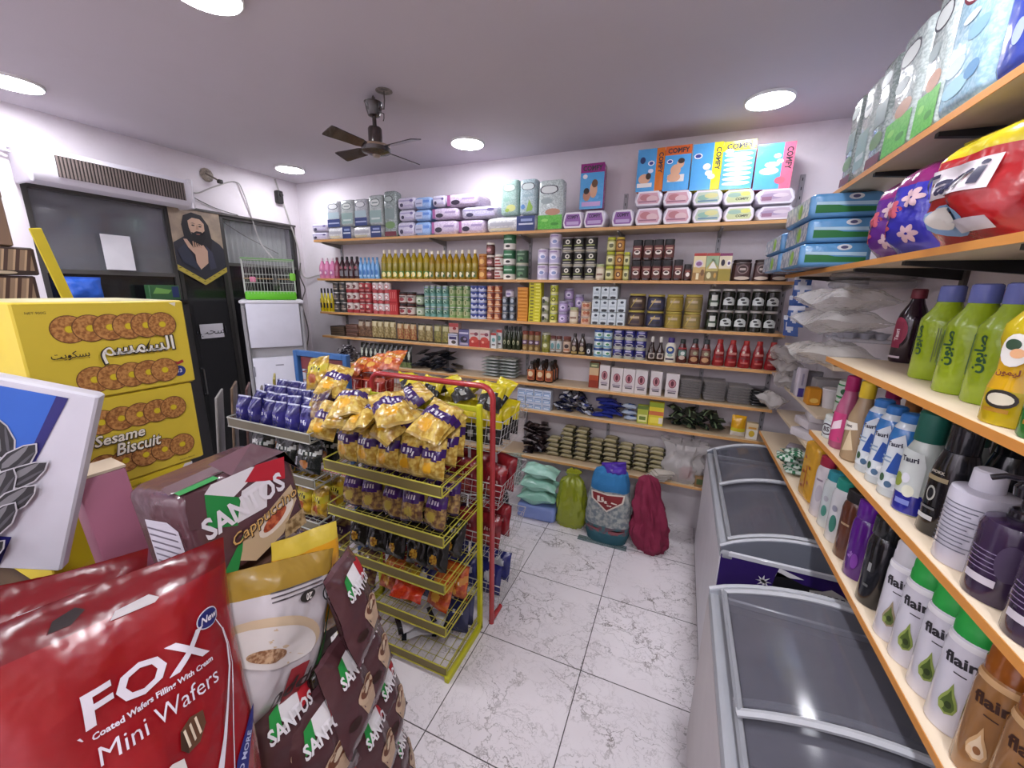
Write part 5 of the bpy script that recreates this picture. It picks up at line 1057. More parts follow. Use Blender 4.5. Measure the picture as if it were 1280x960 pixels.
rput('red_cap_lotion', 'lotion_bottle', 'white lotion bottle with red cap', 'bottle', .648, 2.0, 4, a=.2); rput('teal_lotion', 'lotion_bottle', 'white lotion bottle with teal blue cap', 'bottle', .655, 1.91, 4, a=.2)
rput('jade_lotion', 'lotion_bottle', 'white lotion bottle with jade green cap', 'bottle', .652, 1.80, 4, a=.2); rput('teal_lotion', 'lotion_bottle', 'teal capped lotion bottle in the second row', 'bottle', .735, 1.85, 4, a=.2)
rput('brown_lotion', 'lotion_bottle', 'brown lotion bottle with black cap', 'bottle', .652, 1.69, 4, a=.2); rput('purple_shampoo', 'shampoo_bottle', 'bright purple shampoo bottle', 'bottle', .648, 1.575, 4, a=.25); rput('black_lotion', 'lotion_bottle', 'black lotion bottle left of the white ones', 'bottle', .645, 1.44, 4, a=.2)
for i, (x, y) in enumerate([(.74, 1.62), (.75, 1.53), (.745, 1.71)]): rput('orange_cap_bottle', 'back_row_bottle', f'orange capped bottle behind the purple shampoo, {["middle", "nearest", "farthest"][i]} of three', 'bottle', x, y, 4, g='orange capped bottles behind shampoo', h=.24)
rput('black_lotion', 'lotion_bottle', 'black lotion bottle in the second row', 'bottle', .745, 1.43, 4)
rput('white_flair', 'hair_cream_bottle', 'white hair cream bottle with white cap, first in front', 'bottle', .645, 1.30, 4, a=.25); rput('white_flair', 'hair_cream_bottle', 'white capped hair cream bottle in the second row', 'bottle', .735, 1.29, 4, a=.25)
for i, (x, y) in enumerate([(.65, 1.22), (.655, 1.13), (.655, 1.045), (.74, 1.19), (.74, 1.10), (.745, 1.015)]): rput('green_flair', 'hair_cream_bottle', 'white hair cream bottle with green cap, '+['farthest', 'middle', 'nearest'][i % 3]+(' in front' if i < 3 else ' in second row'), 'bottle', x, y, 4, g='green capped hair cream bottles', a=.25)
for i, (x, y) in enumerate([(.655, .945), (.655, .855), (.745, .92), (.745, .83)]): rput('gold_flair', 'hair_cream_bottle', 'golden brown hair cream bottle, '+['far', 'near'][i % 2]+(' one in front' if i < 2 else ' one in second row'), 'bottle', x, y, 4, g='golden brown hair cream bottles', a=.2)
K('cream_tub', jar(.05, .16, 'd4d0d8/g', 'b8b4c8', None, [('r', -.5, .72, .5, .8, '2c4aa0')], lf=.24, neck=.98, seg=26)[0:2], .1, .1, .16)
rput('cream_tub', 'cream_tub', 'white tub with blue band at the near end of the lotion shelf', 'tub', .66, .745, 4)
# shelf 2: washing powder bags
def powder(nm, low, up, txt, ink, w=.28, h=.27, d=.2):
    b = MB()
    pat = lambda u, v, s: up if v > .62 else low
    pt = pillow(b, w, h, d, lambda u, v, s: up if v > .55 else low, 14, 16, len(nm), crimp=.05, flat=1)
    mp = lambda x, y: (x, pt(2*x/w, 2*y/h-1, 1)[1]-.002, pt(0, 2*y/h-1, 1)[2])
    if txt:
        b.poly(rect(-w*.34, h*.42, w*.34, h*.68, 12), lambda x, y: (x, pt(2*x/w, 2*y/h-1, 1)[1]-.004, y), 'd8d0d4', 8)
        m2 = lambda x, y: (x, pt(2*x/w, 2*y/h-1, 1)[1]-.008, pt(0, 2*y/h-1, 1)[2])
        b.text(txt, h*.3, m2, ink, at=(0, h*.55), bold=.02, cut=.01, ang=.05, box=(w*.6, h*.2))
        b.poly(ell(-w*.05, h*.22, w*.24, h*.14, 18), mp, '8ab0d8', 4); b.poly(ell(-w*.07, h*.24, w*.15, h*.1, 18), m2, 'dcd8d0', 4); b.poly(rect(.0, h*.1, w*.36, h*.2, 6), m2, 'cdc8d0', 4)
    else:
        for i, (x, y) in enumerate([(-.2, .3), (.18, .22), (-.05, .5), (.2, .6)]):
            for q in range(6):
                a = q*PI/3; b.poly(ell(w*x+.016*math.cos(a), h*y+.016*math.sin(a), .013, .008, 10, a), mp, 'c8a8b0' if i % 2 else 'b04a5a', 2)
    K(nm, [('bag', b)], w, d, h)
powder('red_powder', 'a8161c/f', 'c8b41c/f', 'Tauri', '1f1c3c'); powder('maroon_powder', '7c141c/f', 'b8a81c/f', 'Tauri', '2a2048')
powder('purple_powder', '2c2a9c/f', '7c1c60/f', '', '', w=.2, d=.17); powder('violet_powder', '5a2080/f', '8a2070/f', '', '', w=.2, d=.17)
rput('violet_powder', 'powder_bag', 'violet washing powder bag, far one of two', 'bag', .68, 1.90, 1, g='violet washing powder bags', a=.2); rput('purple_powder', 'powder_bag', 'blue and magenta washing powder bag by the red bag', 'bag', .66, 1.70, 1, g='violet washing powder bags', a=.15)
rput('red_powder', 'powder_bag', 'red washing powder bag with yellow top and white lettering', 'bag', .665, 1.41, 1, a=.15); rput('maroon_powder', 'powder_bag', 'dark red washing powder bag nearest the camera', 'bag', .70, 1.06, 1, a=.1)
k = MB(); k.rbox((0, 0, .09), (.16, .05, .18), 'cfd8da', r=.012, seg=2); K('white_slab', [('pack', k)], .16, .05, .18)
o = rput('white_slab', 'white_pack', 'plain white pack leaning at the near end of the powder shelf', 'pack', .655, .84, 1); o.rotation_euler = (R(-12), 0, FX)
# blue tissue packs: three end-on to the aisle, more behind
def tissue():
    b = MB(); w, d, h = .27, .42, .105
    b.rbox((0, 0, h/2), (w, d, h), '5c94c4/f', r=.02, seg=3)
    mp = mfront(-d/2-.0012)
    b.poly([(-.115, .02), (.115, .02), (.115, .04), (-.0, .045), (-.03, .052), (-.115, .055)], mp, '1f6a34'); b.poly([(-.115, .056), (.115, .046), (.115, .062), (-.115, .068)], mp, 'a8c8dc'); b.poly(ell(.03, .085, .028, .013), mp, 'd0d4d8'); b.poly(ell(.03, .085, .014, .007), mfront(-d/2-.002), '4a4a70')
    ms = lambda x, v: (-w/2-.0012, x, v)
    b.poly(rect(-.19, .012, .19, .094, 6)[::-1], ms, 'c4c9d0-8d98ac@38/f', 2); b.poly(ell(-.06, .05, .03, .034)[::-1], lambda x, v: (-w/2-.002, x, v), '8ab83c', 1); b.poly(rect(-.02, .012, -.012, .094)[::-1], lambda x, v: (-w/2-.0022, x, v), '8cc07c')
    return [('pack', b)]
K('tissue_pack', tissue(), .27, .42, .105)
for i in range(3): spawn('tissue_pack', 'tissue_pack', f'blue and green tissue pack facing the camera, {tier(i, 3)} of three', 'pack', (.615+.012*(i % 2), 2.55, RZ[1]+.003+i*.108), group='blue tissue packs', rz=.02*i)
for i in range(2): spawn('tissue_pack', 'tissue_pack', f'clear sided tissue pack at the far shelf end, {tier(i, 2)} of two', 'pack', (.60, 2.99, RZ[1]+.003+i*.108), group='clear tissue packs', rz=.03)
# shelf 1: upright packs
def rp(k, lab, y, h, w, x=.66): 
    o = spawn(k, 'diaper_pack', lab, 'pack', (x, y, RZ[0]+.001), rz=FX, group='upright packs on the right top shelf'); s = SIZE[k]; o.scale = (w/s[0], 1, h/s[2])
upr('blue_baby', 'b2d2e2-96bccf@95/f', [('p', ell(0, .76, .38, .13, 22), '6a1c30'), ('p', ell(0, .765, .35, .118, 22), 'd8dcde'), ('t', '\uFEF2\uFE92\uFEF4\uFE91', .12, 0, .77, '2a4a6a'), ('e', -.2, .3, .2, .06, 'c4dce4'), ('e', .14, .44, .2, .05, '8ab4cc'), ('e', -.1, .16, .26, .06, '9ac4d4'), ('e', .2, .2, .14, .05, '5a8cb4'), ('e', -.06, .55, .16, .03, 'd0e0e8'), ('t', 'LUX', .06, .1, .68, '2a4a6a')], h=.38, w=.21)
upr('royal_blue', '3a4fb4/f', [('e', 0, .62, .3, .1, '5a6cc8'), ('t', '\uFEF2\uFE92\uFEF4\uFE91', .1, 0, .62, 'd8dcf0', .4), ('e', .05, .24, .14, .07, 'a8b8e8'), ('r', .2, .36, .34, .4, 'd8dcf0')], h=.34, w=.14)
upr('white_teal', 'cfc9d4/f', [('r', -.5, .1, .5, .24, '4aa08c'), ('e', 0, .66, .3, .1, 'b8b0c8')], h=.36)
rp('maroon_base_diaper', 'tall clear pack with maroon base, farthest on the right top shelf', 2.38, .36, .13); rp('clear_diaper', 'clear pinkish pack second from the far end, right top shelf', 2.235, .36, .13)
rp('maroon_base_diaper', 'clear pack with maroon base, third from the far end', 2.085, .37, .14); rp('green_base_diaper', 'clear pack with green base, farther of two', 1.91, .38, .19); rp('green_base_diaper', 'clear pack with green base beside the pale blue pack', 1.725, .39, .13)
rp('blue_baby', 'large pale blue pack with red oval logo', 1.545, .40, .215, .655); rp('royal_blue', 'royal blue pack right of the pale blue one', 1.365, .36, .13); rp('white_teal', 'white pack with teal band at the near end', 1.20, .36, .17)
for i in range(5): rp(['clear_diaper', 'navy_diaper', 'clear_diaper', 'mint_diaper', 'clear_diaper'][i], 'clear pack in the back row of the right top shelf, '+ORD[i]+' from far end', 2.3-.2*i, .40, .17, .80)
# ---------------------------------------------------------------- far right corner: boards with trays, cups and bags
board('corner_shelf', 'short shelf board in the corner under the clear trays', .66, XR-.006, 2.22, 3.20, 1.715, 1, 'corner shelves'); board('corner_shelf', 'short shelf board in the corner under cups and tubs', .70, XR-.006, 2.45, 3.20, 1.42, 1, 'corner shelves')
K('box_tray', [('tray', (lambda b: b.rbox((0, 0, .03), (.24, .26, .06), 'a8a5a6/t', r=.02, seg=2).rbox((0, 0, .058), (.25, .27, .006), 'c8c6c6/t', r=.003, seg=1))(MB()))], .25, .27, .062)
K('tray_bag', [('bag', (lambda b: (pillow(b, .30, .30, .095, lambda u, v, s: 'd6d2ce/t', 22, 22, 4, crimp=.04, wr=1.5), b)[1])(MB()))], .30, .085, .30)
K('egg_tray', [('tray', (lambda b: [b.rbox((0, 0, .008), (.24, .2, .016), 'd0d0d8/t', r=.004)]+[b.lathe([(.016, .0), (.03, .028), (.034, .03), (.03, .026), (.012, .003)], 'c2c2cc', 14, c=(-.08+.08*i, -.06+.06*j, .014)) for i in range(3) for j in range(3)] and b)(MB()))], .24, .2, .045)
for i, (k, z) in enumerate([('tray_bag', 1.77), ('egg_tray', 1.822), ('tray_bag', 1.92), ('tray_bag', 2.015)]):
    if k == 'tray_bag': spawn(k, 'wrapped_trays', f'clear bag of plastic trays in the corner pile, {tier([0, 0, 1, 2][i], 3)} one', 'bag', (.80, 2.30, z), group='wrapped plastic trays', rot=(R(-90), 0, FX+PI+.1*i))
    else: spawn(k, 'cup_tray', 'clear tray with round cups between the wrapped trays', 'tray', (.79, 2.42, z), rz=FX)
for i in range(2): spawn('box_tray', 'clear_box', f'clear plastic box on top of the tray pile, {tier(i, 2)} one', 'box', (.79, 2.42, 2.066+.04*i), group='clear plastic boxes', rz=FX+.05, sc=(1, 1, .6))
K('grey_crate', [('crate', (lambda b: b.rbox((0, 0, .075), (.15, .06, .15), '77737a', r=.006).rbox((0, -.031, .075), (.12, .004, .12), '85818a', r=.002, seg=1))(MB()))], .15, .06, .15)
spawn('grey_crate', 'grey_box', 'grey square plastic box in the corner above the cups', 'box', (.765, 2.98, 1.421), rz=-.3); k = MB(); k.rbox((0, 0, .07), (.22, .12, .14), '8a8688', r=.01); K('grey_block', [('carton', k)], .22, .12, .14); spawn('grey_block', 'grey_carton', 'plain grey carton under the grey plastic box', 'carton', (.84, 2.80, 1.421), sc=(.8, .8, 1.0))
K('side_strip_pack', pack(.05, .05, .18, 'c9c2cc/f', [('r', -.3, .0, .3, .3, '4a3c8c'), ('r', -.1, .4, .1, .8, '9a92a8')], r=.008), .05, .05, .18); spawn('side_strip_pack', 'tall_pack', 'slim white and violet pack beside the grey box', 'pack', (.715, 2.90, 1.421), rz=.1)
K('cup_stack', [('cup', (lambda b: b.lathe([(.04, .095), (.045, .09), (.035, .0), (.032, 0)], 'cdc8ca', 20).lathe([(.047, .094), (.047, .1), (.04, .1)], 'dad6d8', 20))(MB()))], .094, .094, .1)
spawn('cup_stack', 'paper_cup', 'white paper cup upside down in the corner', 'cup', (.81, 2.66, 1.421), sc=(1, 1, 1.1))
K('orange_cube', carton(.07, .07, .1, 'd08a1c', [('e', 0, .3, .3, .14, 'e8c060')], r=.008), .07, .07, .1); spawn('orange_cube', 'orange_pack', 'small orange pack beside the white paper cup', 'pack', (.735, 2.70, 1.421), sc=1.0)
K('green_lid_tub', jar(.05, .09, '2f8a4a/g', 'd8e0d4', 'c8d0c8', [('e', 0, .4, .3, .2, '2a5a3a')], lf=.2, neck=.98), .1, .1, .09)
for i, (x, y, z) in enumerate([(.84, 2.53, 1.421), (.84, 2.53, 1.513)]): spawn('green_lid_tub', 'white_lid_tub', f'tub with white lid and green body in the corner, {tier(i, 2)} of two', 'tub', (x, y, z), group='white lid tubs', rz=-.5)
K('white_round_tub', jar(.045, .1, 'c4ccca/g', 'd6dad4', 'c8d0d0', [('e', 0, .42, .34, .26, '4a3a44'), ('e', 0, .42, .28, .2, 'c8d0d0'), ('t', 'BS', .28, 0, .42, '4a3a44')], lf=.18, neck=.98), .09, .09, .1)
rput('white_round_tub', 'cream_jar', 'small white tub with round dark logo by the pink bottle', 'tub', .665, 2.06, 3, a=.5)
K('plate_pack', [('pack', (lambda b: b.rbox((0, 0, .025), (.2, .16, .05), 'cfc8cc/f', r=.012))(MB()))], .2, .16, .05)
for i in range(3): spawn('plate_pack', 'white_flat_pack', f'white flat pack sticking out of the corner, {tier(i, 3)} one', 'pack', (.76+.02*i, 2.60+.05*(i % 2), 1.252+.051*i), group='white flat packs', rz=.5-.3*i)
board('corner_shelf', 'short shelf board in the corner under white flat packs', .68, XR-.006, 2.45, 3.20, 1.25, 1, 'corner shelves')
K('clear_bag', [('bag', (lambda b: (pillow(b, .22, .2, .1, lambda u, v, s: 'd0cac6/t', 18, 18, 6, crimp=.05, wr=2.5), b)[1])(MB()))], .22, .1, .2)
for i, (x, y, z) in enumerate([(.70, 3.05, 1.47), (.72, 3.02, 1.56), (.69, 3.08, 1.32), (.71, 3.03, 1.65)]): spawn('clear_bag', 'clear_bag', f'crumpled clear plastic bag at the right end of the fourth shelf, {ORD[i]} one', 'bag', (x, y, z), group='crumpled clear bags', rot=(R(-80), 0, .5*i), sc=.8)
K('hang_pack', [('packet', (lambda b: (pillow(b, .09, .13, .03, lambda u, v, s: ('c8ccd8/f' if v > .6 or (u*u+v*v*.6) < .22 else '3a5a9c/f'), 8, 10, 2), b)[1])(MB()))], .09, .03, .13)
for i in range(5): spawn('hang_pack', 'hanging_packet', f'blue and white packet hanging at the shelf corner, {ORD[i]} from the top', 'packet', (.655-.004*i, 3.0-.05*(i % 2), 2.02-.06*i), group='hanging blue packets', rot=(.05*i, 0, -.3-.1*i))
K('lowbox', carton(.09, .07, .08, '8a8288', [('r', -.4, .1, .4, .8, 'b8b2ba')]), .09, .07, .08); spawn('lowbox', 'small_carton', 'small grey carton at the far end of the lotion shelf', 'carton', (.70, 2.62, RZ[4]+.001), rz=-.4, sc=1.3)
K('leaf_packet', [('packet', (lambda b: (pillow(b, .12, .1, .04, lambda u, v, s: ('2f6a4a/f' if (u+v) % .7 < .3 else 'b8c4b8/f'), 8, 8, 2), b)[1])(MB()))], .12, .04, .1)
for i in range(4): spawn('leaf_packet', 'green_packet', f'green and white packet at the far end of the lotion shelf, {ORD[i]} one', 'packet', (.66+.03*(i % 2), 2.40+.03*i, RZ[4]+.022+.03*i), group='green and white packets', rot=(R(-85), 0, .7*i))
# ---------------------------------------------------------------- left wall: air conditioner, portrait, papers, cables, fridge, cage, fan
t = thing('air_conditioner', 'long white wall air conditioner with dark slatted grille above the window', 'air conditioner', (XL, 1.36, 2.665))
b = MB(); L0 = .93
prof = [(0, .02), (.14, 0), (.20, .02), (.222, .055), (.222, .19), (.205, .225), (.16, .235), (0, .235)]
vs = [(x, y, z) for y in (0, L0) for x, z in prof]; n = len(prof)
b.add(vs, [tuple(range(n)), tuple(range(2*n-1, n-1, -1))]+[(i, n+i, n+(i+1) % n, (i+1) % n) for i in range(n)], 'd6d2dc'); b.build('casing', t)
g = MB(); g.box((.224, .50, .125), (.004, .76, .135), '2b2523'); go = g.build('grille', t)
s = MB()
for i in range(40): s.box((.2275, .128+i*.0191, .125), (.006, .0085, .135), '6f6360')
s.build('slat', go)
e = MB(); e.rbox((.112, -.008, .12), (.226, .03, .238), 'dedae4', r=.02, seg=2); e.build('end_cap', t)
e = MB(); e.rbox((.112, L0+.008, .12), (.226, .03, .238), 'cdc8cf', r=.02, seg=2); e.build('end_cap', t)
p = MB(); 
for dz in (0, .03): p.tube([(.05, -.02, .19+dz), (.06, -.25, .215+dz), (.05, -.6, .20+dz*1.5), (.05, -.9, .2+dz)], .008, 'c9c6ce', 8)
p.build('pipe', t)

# portrait banner
t = thing('portrait_banner', 'portrait banner of a bearded man in dark robe, hung on the black door', 'poster', (XL+.012, 2.41, 2.03))
W, H = .42, .66
mp0 = lambda k: (lambda x, y: (.0012*k, x, y))          # x runs along the wall, y up
b = MB(); th = .004
out = [(-.21, .13), (0, 0), (.21, .13), (.21, .66), (-.21, .66)]
vs = [(-.003, x, y) for x, y in out]+[(0, x, y) for x, y in out]
b.add(vs, [(0,1,2,3,4)[::-1], (5,6,7,8,9)]+[(i, (i+1) % 5, 5+(i+1) % 5, 5+i) for i in range(5)], 'a8957f-8f7f70@9'); b.build('cloth', t)
a = MB()
def A(pts, k, c): a.poly(pts, mp0(k), c)
A([(-.21, .14), (-.21, .36), (-.12, .42), (-.02, .45), (.09, .44), (.18, .38), (.21, .34), (.21, .14), (0, .02)], 1, '2a2a34')        # robe
A([(-.115, .40), (-.125, .52), (-.10, .60), (-.03, .635), (.05, .62), (.10, .54), (.115, .40), (.09, .30), (.05, .33), (-.07, .33)], 2, '1d1a20')    # head cloth
A([(-.068, .50), (-.07, .56), (-.03, .59), (.03, .585), (.062, .55), (.06, .48), (.03, .42), (-.02, .41), (-.05, .44)], 3, 'c4a28c')      # face
A([(-.055, .465), (-.045, .40), (-.01, .365), (.03, .375), (.062, .42), (.062, .49), (.045, .455), (.03, .475), (-.01, .478), (-.035, .462)], 4, '15131a')  # beard
A(ell(.0, .452, .018, .006), 5, '8a5a50'); A(ell(-.032, .525, .014, .006), 5, '201a1e'); A(ell(.025, .52, .014, .006), 5, '201a1e')
A([(-.055, .54), (-.03, .547), (-.01, .539), (-.03, .541)], 5, '15131a'); A([(.005, .538), (.03, .543), (.05, .533), (.03, .536)], 5, '15131a'); A([(-.004, .53), (.006, .53), (.012, .492), (-.012, .492)], 5, 'ad8871')
A([(-.13, .40), (-.10, .40), (-.06, .33), (.03, .36), (.06, .31), (.05, .20), (-.02, .14), (-.05, .20), (-.05, .27), (-.10, .33)], 6, 'bd9a86')  # raised hand and forearm
for i in range(4): A([(-.06+.02*i, .335), (-.045+.02*i, .33), (-.05+.018*i, .385-.008*i), (-.058+.018*i, .387-.008*i)], 7, 'b08c78')
A([(.05, .36), (.10, .30), (.12, .16), (.06, .14)], 5, '3a3a4c'); A([(-.19, .30), (-.12, .36), (-.06, .22), (-.02, .12), (-.16, .2)], 7, '2c3040')
A([(-.21, .13), (0, 0), (0, .045), (-.21, .175)], 8, 'a8963c'); A([(0, 0), (.21, .13), (.21, .175), (0, .045)], 8, 'a8963c')
for i in range(9):
    x = -.19+.046*i; y = abs(x)*.62+.03; A(ell(x, y, .012, .004, 8), 9, '5a5020')
a.build('printed_portrait', t)
def sheet(nm, lab, y0, y1, z0, z1, code, x=XL+.012, cat='paper', extra=None):
    b = MB(); b.rbox((0, 0, 0), (.002, y1-y0, z1-z0), code, r=.0008, seg=1)
    if extra: extra(b)
    o = b.build(nm, None, (x, (y0+y1)/2, (z0+z1)/2)); return tag(o, lab, cat)
sheet('mounted_paper', 'blank white paper sheet taped on the dark window', 1.715, 1.90, 2.135, 2.40, 'd6d4da')
def pull(b):
    m = lambda x, y: (.0018, x, y)
    b.text('\uFE90\uFEA4\uFEB3\uFE8D', .1, m, '2a2a30', at=(0, .0))
sheet('door_note', 'white note with handwritten Arabic on the black door', 2.305, 2.515, 1.53, 1.665, 'd2d0d6', x=XL+.004, extra=pull)
# things along the window foot, in front of the dark lower panel
k = MB(); pillow(k, .2, .17, .06, lambda u, v, s: '2a5cc0/f' if abs(v) < .8 else '1f4aa8/f', 12, 12, 3); o = k.build('blue_bag', None, (XL+.10, 1.53, 1.902), (0, 0, PI/2)); tag(o, 'blue plastic packet standing below the window', 'packet')
k = MB(); k.rbox((0, 0, .06), (.22, .07, .12), '2f5a34', r=.004, seg=1); k.poly([(-.09, .05), (.02, .05), (.05, .08), (-.06, .1)], mfront(-.0362), '6a9a4c'); k.poly(rect(.05, .02, .1, .11), mfront(-.0362), '1f2c5a'); o = k.build('green_box', None, (XL+.09, 2.02, 1.902), (0, 0, PI/2)); tag(o, 'dark green box standing below the window', 'box')
t = thing('window_ledge', 'dark narrow ledge cabinet under the near window', 'ledge', (XL+.09, 1.77, 0)); k = MB(); k.rbox((0, 0, 1.885), (.17, .80, .03), '1a1a1c/g', r=.004); k.build('ledge_top', t); k = MB(); k.box((-.01, 0, .935), (.14, .78, 1.87), '222224'); k.build('body', t)
# fridge with the bird cage on top
t = thing('fridge', 'white two-door fridge with grey side trims, below the bird cage', 'fridge', (-3.864, 2.832, 0)); t.rotation_euler = (0, 0, R(-36.3))
W, D, H = .52, .40, 1.893
b = MB(); b.rbox((.04, 0, H/2), (D, W, H-.02), '9d9c9e', r=.01, seg=1); b.build('body', t)
k = MB(); k.rbox((.265, 0, H-.235), (.05, W-.075, .42), 'c9c9d4', r=.01); k.build('freezer_door', t)
k = MB(); k.rbox((.265, 0, .70), (.05, W-.075, 1.40-.1), 'c9c9d4', r=.01); d = k.build('fridge_door', t)
k = MB(); k.rbox((.292, -.22, 1.22), (.012, .016, .1), '8f8f98', r=.004); k.build('handle', d); k = MB(); k.box((.2906, .0, 1.27), (.002, .07, .012), '8a8a94'); k.build('badge', d)
k = MB(); k.rbox((.06, 0, H-.01), (D+.06, W+.02, .03), 'd3d2d8', r=.01); k.build('top_trim', t)
for s in (-1, 1): k = MB(); k.rbox((.266, s*(W/2-.016), H/2-.02), (.045, .03, H-.06), '8e8d90', r=.006, seg=1); k.build('side_trim', t)
t = thing('bird_cage', 'white wire bird cage with bright green tray on the fridge', 'bird cage', (-3.80, 2.785, 1.90)); t.rotation_euler = (0, 0, R(-36.3))
w, d, h = .43, .30, .38
b = MB(); b.rbox((0, 0, .04), (d, w, .08), '5cb81c', r=.015); b.build('tray', t)
b = MB()
for i in range(17):
    y = -w/2+w*i/16
    for s in (-1, 1): b.tube([(s*d/2, y, .06), (s*d/2, y, h)], .0013, 'c6c9c4', 4)
for i in range(1, 12):
    x = -d/2+d*i/12
    for s in (-1, 1): b.tube([(x, s*w/2, .06), (x, s*w/2, h)], .0013, 'c6c9c4', 4)
    b.tube([(x, -w/2, h), (x, w/2, h)], .0013, 'c6c9c4', 4)
for z in (.08, .16, .24, .32): b.tube([(-d/2, -w/2, z), (d/2, -w/2, z), (d/2, w/2, z), (-d/2, w/2, z)], .0016, 'c6c9c4', 4, closed=True)
b.build('wire_bars', t)
b = MB(); b.tube([(-d/2, -w/2, h), (d/2, -w/2, h), (d/2, w/2, h), (-d/2, w/2, h)], .006, '7aa868', 6, closed=True); b.build('top_rim', t)
b = MB(); b.tube([(0, -w/2, .2), (0, w/2, .2)], .006, '9a7a54', 6); b.build('perch', t)
b = MB(); b.rbox((d/2+.02, w/2-.02, .22), (.05, .05, .07), '7cc83c', r=.01); b.build('feeder_cup', t)
b = MB(); b.lathe([(.01, .10), (.03, .12), (.035, .15), (.02, .19), (.016, .20), (.018, .22), (.004, .235)], '3a3a38', 12, c=(.02, .05, 0)); b.build('toy', t)
b = MB(); b.rbox((.06, -.14, .19), (.04, .05, .05), 'd87a9c', r=.01); b.build('pink_cup', t)
# cables and boxes
def cable(nm, lab, pts, r, code):
    P_ = [Vector(p) for p in pts]; sm = []
    for i in range(len(P_)-1):
        a0 = P_[max(0, i-1)]; a1 = P_[i]; a2 = P_[i+1]; a3 = P_[min(len(P_)-1, i+2)]
        for q in range(6):
            u = q/6; sm.append(.5*((2*a1)+(-a0+a2)*u+(2*a0-5*a1+4*a2-a3)*u*u+(-a0+3*a1-3*a2+a3)*u**3))
    sm.append(P_[-1]); b = MB(); b.tube(sm, r, code, 6); o = b.build(nm); return tag(o, lab, 'cable')
X0 = XL+.012
cable('power_cord', 'white cable running from air conditioner down to the bird cage', [(X0, 2.33, 2.87), (X0, 2.45, 2.84), (X0, 2.6, 2.92), (X0, 2.82, 3.02), (X0+.01, 2.89, 2.92), (X0+.01, 2.99, 2.5), (X0+.25, 2.95, 2.30)], .006, 'aaa6a4')
cable('power_cord', 'thin dark cable sagging above the portrait banner', [(X0, 2.37, 2.83), (X0, 2.42, 2.80), (X0, 2.6, 2.74), (X0+.01, 2.8, 2.71)], .004, '4a4442')
cable('power_cord', 'white cable hanging from the black wall box towards the corner', [(X0, 3.26, 3.15), (X0, 3.29, 3.05), (X0, 3.38, 2.75), (X0, 3.46, 2.46), (X0, 3.47, 2.2), (X0+.05, 3.50, 2.13), (X0+.25, 3.515, 2.16), (-3.72, 3.515, 2.05), (-3.70, 3.51, 1.9)], .008, 'b5b1ae')
cable('power_cord', 'grey cable looping down behind the fridge', [(X0, 3.47, 2.3), (X0+.02, 3.43, 2.15), (X0+.02, 3.48, 2.0), (X0+.02, 3.42, 1.83), (X0+.02, 3.47, 1.5), (X0+.02, 3.40, 1.2), (X0+.02, 3.46, .9)], .007, '5e5957')
cable('power_cord', 'thin cable crossing the far window', [(X0, 2.66, 2.62), (X0, 2.85, 2.52), (X0, 3.0, 2.46), (X0, 3.2, 2.38)], .003, '55504c')
t = thing('wall_box', 'small black device fixed high on the wall near the corner', 'device', (XL+.03, 3.27, 2.97)); b = MB(); b.rbox((0, 0, 0), (.06, .07, .13), '1b1918', r=.012); b.build('body', t); b = MB(); b.lathe([(.0, 0), (.02, 0), (.018, .02), (.002, .02)], '2c2928', 12, T=Matrix.Translation((.03, 0, .02)) @ Matrix.Rotation(PI/2, 4, 'Y')); b.build('lens', t)
t = thing('wall_bracket', 'rusty bracket with dark knob in the wall hole above the banner', 'bracket', (XL+.02, 2.60, 3.0)); b = MB(); b.lathe([(.001, 0), (.06, 0), (.055, .004), (.001, .006)], '9a8e82-6e645c@40', 12, T=Matrix.Translation((-.015, -.03, .02)) @ Matrix.Rotation(PI/2, 4, 'Y')); b.build('plaster_patch', t); b = MB(); b.tube([(0, -.05, .03), (.03, 0, .0), (.05, .03, -.02)], .008, '6a6058', 6); b.rbox((.05, .04, -.025), (.04, .04, .035), '2a2523', r=.008); b.build('knob', t)
# ceiling fan
t = thing('ceiling_fan', 'dark brown four-blade ceiling fan on a short rod', 'fan', (-1.86, 2.17, ZC))
b = MB(); b.tube([(0, 0, -.004), (.012, 0, -.02), (0, 0, -.035), (-.012, 0, -.02)], .004, '4a403c', 6, closed=True); b.lathe([(.004, -.01), (.0045, -.05)], '4a403c', 8); b.build('hook', t)
b = MB(); b.lathe([(.02, -.118), (.036, -.112), (.046, -.08), (.05, -.05), (.056, -.042), (.03, -.028)], '2e2523/g', 24); b.build('canopy', t)
b = MB(); b.lathe([(.0125, -.25), (.0125, -.11)], '2e2523/g', 12); b.build('rod', t)
b = MB(); b.lathe([(.01, -.328), (.04, -.325), (.085, -.312), (.09, -.29), (.082, -.275), (.05, -.265), (.042, -.26), (.042, -.185), (.036, -.175), (.014, -.17)], ['2e2523/g']*3+['b09a86/m']+['2e2523/g']*5, 28); b.build('motor', t)
b = MB(); b.lathe([(.001, -.342), (.018, -.340), (.026, -.328)], 'a99a8c/m', 16); b.build('end_cap', t)
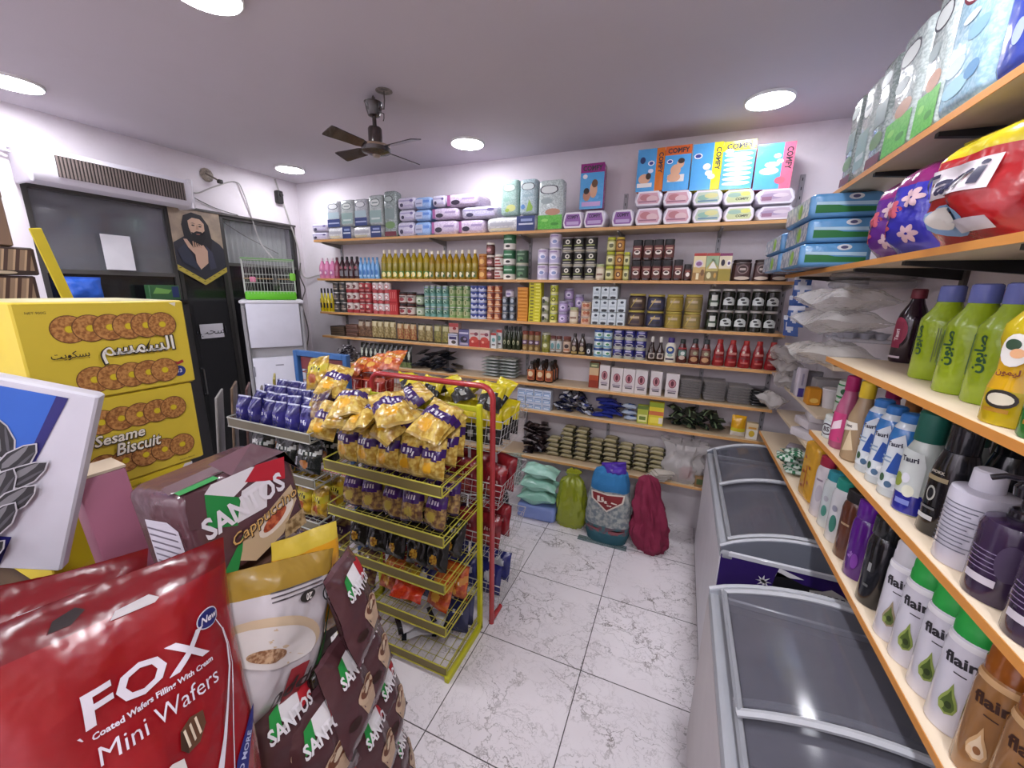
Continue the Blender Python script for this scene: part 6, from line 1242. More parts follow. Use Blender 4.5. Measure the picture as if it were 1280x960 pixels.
for i, ang in enumerate((172, 82, -8, -98)):
    bl = MB(); vs = []; wd = [(.075, .022), (.12, .035), (.22, .040), (.31, .047), (.335, .046), (.338, .04)]
    for z in (.0025, -.0025):
        for x, hw in wd: vs += [(x, hw, z+hw*.28), (x, -hw, z-hw*.28)]
    m = len(wd); fs = []
    for q in range(m-1): a0 = 2*q; fs += [(a0+1, a0+3, a0+2, a0), (2*m+a0, 2*m+a0+2, 2*m+a0+3, 2*m+a0+1)]
    for q in range(m-1): fs += [(2*q, 2*q+2, 2*m+2*q+2, 2*m+2*q), (2*q+3, 2*q+1, 2*m+2*q+1, 2*m+2*q+3)]
    fs += [(2*m-2, 2*m-1, 4*m-1, 4*m-2), (1, 0, 2*m, 2*m+1)]
    bl.add(vs, fs, '33292a/g'); o = bl.build('blade', t, (0, 0, -.292), (0, 0, R(ang)))
    br = MB(); br.box((.07, 0, .004), (.05, .03, .005), 'b7a79a/m'); br.build('blade_bracket', o)
b = MB(); b.lathe([(.001, -.004), (.05, -.003), (.045, 0)], '57504d-8a8078@30', 14, c=(.10, -.02, 0)); b.tube([(.10, -.02, -.003), (.10, -.02, -.05), (.085, -.01, -.09), (.05, 0, -.08)], .004, '3a3230', 6); b.tube([(.05, 0, -.10), (.075, 0, -.11), (.082, -.01, -.14), (.08, -.015, -.155)], .003, '3a3230', 6); b.build('wiring', t)
# ---------------------------------------------------------------- snack racks in the middle of the shop
def swirl(main, band, crimp, mark, dot=None, lo=-.05, hi=.42, sl=.35):
    def f(u, v, s):
        if abs(v) > .87: return crimp
        q = v-sl*u*.5+.12*math.sin(u*3)
        if dot and (u*1.0+.1)**2*1.5+(v+.45)**2*2.2 < .2: return dot
        if lo < q < hi:
            return mark if abs(q-(lo+hi)/2) < .1 and abs(u) < .45 and int((u+1)*9) % 2 == 0 else band
        return main
    return f
def snack(nm, pat, w=.16, h=.215, t=.075, var=3, wr=1.5):
    for q in range(var):
        b = MB(); pillow(b, w, h, t, pat, 16, 20, q*7+len(nm), crimp=.06, wr=wr)
        K(f'{nm}{q}', [('bag', b)], w, t, h)
snack('gold_snack', swirl('b0862c-d8bd60@38/f', '35165c/f', 'a88a44/f', 'd8d2dc/f', 'd8a020/f'))
snack('purple_snack', swirl('6a4a3a-a8884c@40/f', '3c1a62/f', '40304a/f', 'cdbfd4/f', 'b8a24a/f', lo=.0, hi=.6))
snack('black_snack', swirl('1b1a18/f', '2a2622/f', '22201e/f', 'b8b4a8/f', 'c89c34-8a5a20@60/f', lo=.2, hi=.6))
snack('blue_snack', swirl('262468/f', '2d2a7c/f', 'b4b6cc/f', 'c8cae0/f', lo=-.3, hi=.25), w=.12, h=.17, t=.06)
snack('swirl_snack', swirl('1d2220/f', 'c9ccc8/f', '1d2220/f', '2a3a34/f', 'a8682c/f', lo=.1, hi=.35), w=.2, h=.22, t=.08)
snack('yellow_snack', swirl('c09a20-8a6a1c@30/f', 'b8a82a/f', 'a8904a/f', '2a2a20/f', '9a4a1c/f'), w=.14, h=.2, t=.07)
snack('brown_snack', swirl('5a3a34-8a7040@36/f', '3a2340/f', '4a3438/f', 'b8a888/f', 'a89438/f'))
snack('orange_snack', swirl('a83c1c-c86a2c@30/f', 'c8842c/f', 'a8401c/f', 'e0d0b0/f', 'd8a040/f'))
snack('red_snack', swirl('8c1c24/f', '7a1420/f', '6a141c/f', 'd8b0a8/f', 'a8483c/f'), w=.17, h=.22)
snack('bee_snack', lambda u, v, s: 'cdbb1c/f' if v > .1 else ('22201e/f' if (v < -.1 or abs(u) < .5) else 'cdbb1c/f') if not (abs(u) < .25 and -.7 < v < -.3) else 'a8a8a0/f', w=.13, h=.2, t=.06)
snack('dot_snack', lambda u, v, s: 'c8cad0/f' if u*u*1.2+(v-.3)**2*2 < .28 else '1f2468/f', w=.15, h=.2, t=.07)
snack('redlong_snack', lambda u, v, s: 'd8b8a8/f' if abs(u) < .16 and abs(v) < .7 else ('8a2018/f' if abs(v) < .8 else 'a8401c/f'), w=.1, h=.24, t=.05)

def rod(b, pts, r, c, seg=6): b.tube(pts, r, c, seg)
def rack(nm, label, x0, x1, yf, yb, zt, trays, frame, strip, wire, crossbar=None):
    t = thing(nm, label, 'rack', ((x0+x1)/2, yb, 0)); w = x1-x0; d = yf-yb
    for s in (-1, 1):
        b = MB(); b.rbox((s*w/2, 0, zt/2), (.028, .028, zt), frame, r=.004, seg=1); b.build('post', t)
        b = MB(); b.rbox((s*w/2, d/2, .018), (.028, abs(d)+.028, .036), frame, r=.004, seg=1); b.build('foot', t)
    b = MB(); b.rbox((0, 0, zt-.03), (w-.028, .012, .03), crossbar or frame, r=.003, seg=1); b.build('crossbar', t)
    for z in trays:
        b = MB(); b.rbox((0, d, z+.028), (w-.02, .006, .052), strip, r=.002, seg=1)
        for zz in (z, z+.056): rod(b, [(-w/2+.005, d-.004, zz), (w/2-.005, d-.004, zz)], .004, wire)
        p = b.build('tray_front', t)
        b = MB()
        for s in (-1, 1):
            for zz in (z+.002, z+.056): rod(b, [(s*(w/2-.004), d, zz), (s*(w/2-.004), 0, zz+.02)], .004, wire)
            rod(b, [(s*(w/2-.004), d, z), (s*(w/2-.004), d, z+.056)], .004, wire)
        for i in range(15): x = -w/2+.02+(w-.04)*i/14; rod(b, [(x, d, z+.002), (x, 0, z+.02)], .002, wire, 4)
        for i in range(1, 5): rod(b, [(-w/2, d*i/5, z+.006+.02*(1-i/5)), (w/2, d*i/5, z+.006+.02*(1-i/5))], .002, wire, 4)
        b.build('wire_tray', t)
    return t
def bag(k, nm, label, x, y, z, rx=0, ry=0, rz=0, g=None, sc=1, cat='snack bag'):
    """x, y, z is the middle of the bag's base edge"""
    kk = f'{k}{rnd.randrange(3)}'; OB.append(obox(kk, (x, y, z), (rx, ry, rz), sc, .45))
    return spawn(kk, nm, label, cat, (x, y, z), group=g, rot=(rx, ry, rz), sc=sc)
OB = []
def lay_on(k, n, nm, labf, g, reg, z0, tilt, seed, sc=1, lift=-60, top=1.42):
    rr = random.Random(seed)
    for i in range(n):
        kk = f'{k}{rr.randrange(3)}'
        loc, rot = settle(kk, reg(i) if callable(reg) else reg, z0, lambda r: (R(lift)+r.uniform(-tilt, tilt), r.uniform(-tilt, tilt), r.uniform(-.9, .9)), OB, rr, 10, sc, fat=.34)
        if OB[-1].c.z > top: OB.pop(); continue
        spawn(kk, nm, labf(i), 'snack bag', loc, group=g, rot=rot, sc=sc)

YR = rack('snack_rack', 'yellow metal snack rack with five trays of crisp bags', -1.70, -.945, 1.43, 1.80, 1.437, [1.075, .808, .542, .285, .03], 'c4c21c', '7d7040', 'b5ad3c', 'b8b92a')
cols5 = [-1.60, -1.465, -1.33, -1.195, -1.06]
for i, x in enumerate(cols5):      # tray 1, front row standing
    bag('gold_snack', 'crisp_bag', f'gold and purple crisp bag in the front row of the top tray, {ORD[i]} from left', x, 1.50, 1.115, R(-12), R(rnd.uniform(-4, 4)), R(rnd.uniform(-6, 6)), 'top tray crisp bags', (.9, 1, 1))
for i, x in enumerate(cols5):
    bag('gold_snack', 'crisp_bag', f'gold and purple crisp bag in the second row of the top tray, {ORD[i]} from left', x+.01, 1.602, 1.15, R(-12), R(rnd.uniform(-5, 5)), R(rnd.uniform(-6, 6)), 'top tray crisp bags', (.9, 1, 1))
for i, x in enumerate(cols5):
    bag('gold_snack', 'crisp_bag', f'gold and purple crisp bag in the back row of the top tray, {ORD[i]} from left', x, 1.704, 1.165, R(-10), R(rnd.uniform(-5, 5)), R(rnd.uniform(-6, 6)), 'top tray crisp bags', (.9, 1, 1))
# heaped on top, lying
lay_on('gold_snack', 30, 'crisp_bag', lambda i: f'gold and purple crisp bag lying on the heap over the top tray, {ORD[i]} laid', 'crisp bags heaped on top', lambda i: ((-1.66, -1.04), (1.49, 1.72)), 1.22, .3, 11, 1.12, top=1.455)
for i, x in enumerate([-1.60, -1.46, -1.33, -1.19, -1.06]):
    for r in range(2): bag('purple_snack', 'crisp_bag', f'purple and gold crisp bag in the second tray, {ORD[i]} from left, {["front", "back"][r]} row', x+.01*r, 1.505+.13*r, .842+.014*r, R(-14), R(rnd.uniform(-4, 4)), R(rnd.uniform(-8, 8)), 'second tray crisp bags', (.82, 1, 1))
for i, x in enumerate([-1.60, -1.46, -1.33, -1.19, -1.06]):
    for r in range(2): bag('black_snack', 'crisp_bag', f'black crisp bag with round food picture in the third tray, {ORD[i]} from left, {["front", "back"][r]} row', x+.01*r, 1.52+.125*r, .578+.014*r, R(-20), R(rnd.uniform(-4, 4)), R(rnd.uniform(-8, 8)), 'third tray crisp bags', (.82, .95, .95))
for i, (k, x, y, a) in enumerate([('brown_snack', -1.58, 1.53, -20), ('orange_snack', -1.42, 1.55, -25), ('yellow_snack', -1.30, 1.53, -30), ('dot_snack', -1.21, 1.60, -15), ('orange_snack', -1.09, 1.55, -30), ('orange_snack', -1.03, 1.66, -10), ('red_snack', -1.40, 1.68, -8)]):
    bag(k, 'crisp_bag', ['brown', 'left orange', 'yellow', 'dark blue', 'middle orange', 'rear orange', 'red'][i]+' crisp bag in the fourth tray of the yellow rack', x, y, .308, R(a), 0, R(rnd.uniform(-15, 15)), 'fourth tray crisp bags', .95)
k = MB(); pillow(k, .16, .1, .03, lambda u, v, s: 'c02c14-d84a20@60/f', 14, 10, 3, wr=3); K('red_crumple', [('packet', k)], .16, .03, .1); spawn('red_crumple', 'red_packet', 'crumpled bright red packet on the fourth tray edge', 'packet', (-1.24, 1.47, .372), rot=(R(-60), 0, .1), sc=1.2)
sach('sheet_packet', .22, .15, .012, lambda u, v, s: 'c9c8cc/f' if abs(u) < .7 or v > .4 else '1f2026/f', 11); sach('blue_co_packet', .14, .2, .03, lambda u, v, s: ('b8bccc/f' if abs(v-.35) < .18 and abs(abs(u)-.35) < .2 else '1c2250/f'), 12)
for i, (x, y, z, a) in enumerate([(-1.22, 1.55, .075, .3), (-1.18, 1.53, .10, .7), (-1.16, 1.56, .125, .2), (-1.20, 1.53, .15, .9)]): spawn('sheet_packet', 'flat_packet', f'white and black flat packet lying in the bottom tray, {tier(i, 4)} one', 'packet', (x, y, z), group='flat packets in the bottom tray', rot=(R(-88), 0, a))
for i in range(2): spawn('blue_co_packet', 'blue_packet', f'dark blue packet standing at the right of the bottom tray, {["front", "rear"][i]} one', 'packet', (-1.02, 1.66+.06*i, .075), group='blue packets in the bottom tray', rot=(R(-10), 0, R(8)), sc=.95)

# rack to the left of the yellow one
LR = rack('snack_rack', 'grey wire snack rack with green top bar, left of the yellow rack', -2.47, -1.78, 1.43, 1.80, 1.42, [1.20, .93, .66, .38, .10], '8a8c84', '6d6650', 'a4a49c', '2f8a48')
n = 0
for r in range(4):
    for i in range(6):
        n += 1; bag('blue_snack', 'crisp_bag', f'dark blue crisp bag, row {["one","two","three","four"][r]} from the front, {ORD[i]} from left', -2.40+.106*i+.02*(r % 2), 1.475+.082*r, 1.215+.018*r, R(-12), R(rnd.uniform(-4, 4)), R(rnd.uniform(-8, 8)), 'dark blue crisp bags', (.84, .95, 1))
lay_on('blue_snack', 14, 'crisp_bag', lambda i: f'dark blue crisp bag lying on top of its rows, {ORD[i]} laid', 'dark blue crisp bags on top', ((-2.38, -1.86), (1.52, 1.72)), 1.25, .3, 12, top=1.36)
for i in range(3):
    for r in range(2): bag('swirl_snack', 'crisp_bag', f'black crisp bag with white swirl, {ORD[i]} from left, {["front", "back"][r]} row', -2.33+.2*i, 1.51+.14*r, .965, R(-14), 0, R(rnd.uniform(-6, 6)), 'black swirl crisp bags', .9)
for i in range(5):
    for r in range(2): bag('yellow_snack', 'crisp_bag', f'yellow crisp bag on the third tray, {ORD[i]} from left, {["front", "back"][r]} row', -2.38+.13*i, 1.50+.13*r, .695, R(-12), 0, R(rnd.uniform(-6, 6)), 'yellow crisp bags', (.88, 1, 1))
for i in range(4):
    for r in range(2): bag('brown_snack', 'crisp_bag', f'brown crisp bag on the fourth tray, {ORD[i]} from left, {["front", "back"][r]} row', -2.34+.16*i, 1.50+.13*r, .415, R(-12), 0, R(rnd.uniform(-6, 6)), 'brown crisp bags', (.93, 1, 1))
# loose bags bridging both racks
for i, (k, x, y, z, a, c, w) in enumerate([('gold_snack', -1.80, 1.58, 1.43, -48, 20, 'upper'), ('brown_snack', -1.86, 1.50, 1.31, -40, -20, 'middle'), ('gold_snack', -1.76, 1.47, 1.22, -25, 15, 'lower'), ('yellow_snack', -1.93, 1.62, 1.45, -30, 10, 'topmost pale')]):
    bag(k, 'crisp_bag', f'{w} crisp bag between the yellow and the grey rack', x, y, z, R(a), R(10*(-1)**i), R(c), 'crisp bags between racks')

# red tube rack with wire baskets on its far side
t = thing('tube_rack', 'red tube frame rack with white wire baskets, behind the yellow rack', 'rack', (-1.32, 1.87, 0))
b = MB(); hw, zt, rc = .42, 1.52, .07; pts = [(-hw, 0, 0)]
for i in range(9): a = PI-PI/2*i/8; pts.append((-hw+rc+rc*math.cos(a), 0, zt-rc+rc*math.sin(a)))
for i in range(9): a = PI/2-PI/2*i/8; pts.append((hw-rc+rc*math.cos(a), 0, zt-rc+rc*math.sin(a)))
pts.append((hw, 0, 0)); b.tube(pts, .0165, 'a83438/g', 12); b.build('tube_frame', t)
for s in (-1, 1): b = MB(); b.tube([(s*hw, -.01, .017), (s*hw, .13, .017)], .016, 'a83438/g', 10); b.build('foot', t)
def basket(t, x0, x1, y0, y1, z, h, code, nm='wire_basket', flare=.03, dx=.045):
    b = MB()
    def ring(zz, e, r): b.tube([(x0-e, y0, zz), (x1+e, y0, zz), (x1+e, y1+e, zz), (x0-e, y1+e, zz)], r, code, 6, closed=True)
    for q in range(5): ring(z+h*q/4, flare*q/4, .0035 if q == 4 else .0018)
    m = int((x1-x0)/dx)
    for i in range(m+1):
        x = x0+(x1-x0)*i/m; e = flare*(i/m*2-1)
        b.tube([(x+e, y0, z+h), (x, y0, z), (x, y1, z), (x+e, y1+flare, z+h)], .0017, code, 4)
    m = max(2, int((y1-y0)/dx))
    for i in range(1, m):
        y = y0+(y1-y0)*i/m; b.tube([(x0-flare, y, z+h), (x0, y, z), (x1, y, z), (x1+flare, y, z+h)], .0017, code, 4)
    return b.build(nm, t)
for z, h in ((1.12, .19), (.76, .16), (.42, .15), (.07, .16)): basket(t, -.40, .43, .05, .42, z, h, 'c2bfbd')
def RX(x): return -1.32+x
for r in range(3):
    for i in range(6): bag('bee_snack', 'crisp_bag', f'yellow and black crisp bag in the top wire basket, {ORD[i]} from left, {["front", "middle", "back"][r]} row', RX(-.35+.142*i), 1.99+.115*r, 1.135, R(-6), R(rnd.uniform(-4, 4)), R(rnd.uniform(-10, 10)), 'yellow and black crisp bags', (.98, 1.1, 1.1))
lay_on('bee_snack', 16, 'crisp_bag', lambda i: f'yellow and black crisp bag lying over the top wire basket, {ORD[i]} laid', 'yellow and black crisp bags on top', ((-1.66, -.98), (2.0, 2.2)), 1.25, .3, 13, 1.05, top=1.43)
for r in range(2):
    for i in range(5): bag('red_snack', 'crisp_bag', f'dark red crisp bag in the second wire basket, {ORD[i]} from left, {["front", "back"][r]} row', RX(-.32+.17*i), 2.0+.15*r, .775, R(-8), R(rnd.uniform(-4, 4)), R(rnd.uniform(-10, 10)), 'dark red crisp bags', (.92, 1, 1.05))
for r in range(2):
    for i in range(5): bag('brown_snack' if i < 3 else 'red_snack', 'crisp_bag', f'crisp bag in the third wire basket, {ORD[i]} from left, {["front", "back"][r]} row', RX(-.32+.165*i), 2.0+.15*r, .435, R(-8), 0, R(rnd.uniform(-10, 10)), 'third basket crisp bags', (.88, 1, 1))
for r in range(2):
    for i in range(5): bag('dot_snack', 'crisp_bag', f'blue crisp bag with pale dot in the lowest basket, {ORD[i]} from left, {["front", "back"][r]} row', RX(-.32+.165*i), 2.0+.15*r, .085, R(-12), 0, R(rnd.uniform(-10, 10)), 'blue dotted crisp bags', 1.0)
# blue framed rack farther back
t = thing('tube_rack', 'blue framed rack with red panel and wire baskets, near the fridge', 'rack', (-2.36, 2.05, 0)); hw = .24; zt = 1.575
for s in (-1, 1): b = MB(); b.rbox((s*hw, 0, zt/2), (.04, .04, zt), '2d5c94', r=.004, seg=1); b.build('post', t)
b = MB(); b.rbox((0, 0, zt-.02), (2*hw-.04, .04, .04), '2d5c94', r=.004, seg=1); b.build('crossbar', t)
b = MB(); b.rbox((0, .012, zt-.09), (2*hw-.05, .01, .1), '7a3438', r=.002, seg=1); b.build('sign_panel', t)
for s in (-1, 1): b = MB(); b.rbox((s*hw, .2, .02), (.03, .44, .03), '2d5c94', r=.003, seg=1); b.build('foot', t)
for z in (1.14, .75, .35): basket(t, -.24, .46, .05, .38, z, .26, 'c0503c', dx=.05)
for r in range(2):
    for i in range(6): bag('redlong_snack', 'snack_packet', f'long red snack packet in the blue framed rack, {ORD[i]} from left, {["front", "back"][r]} row', -2.52+.108*i, 2.19+.1*r, 1.155, R(-5), 0, R(rnd.uniform(-10, 10)), 'long red snack packets', cat='snack packet')
for i in range(3): bag('orange_snack', 'crisp_bag', f'orange crisp bag lying on the long red packets, {ORD[i]} from left', -2.20+.15*i, 2.15+.03*i, 1.405+.03*i, R(-60), 0, R(15*(i-1)), 'orange crisp bags on top')
# flattened cartons and posters standing by the black door
for i, (c, x, w, h) in enumerate([('8f8c88', -3.05, .30, 1.28), ('5c4638-74604c@12', -2.97, .28, 1.34), ('4f3634-6a4a44@9', -2.90, .26, 1.33), ('7d746c', -2.84, .25, 1.30), ('8a8236-a89a48@8', -2.77, .24, 1.39), ('54303c-6a5040@9', -2.72, .22, 1.20)]):
    k = MB(); k.rbox((0, 0, h/2), (w, .014, h), c, r=.003, seg=1); k.box((0, -.0075, h*.62), (w*.7, .001, h*.2), '6a6058' if i % 2 else '4a4440'); k.box((w*.2, -.0082, h*.86), (w*.3, .001, h*.06), 'a89a80')
    o = k.build('flat_cardboard', None, (x-.02, 1.62+.055*i, .002), (R(-5), 0, R(-38))); tag(o, ['grey', 'brown', 'dark brown', 'pale grey', 'olive yellow', 'reddish'][i]+' flattened cardboard standing on edge before the black door', 'cardboard', 'flattened cardboard')
# ---------------------------------------------------------------- counter goods in the foreground
t = thing('display_counter', 'brown display counter carrying the cartons and big bags, mostly hidden', 'counter', (-1.24, .14, 0))
k = MB(); k.rbox((-.04, -.06, 1.20), (1.12, 1.10, .04), '4a3a34', r=.004, seg=1); k.build('counter_top', t); k = MB(); k.box((-.04, -.06, .59), (1.06, 1.04, 1.18), '5d4a42'); k.build('body', t)
t = thing('carton_stand', 'plain brown carton stack under the big red bag', 'carton', (-.53, .14, 0))
k = MB(); k.rbox((0, 0, .32), (.17, .36, .64), '7a5c40', r=.004, seg=1); k.build('lower_carton', t); k = MB(); k.rbox((0, 0, .93), (.165, .35, .578), '84664a', r=.004, seg=1); k.build('upper_carton', t)
def frame(o, yaw, lean, roll):
    """orientation for a bag whose printed face looks along +X, turned by yaw, leaning back, rolled in its plane"""
    y, l, r = R(yaw), R(lean), R(roll)
    n0 = Vector((math.cos(y), -math.sin(y), 0)); u0 = Vector((math.sin(y), math.cos(y), 0)); z = Vector((0, 0, 1))
    n = n0*math.cos(l)+z*math.sin(l); v = z*math.cos(l)-n0*math.sin(l)
    u = u0*math.cos(r)+v*math.sin(r); v2 = v*math.cos(r)-u0*math.sin(r)
    m = Matrix((( u.x, -n.x, v2.x), (u.y, -n.y, v2.y), (u.z, -n.z, v2.z))).to_4x4(); m.translation = Vector(o); return m
def place(nm, parts, label, cat, M4, group=None):
    if len(parts) == 1: o = link(nm, parts[0][1].mesh(nm))
    else:
        o = link(nm, None)
        for p, b in parts:
            if isinstance(p, tuple): link(p[1], b.mesh(p[1]), bpy.data.objects[last.name] if p[0] == '>' else o)
            else: last = link(p, b.mesh(p), o)
    o.matrix_world = M4; return tag(o, label, cat, group)
def bagmap(pt, w, h, z0, k=.0015, x0=0):
    return lambda x, y: ((x), pt(max(-1, min(1, 2*(x-x0)/w)), max(-1, min(1, 2*(y+z0)/h-1)), 1)[1]-k, y)
# ---- the big red wafer bag (origin = middle of its brand lettering's baseline)
def wafer_bag(detail):
    w, h, zb, x0 = .275, .43, .29, .0
    RED = '8a0f18/f'; DRED = '6d0c14/f'
    raw = MB(); pt0 = pillow(raw, w, h, .095, lambda u, v, s: DRED if v > .82 else RED, 34, 44, 4, crimp=.035, wr=.75, flat=1)
    raw.v = [(x+x0, y+.045, z-zb) for x, y, z in raw.v]
    mp = lambda k: (lambda x, y: (x, .045+pt0(max(-1, min(1, 2*(x-x0)/w)), max(-1, min(1, 2*(y+zb)/h-1)), 1)[1]-k, y))
    parts = [('bag', raw)]
    a = MB(); WH = 'd9d2dc'
    a.poly(ell(.078, .043, .0175, .0135, 28, .1), mp(.0016), 'd8d4de', 2); a.poly(ell(.078, .043, .016, .012, 28, .1), mp(.0022), '1c1f62', 2)
    a.text('New', .013, mp(.0032), WH, at=(.078, .043), bold=.02, shear=.3, cut=.008, ang=.05)
    if detail:
        a.text('FOX', .0475, mp(.003), WH, at=(.003, .019), bold=.02, cut=.01, box=(.134, .039))
        a.text('Coated Wafers Filling With Cream', .0088, mp(.003), WH, at=(.006, -.0115), bold=.03, cut=.008, box=(.132, .0095))
        a.text('Mini Wafers', .0235, mp(.003), WH, at=(.009, -.0345), bold=-.004, cut=.01, box=(.132, .021))
        # chocolate wafer with icing stripes, cream piece
        a.poly([(.012, -.088), (.016, -.068), (.03, -.061), (.046, -.064), (.047, -.082), (.036, -.098), (.02, -.099)], mp(.0018), '5a3a26', 3)
        a.poly([(.012, -.088), (.016, -.068), (.022, -.072), (.02, -.099)], mp(.0024), '3c2418', 2)
        for i in range(3): a.poly([(.018+.008*i, -.07+.002*i), (.021+.008*i, -.069+.002*i), (.024+.008*i, -.092+.002*i), (.021+.008*i, -.093+.002*i)], mp(.003), 'd8c8b0', 2)
        a.poly([(-.03, -.118), (-.018, -.1), (.0, -.094), (.014, -.1), (.018, -.125), (-.01, -.135)], mp(.0018), 'd8d2ce', 3); a.poly([(-.008, -.102), (-.005, -.1), (-.01, -.13), (-.014, -.13)], mp(.0026), '4a4038', 2)
        # swoosh lines and the blue ribbon
        def stroke(pts, wd, k, c):
            for i in range(len(pts)-1):
                (xa, ya, wa), (xb, yb, wb) = pts[i], pts[i+1]
                a.poly([(xa-wa, ya), (xa+wa, ya), (xb+wb, yb), (xb-wb, yb)], mp(k), c, 2)
        L1 = [(.089, .036, .0008), (.099, .015, .001), (.102, -.01, .0014), (.098, -.04, .0018), (.084, -.08, .002), (.068, -.12, .003), (.05, -.17, .006), (.03, -.22, .009)]
        L2 = [(.1005, .015, .0005), (.1045, -.01, .0005), (.104, -.04, .0006), (.094, -.085, .0008), (.084, -.12, .0008), (.074, -.17, .0008), (.066, -.22, .0008)]
        stroke(L1, 0, .0018, WH); stroke(L2, 0, .0018, WH)
        stroke([(.128, -.125, .004), (.110, -.142, .010), (.092, -.165, .012), (.078, -.2, .012), (.07, -.24, .010)], 0, .0016, '23266e')
        a.text('GO MORE', .012, mp(.0026), 'b8bcd8', at=(.092, -.168), ang=.95, bold=.02, cut=.008)
        stroke([(-.07, -.003, .0012), (-.067, -.008, .0006)], 0, .002, WH)
    parts.append(('printed_front', a))
    hnd = MB(); hnd.poly([(-.02, .097), (-.012, .105), (.022, .108), (.03, .1), (.024, .096)], mp(.002), 'b9b3b4', 2); hnd.poly([(-.07, .112), (-.062, .122), (-.04, .126), (-.034, .12), (-.05, .111)], mp(.002), '1a0608', 2); parts.append(('handle_hole', hnd))
    return parts
WB = frame((-.565, .192, 1.533), -6, 16.9, -10.4)
place('wafer_bag', wafer_bag(True), 'big red wafer bag with bold white lettering, nearest the camera', 'bag', WB, 'big red wafer bags')
M2 = frame((-.715, .140, 1.505), -4, 14, -14)
place('wafer_bag', wafer_bag(True), 'big red wafer bag standing behind the nearest one', 'bag', M2, 'big red wafer bags')
M3 = frame((-.93, .09, 1.46), 4, 10, -18) @ Matrix.Scale(.85, 4)
place('wafer_bag', wafer_bag(False), 'darker red bag with round badge under the sunflower seed box', 'bag', M3, 'big red wafer bags')
# ---- cappuccino pouch lying upside down, gold hem up
def capp_bag():
    w, h, zb = .215, .225, .118
    b = MB(); pt = pillow(b, w, h, .07, lambda u, v, s: '9a7a2c/f' if v > .66 else ('c3bcc0/f' if v > -.95 else '9a7a2c/f'), 22, 30, 9, crimp=.03, wr=.8)
    b.v = [(x, y+.03, z-zb) for x, y, z in b.v]
    mp = lambda k: (lambda x, y: (x, .03+pt(max(-1, min(1, 2*x/w)), max(-1, min(1, 2*(y+zb)/h-1)), 1)[1]-k, y))
    a = MB()
    a.poly(ell(-.025, .0, .092, .034, 28, -.28), mp(.002), 'c4ad90', 4); a.poly(ell(-.028, -.006, .086, .028, 28, -.28), mp(.0028), 'd0c9c6', 4)
    a.poly(ell(-.045, -.012, .032, .009, 20, -.25), mp(.0036), '7a5030-b89878@160', 3)
    a.poly([(.085, .06), (.1, .062), (.1, -.09), (.066, -.1), (.07, -.07), (.092, -.03), (.09, .02)], mp(.003), '1f7a2c', 4)
    a.poly(rect(.005, -.1, .04, -.05, 3), mp(.0045), '8a1c24', 4)
    a.text('Cappu', .034, mp(.0066), '2b1512', at=(.035, -.078), bold=.02, shear=.25, cut=.008, flip=True, ang=.1, box=(.125, .03))
    a.poly(ell(.02, .051, .018, .0085, 18), mp(.003), '2a2624', 2); a.text('20', .014, mp(.005), 'd8d2cc', at=(.02, .051), flip=True, bold=.03)
    a.poly(ell(.072, .043, .012, .013, 18), mp(.003), '2c2a2c', 2); a.poly(ell(.072, .043, .0098, .0108, 18), mp(.004), 'd3d0d4', 2); a.poly(ell(.072, .043, .004, .0085, 14, -.5), mp(.005), '2c2a2c', 1)
    for i in range(3): a.poly(rect(-.05, .058+.006*i, .06, .0596+.006*i, 5), mp(.0024), '5a5458', 1)
    return [('pouch', b), ('printed_front', a)]
place('cappuccino_pouch', capp_bag(), 'white and gold cappuccino pouch lying upside down beside the red bag', 'pouch', frame((-.608, .405, 1.399), -7.7, 6.7, -24.7) @ Matrix.Scale(1.19, 4))
b = MB(); pillow(b, .17, .25, .05, lambda u, v, s: 'd89a20/f' if v < .72 else 'cdb440/f', 16, 20, 5, crimp=.04); 
a = MB(); a.text('cappuccino', .02, lambda x, y: (x, -.028, .16+y), 'a8481c', bold=.02, shear=.2, ang=.3)
place('yellow_pouch', [('pouch', b), ('printed_front', a)], 'golden yellow pouch with only its corner showing behind the cappuccino pouch', 'pouch', frame((-.70, .50, 1.245), 0, 10, -14))
# ---- brown sachet bags hanging in columns on the counter side
def sbag():
    w, h = .165, .25
    b = MB(); pt = pillow(b, w, h, .06, lambda u, v, s: '4b2c30/f' if abs(v) < .93 else '5a3a40/f', 18, 24, 6, crimp=.035, wr=.7)
    b.v = [(x, y+.03, z) for x, y, z in b.v]
    mp = lambda k: (lambda x, y: (x, .03+pt(max(-1, min(1, 2*x/w)), max(-1, min(1, 2*y/h-1)), 1)[1]-k, y))
    a = MB()
    a.poly([(-.055, .165), (-.03, .165), (-.018, .215), (-.042, .21)], mp(.0015), '1f8a3c', 2); a.poly([(-.03, .165), (.015, .168), (.024, .222), (-.018, .215)], mp(.0015), 'd6d2d4', 2); a.poly([(.015, .168), (.05, .172), (.058, .222), (.024, .222)], mp(.0015), 'a81c28', 2)
    a.text('SANTOS', .036, mp(.0042), 'e0dce0', at=(-.006, .172), bold=.03, cut=.01, box=(.104, .034))
    a.poly(ell(.01, .095, .042, .026, 22), mp(.0015), 'c3a88c', 3); a.poly(ell(.01, .1, .034, .018, 20), mp(.002), '6a3a20', 2); a.poly(ell(.008, .1, .018, .009, 16), mp(.0026), 'd8c4a8', 1); a.poly([(-.03, .09), (.05, .09), (.035, .045), (-.015, .045)], mp(.0013), 'b59a80', 3)
    a.poly(ell(-.05, .06, .016, .011, 12), mp(.0016), '2c1612', 1); a.poly(ell(.055, .045, .016, .011, 12), mp(.0016), '2c1612', 1)
    return [('bag', b), ('printed_front', a)]
kind('santos_bag', sbag())
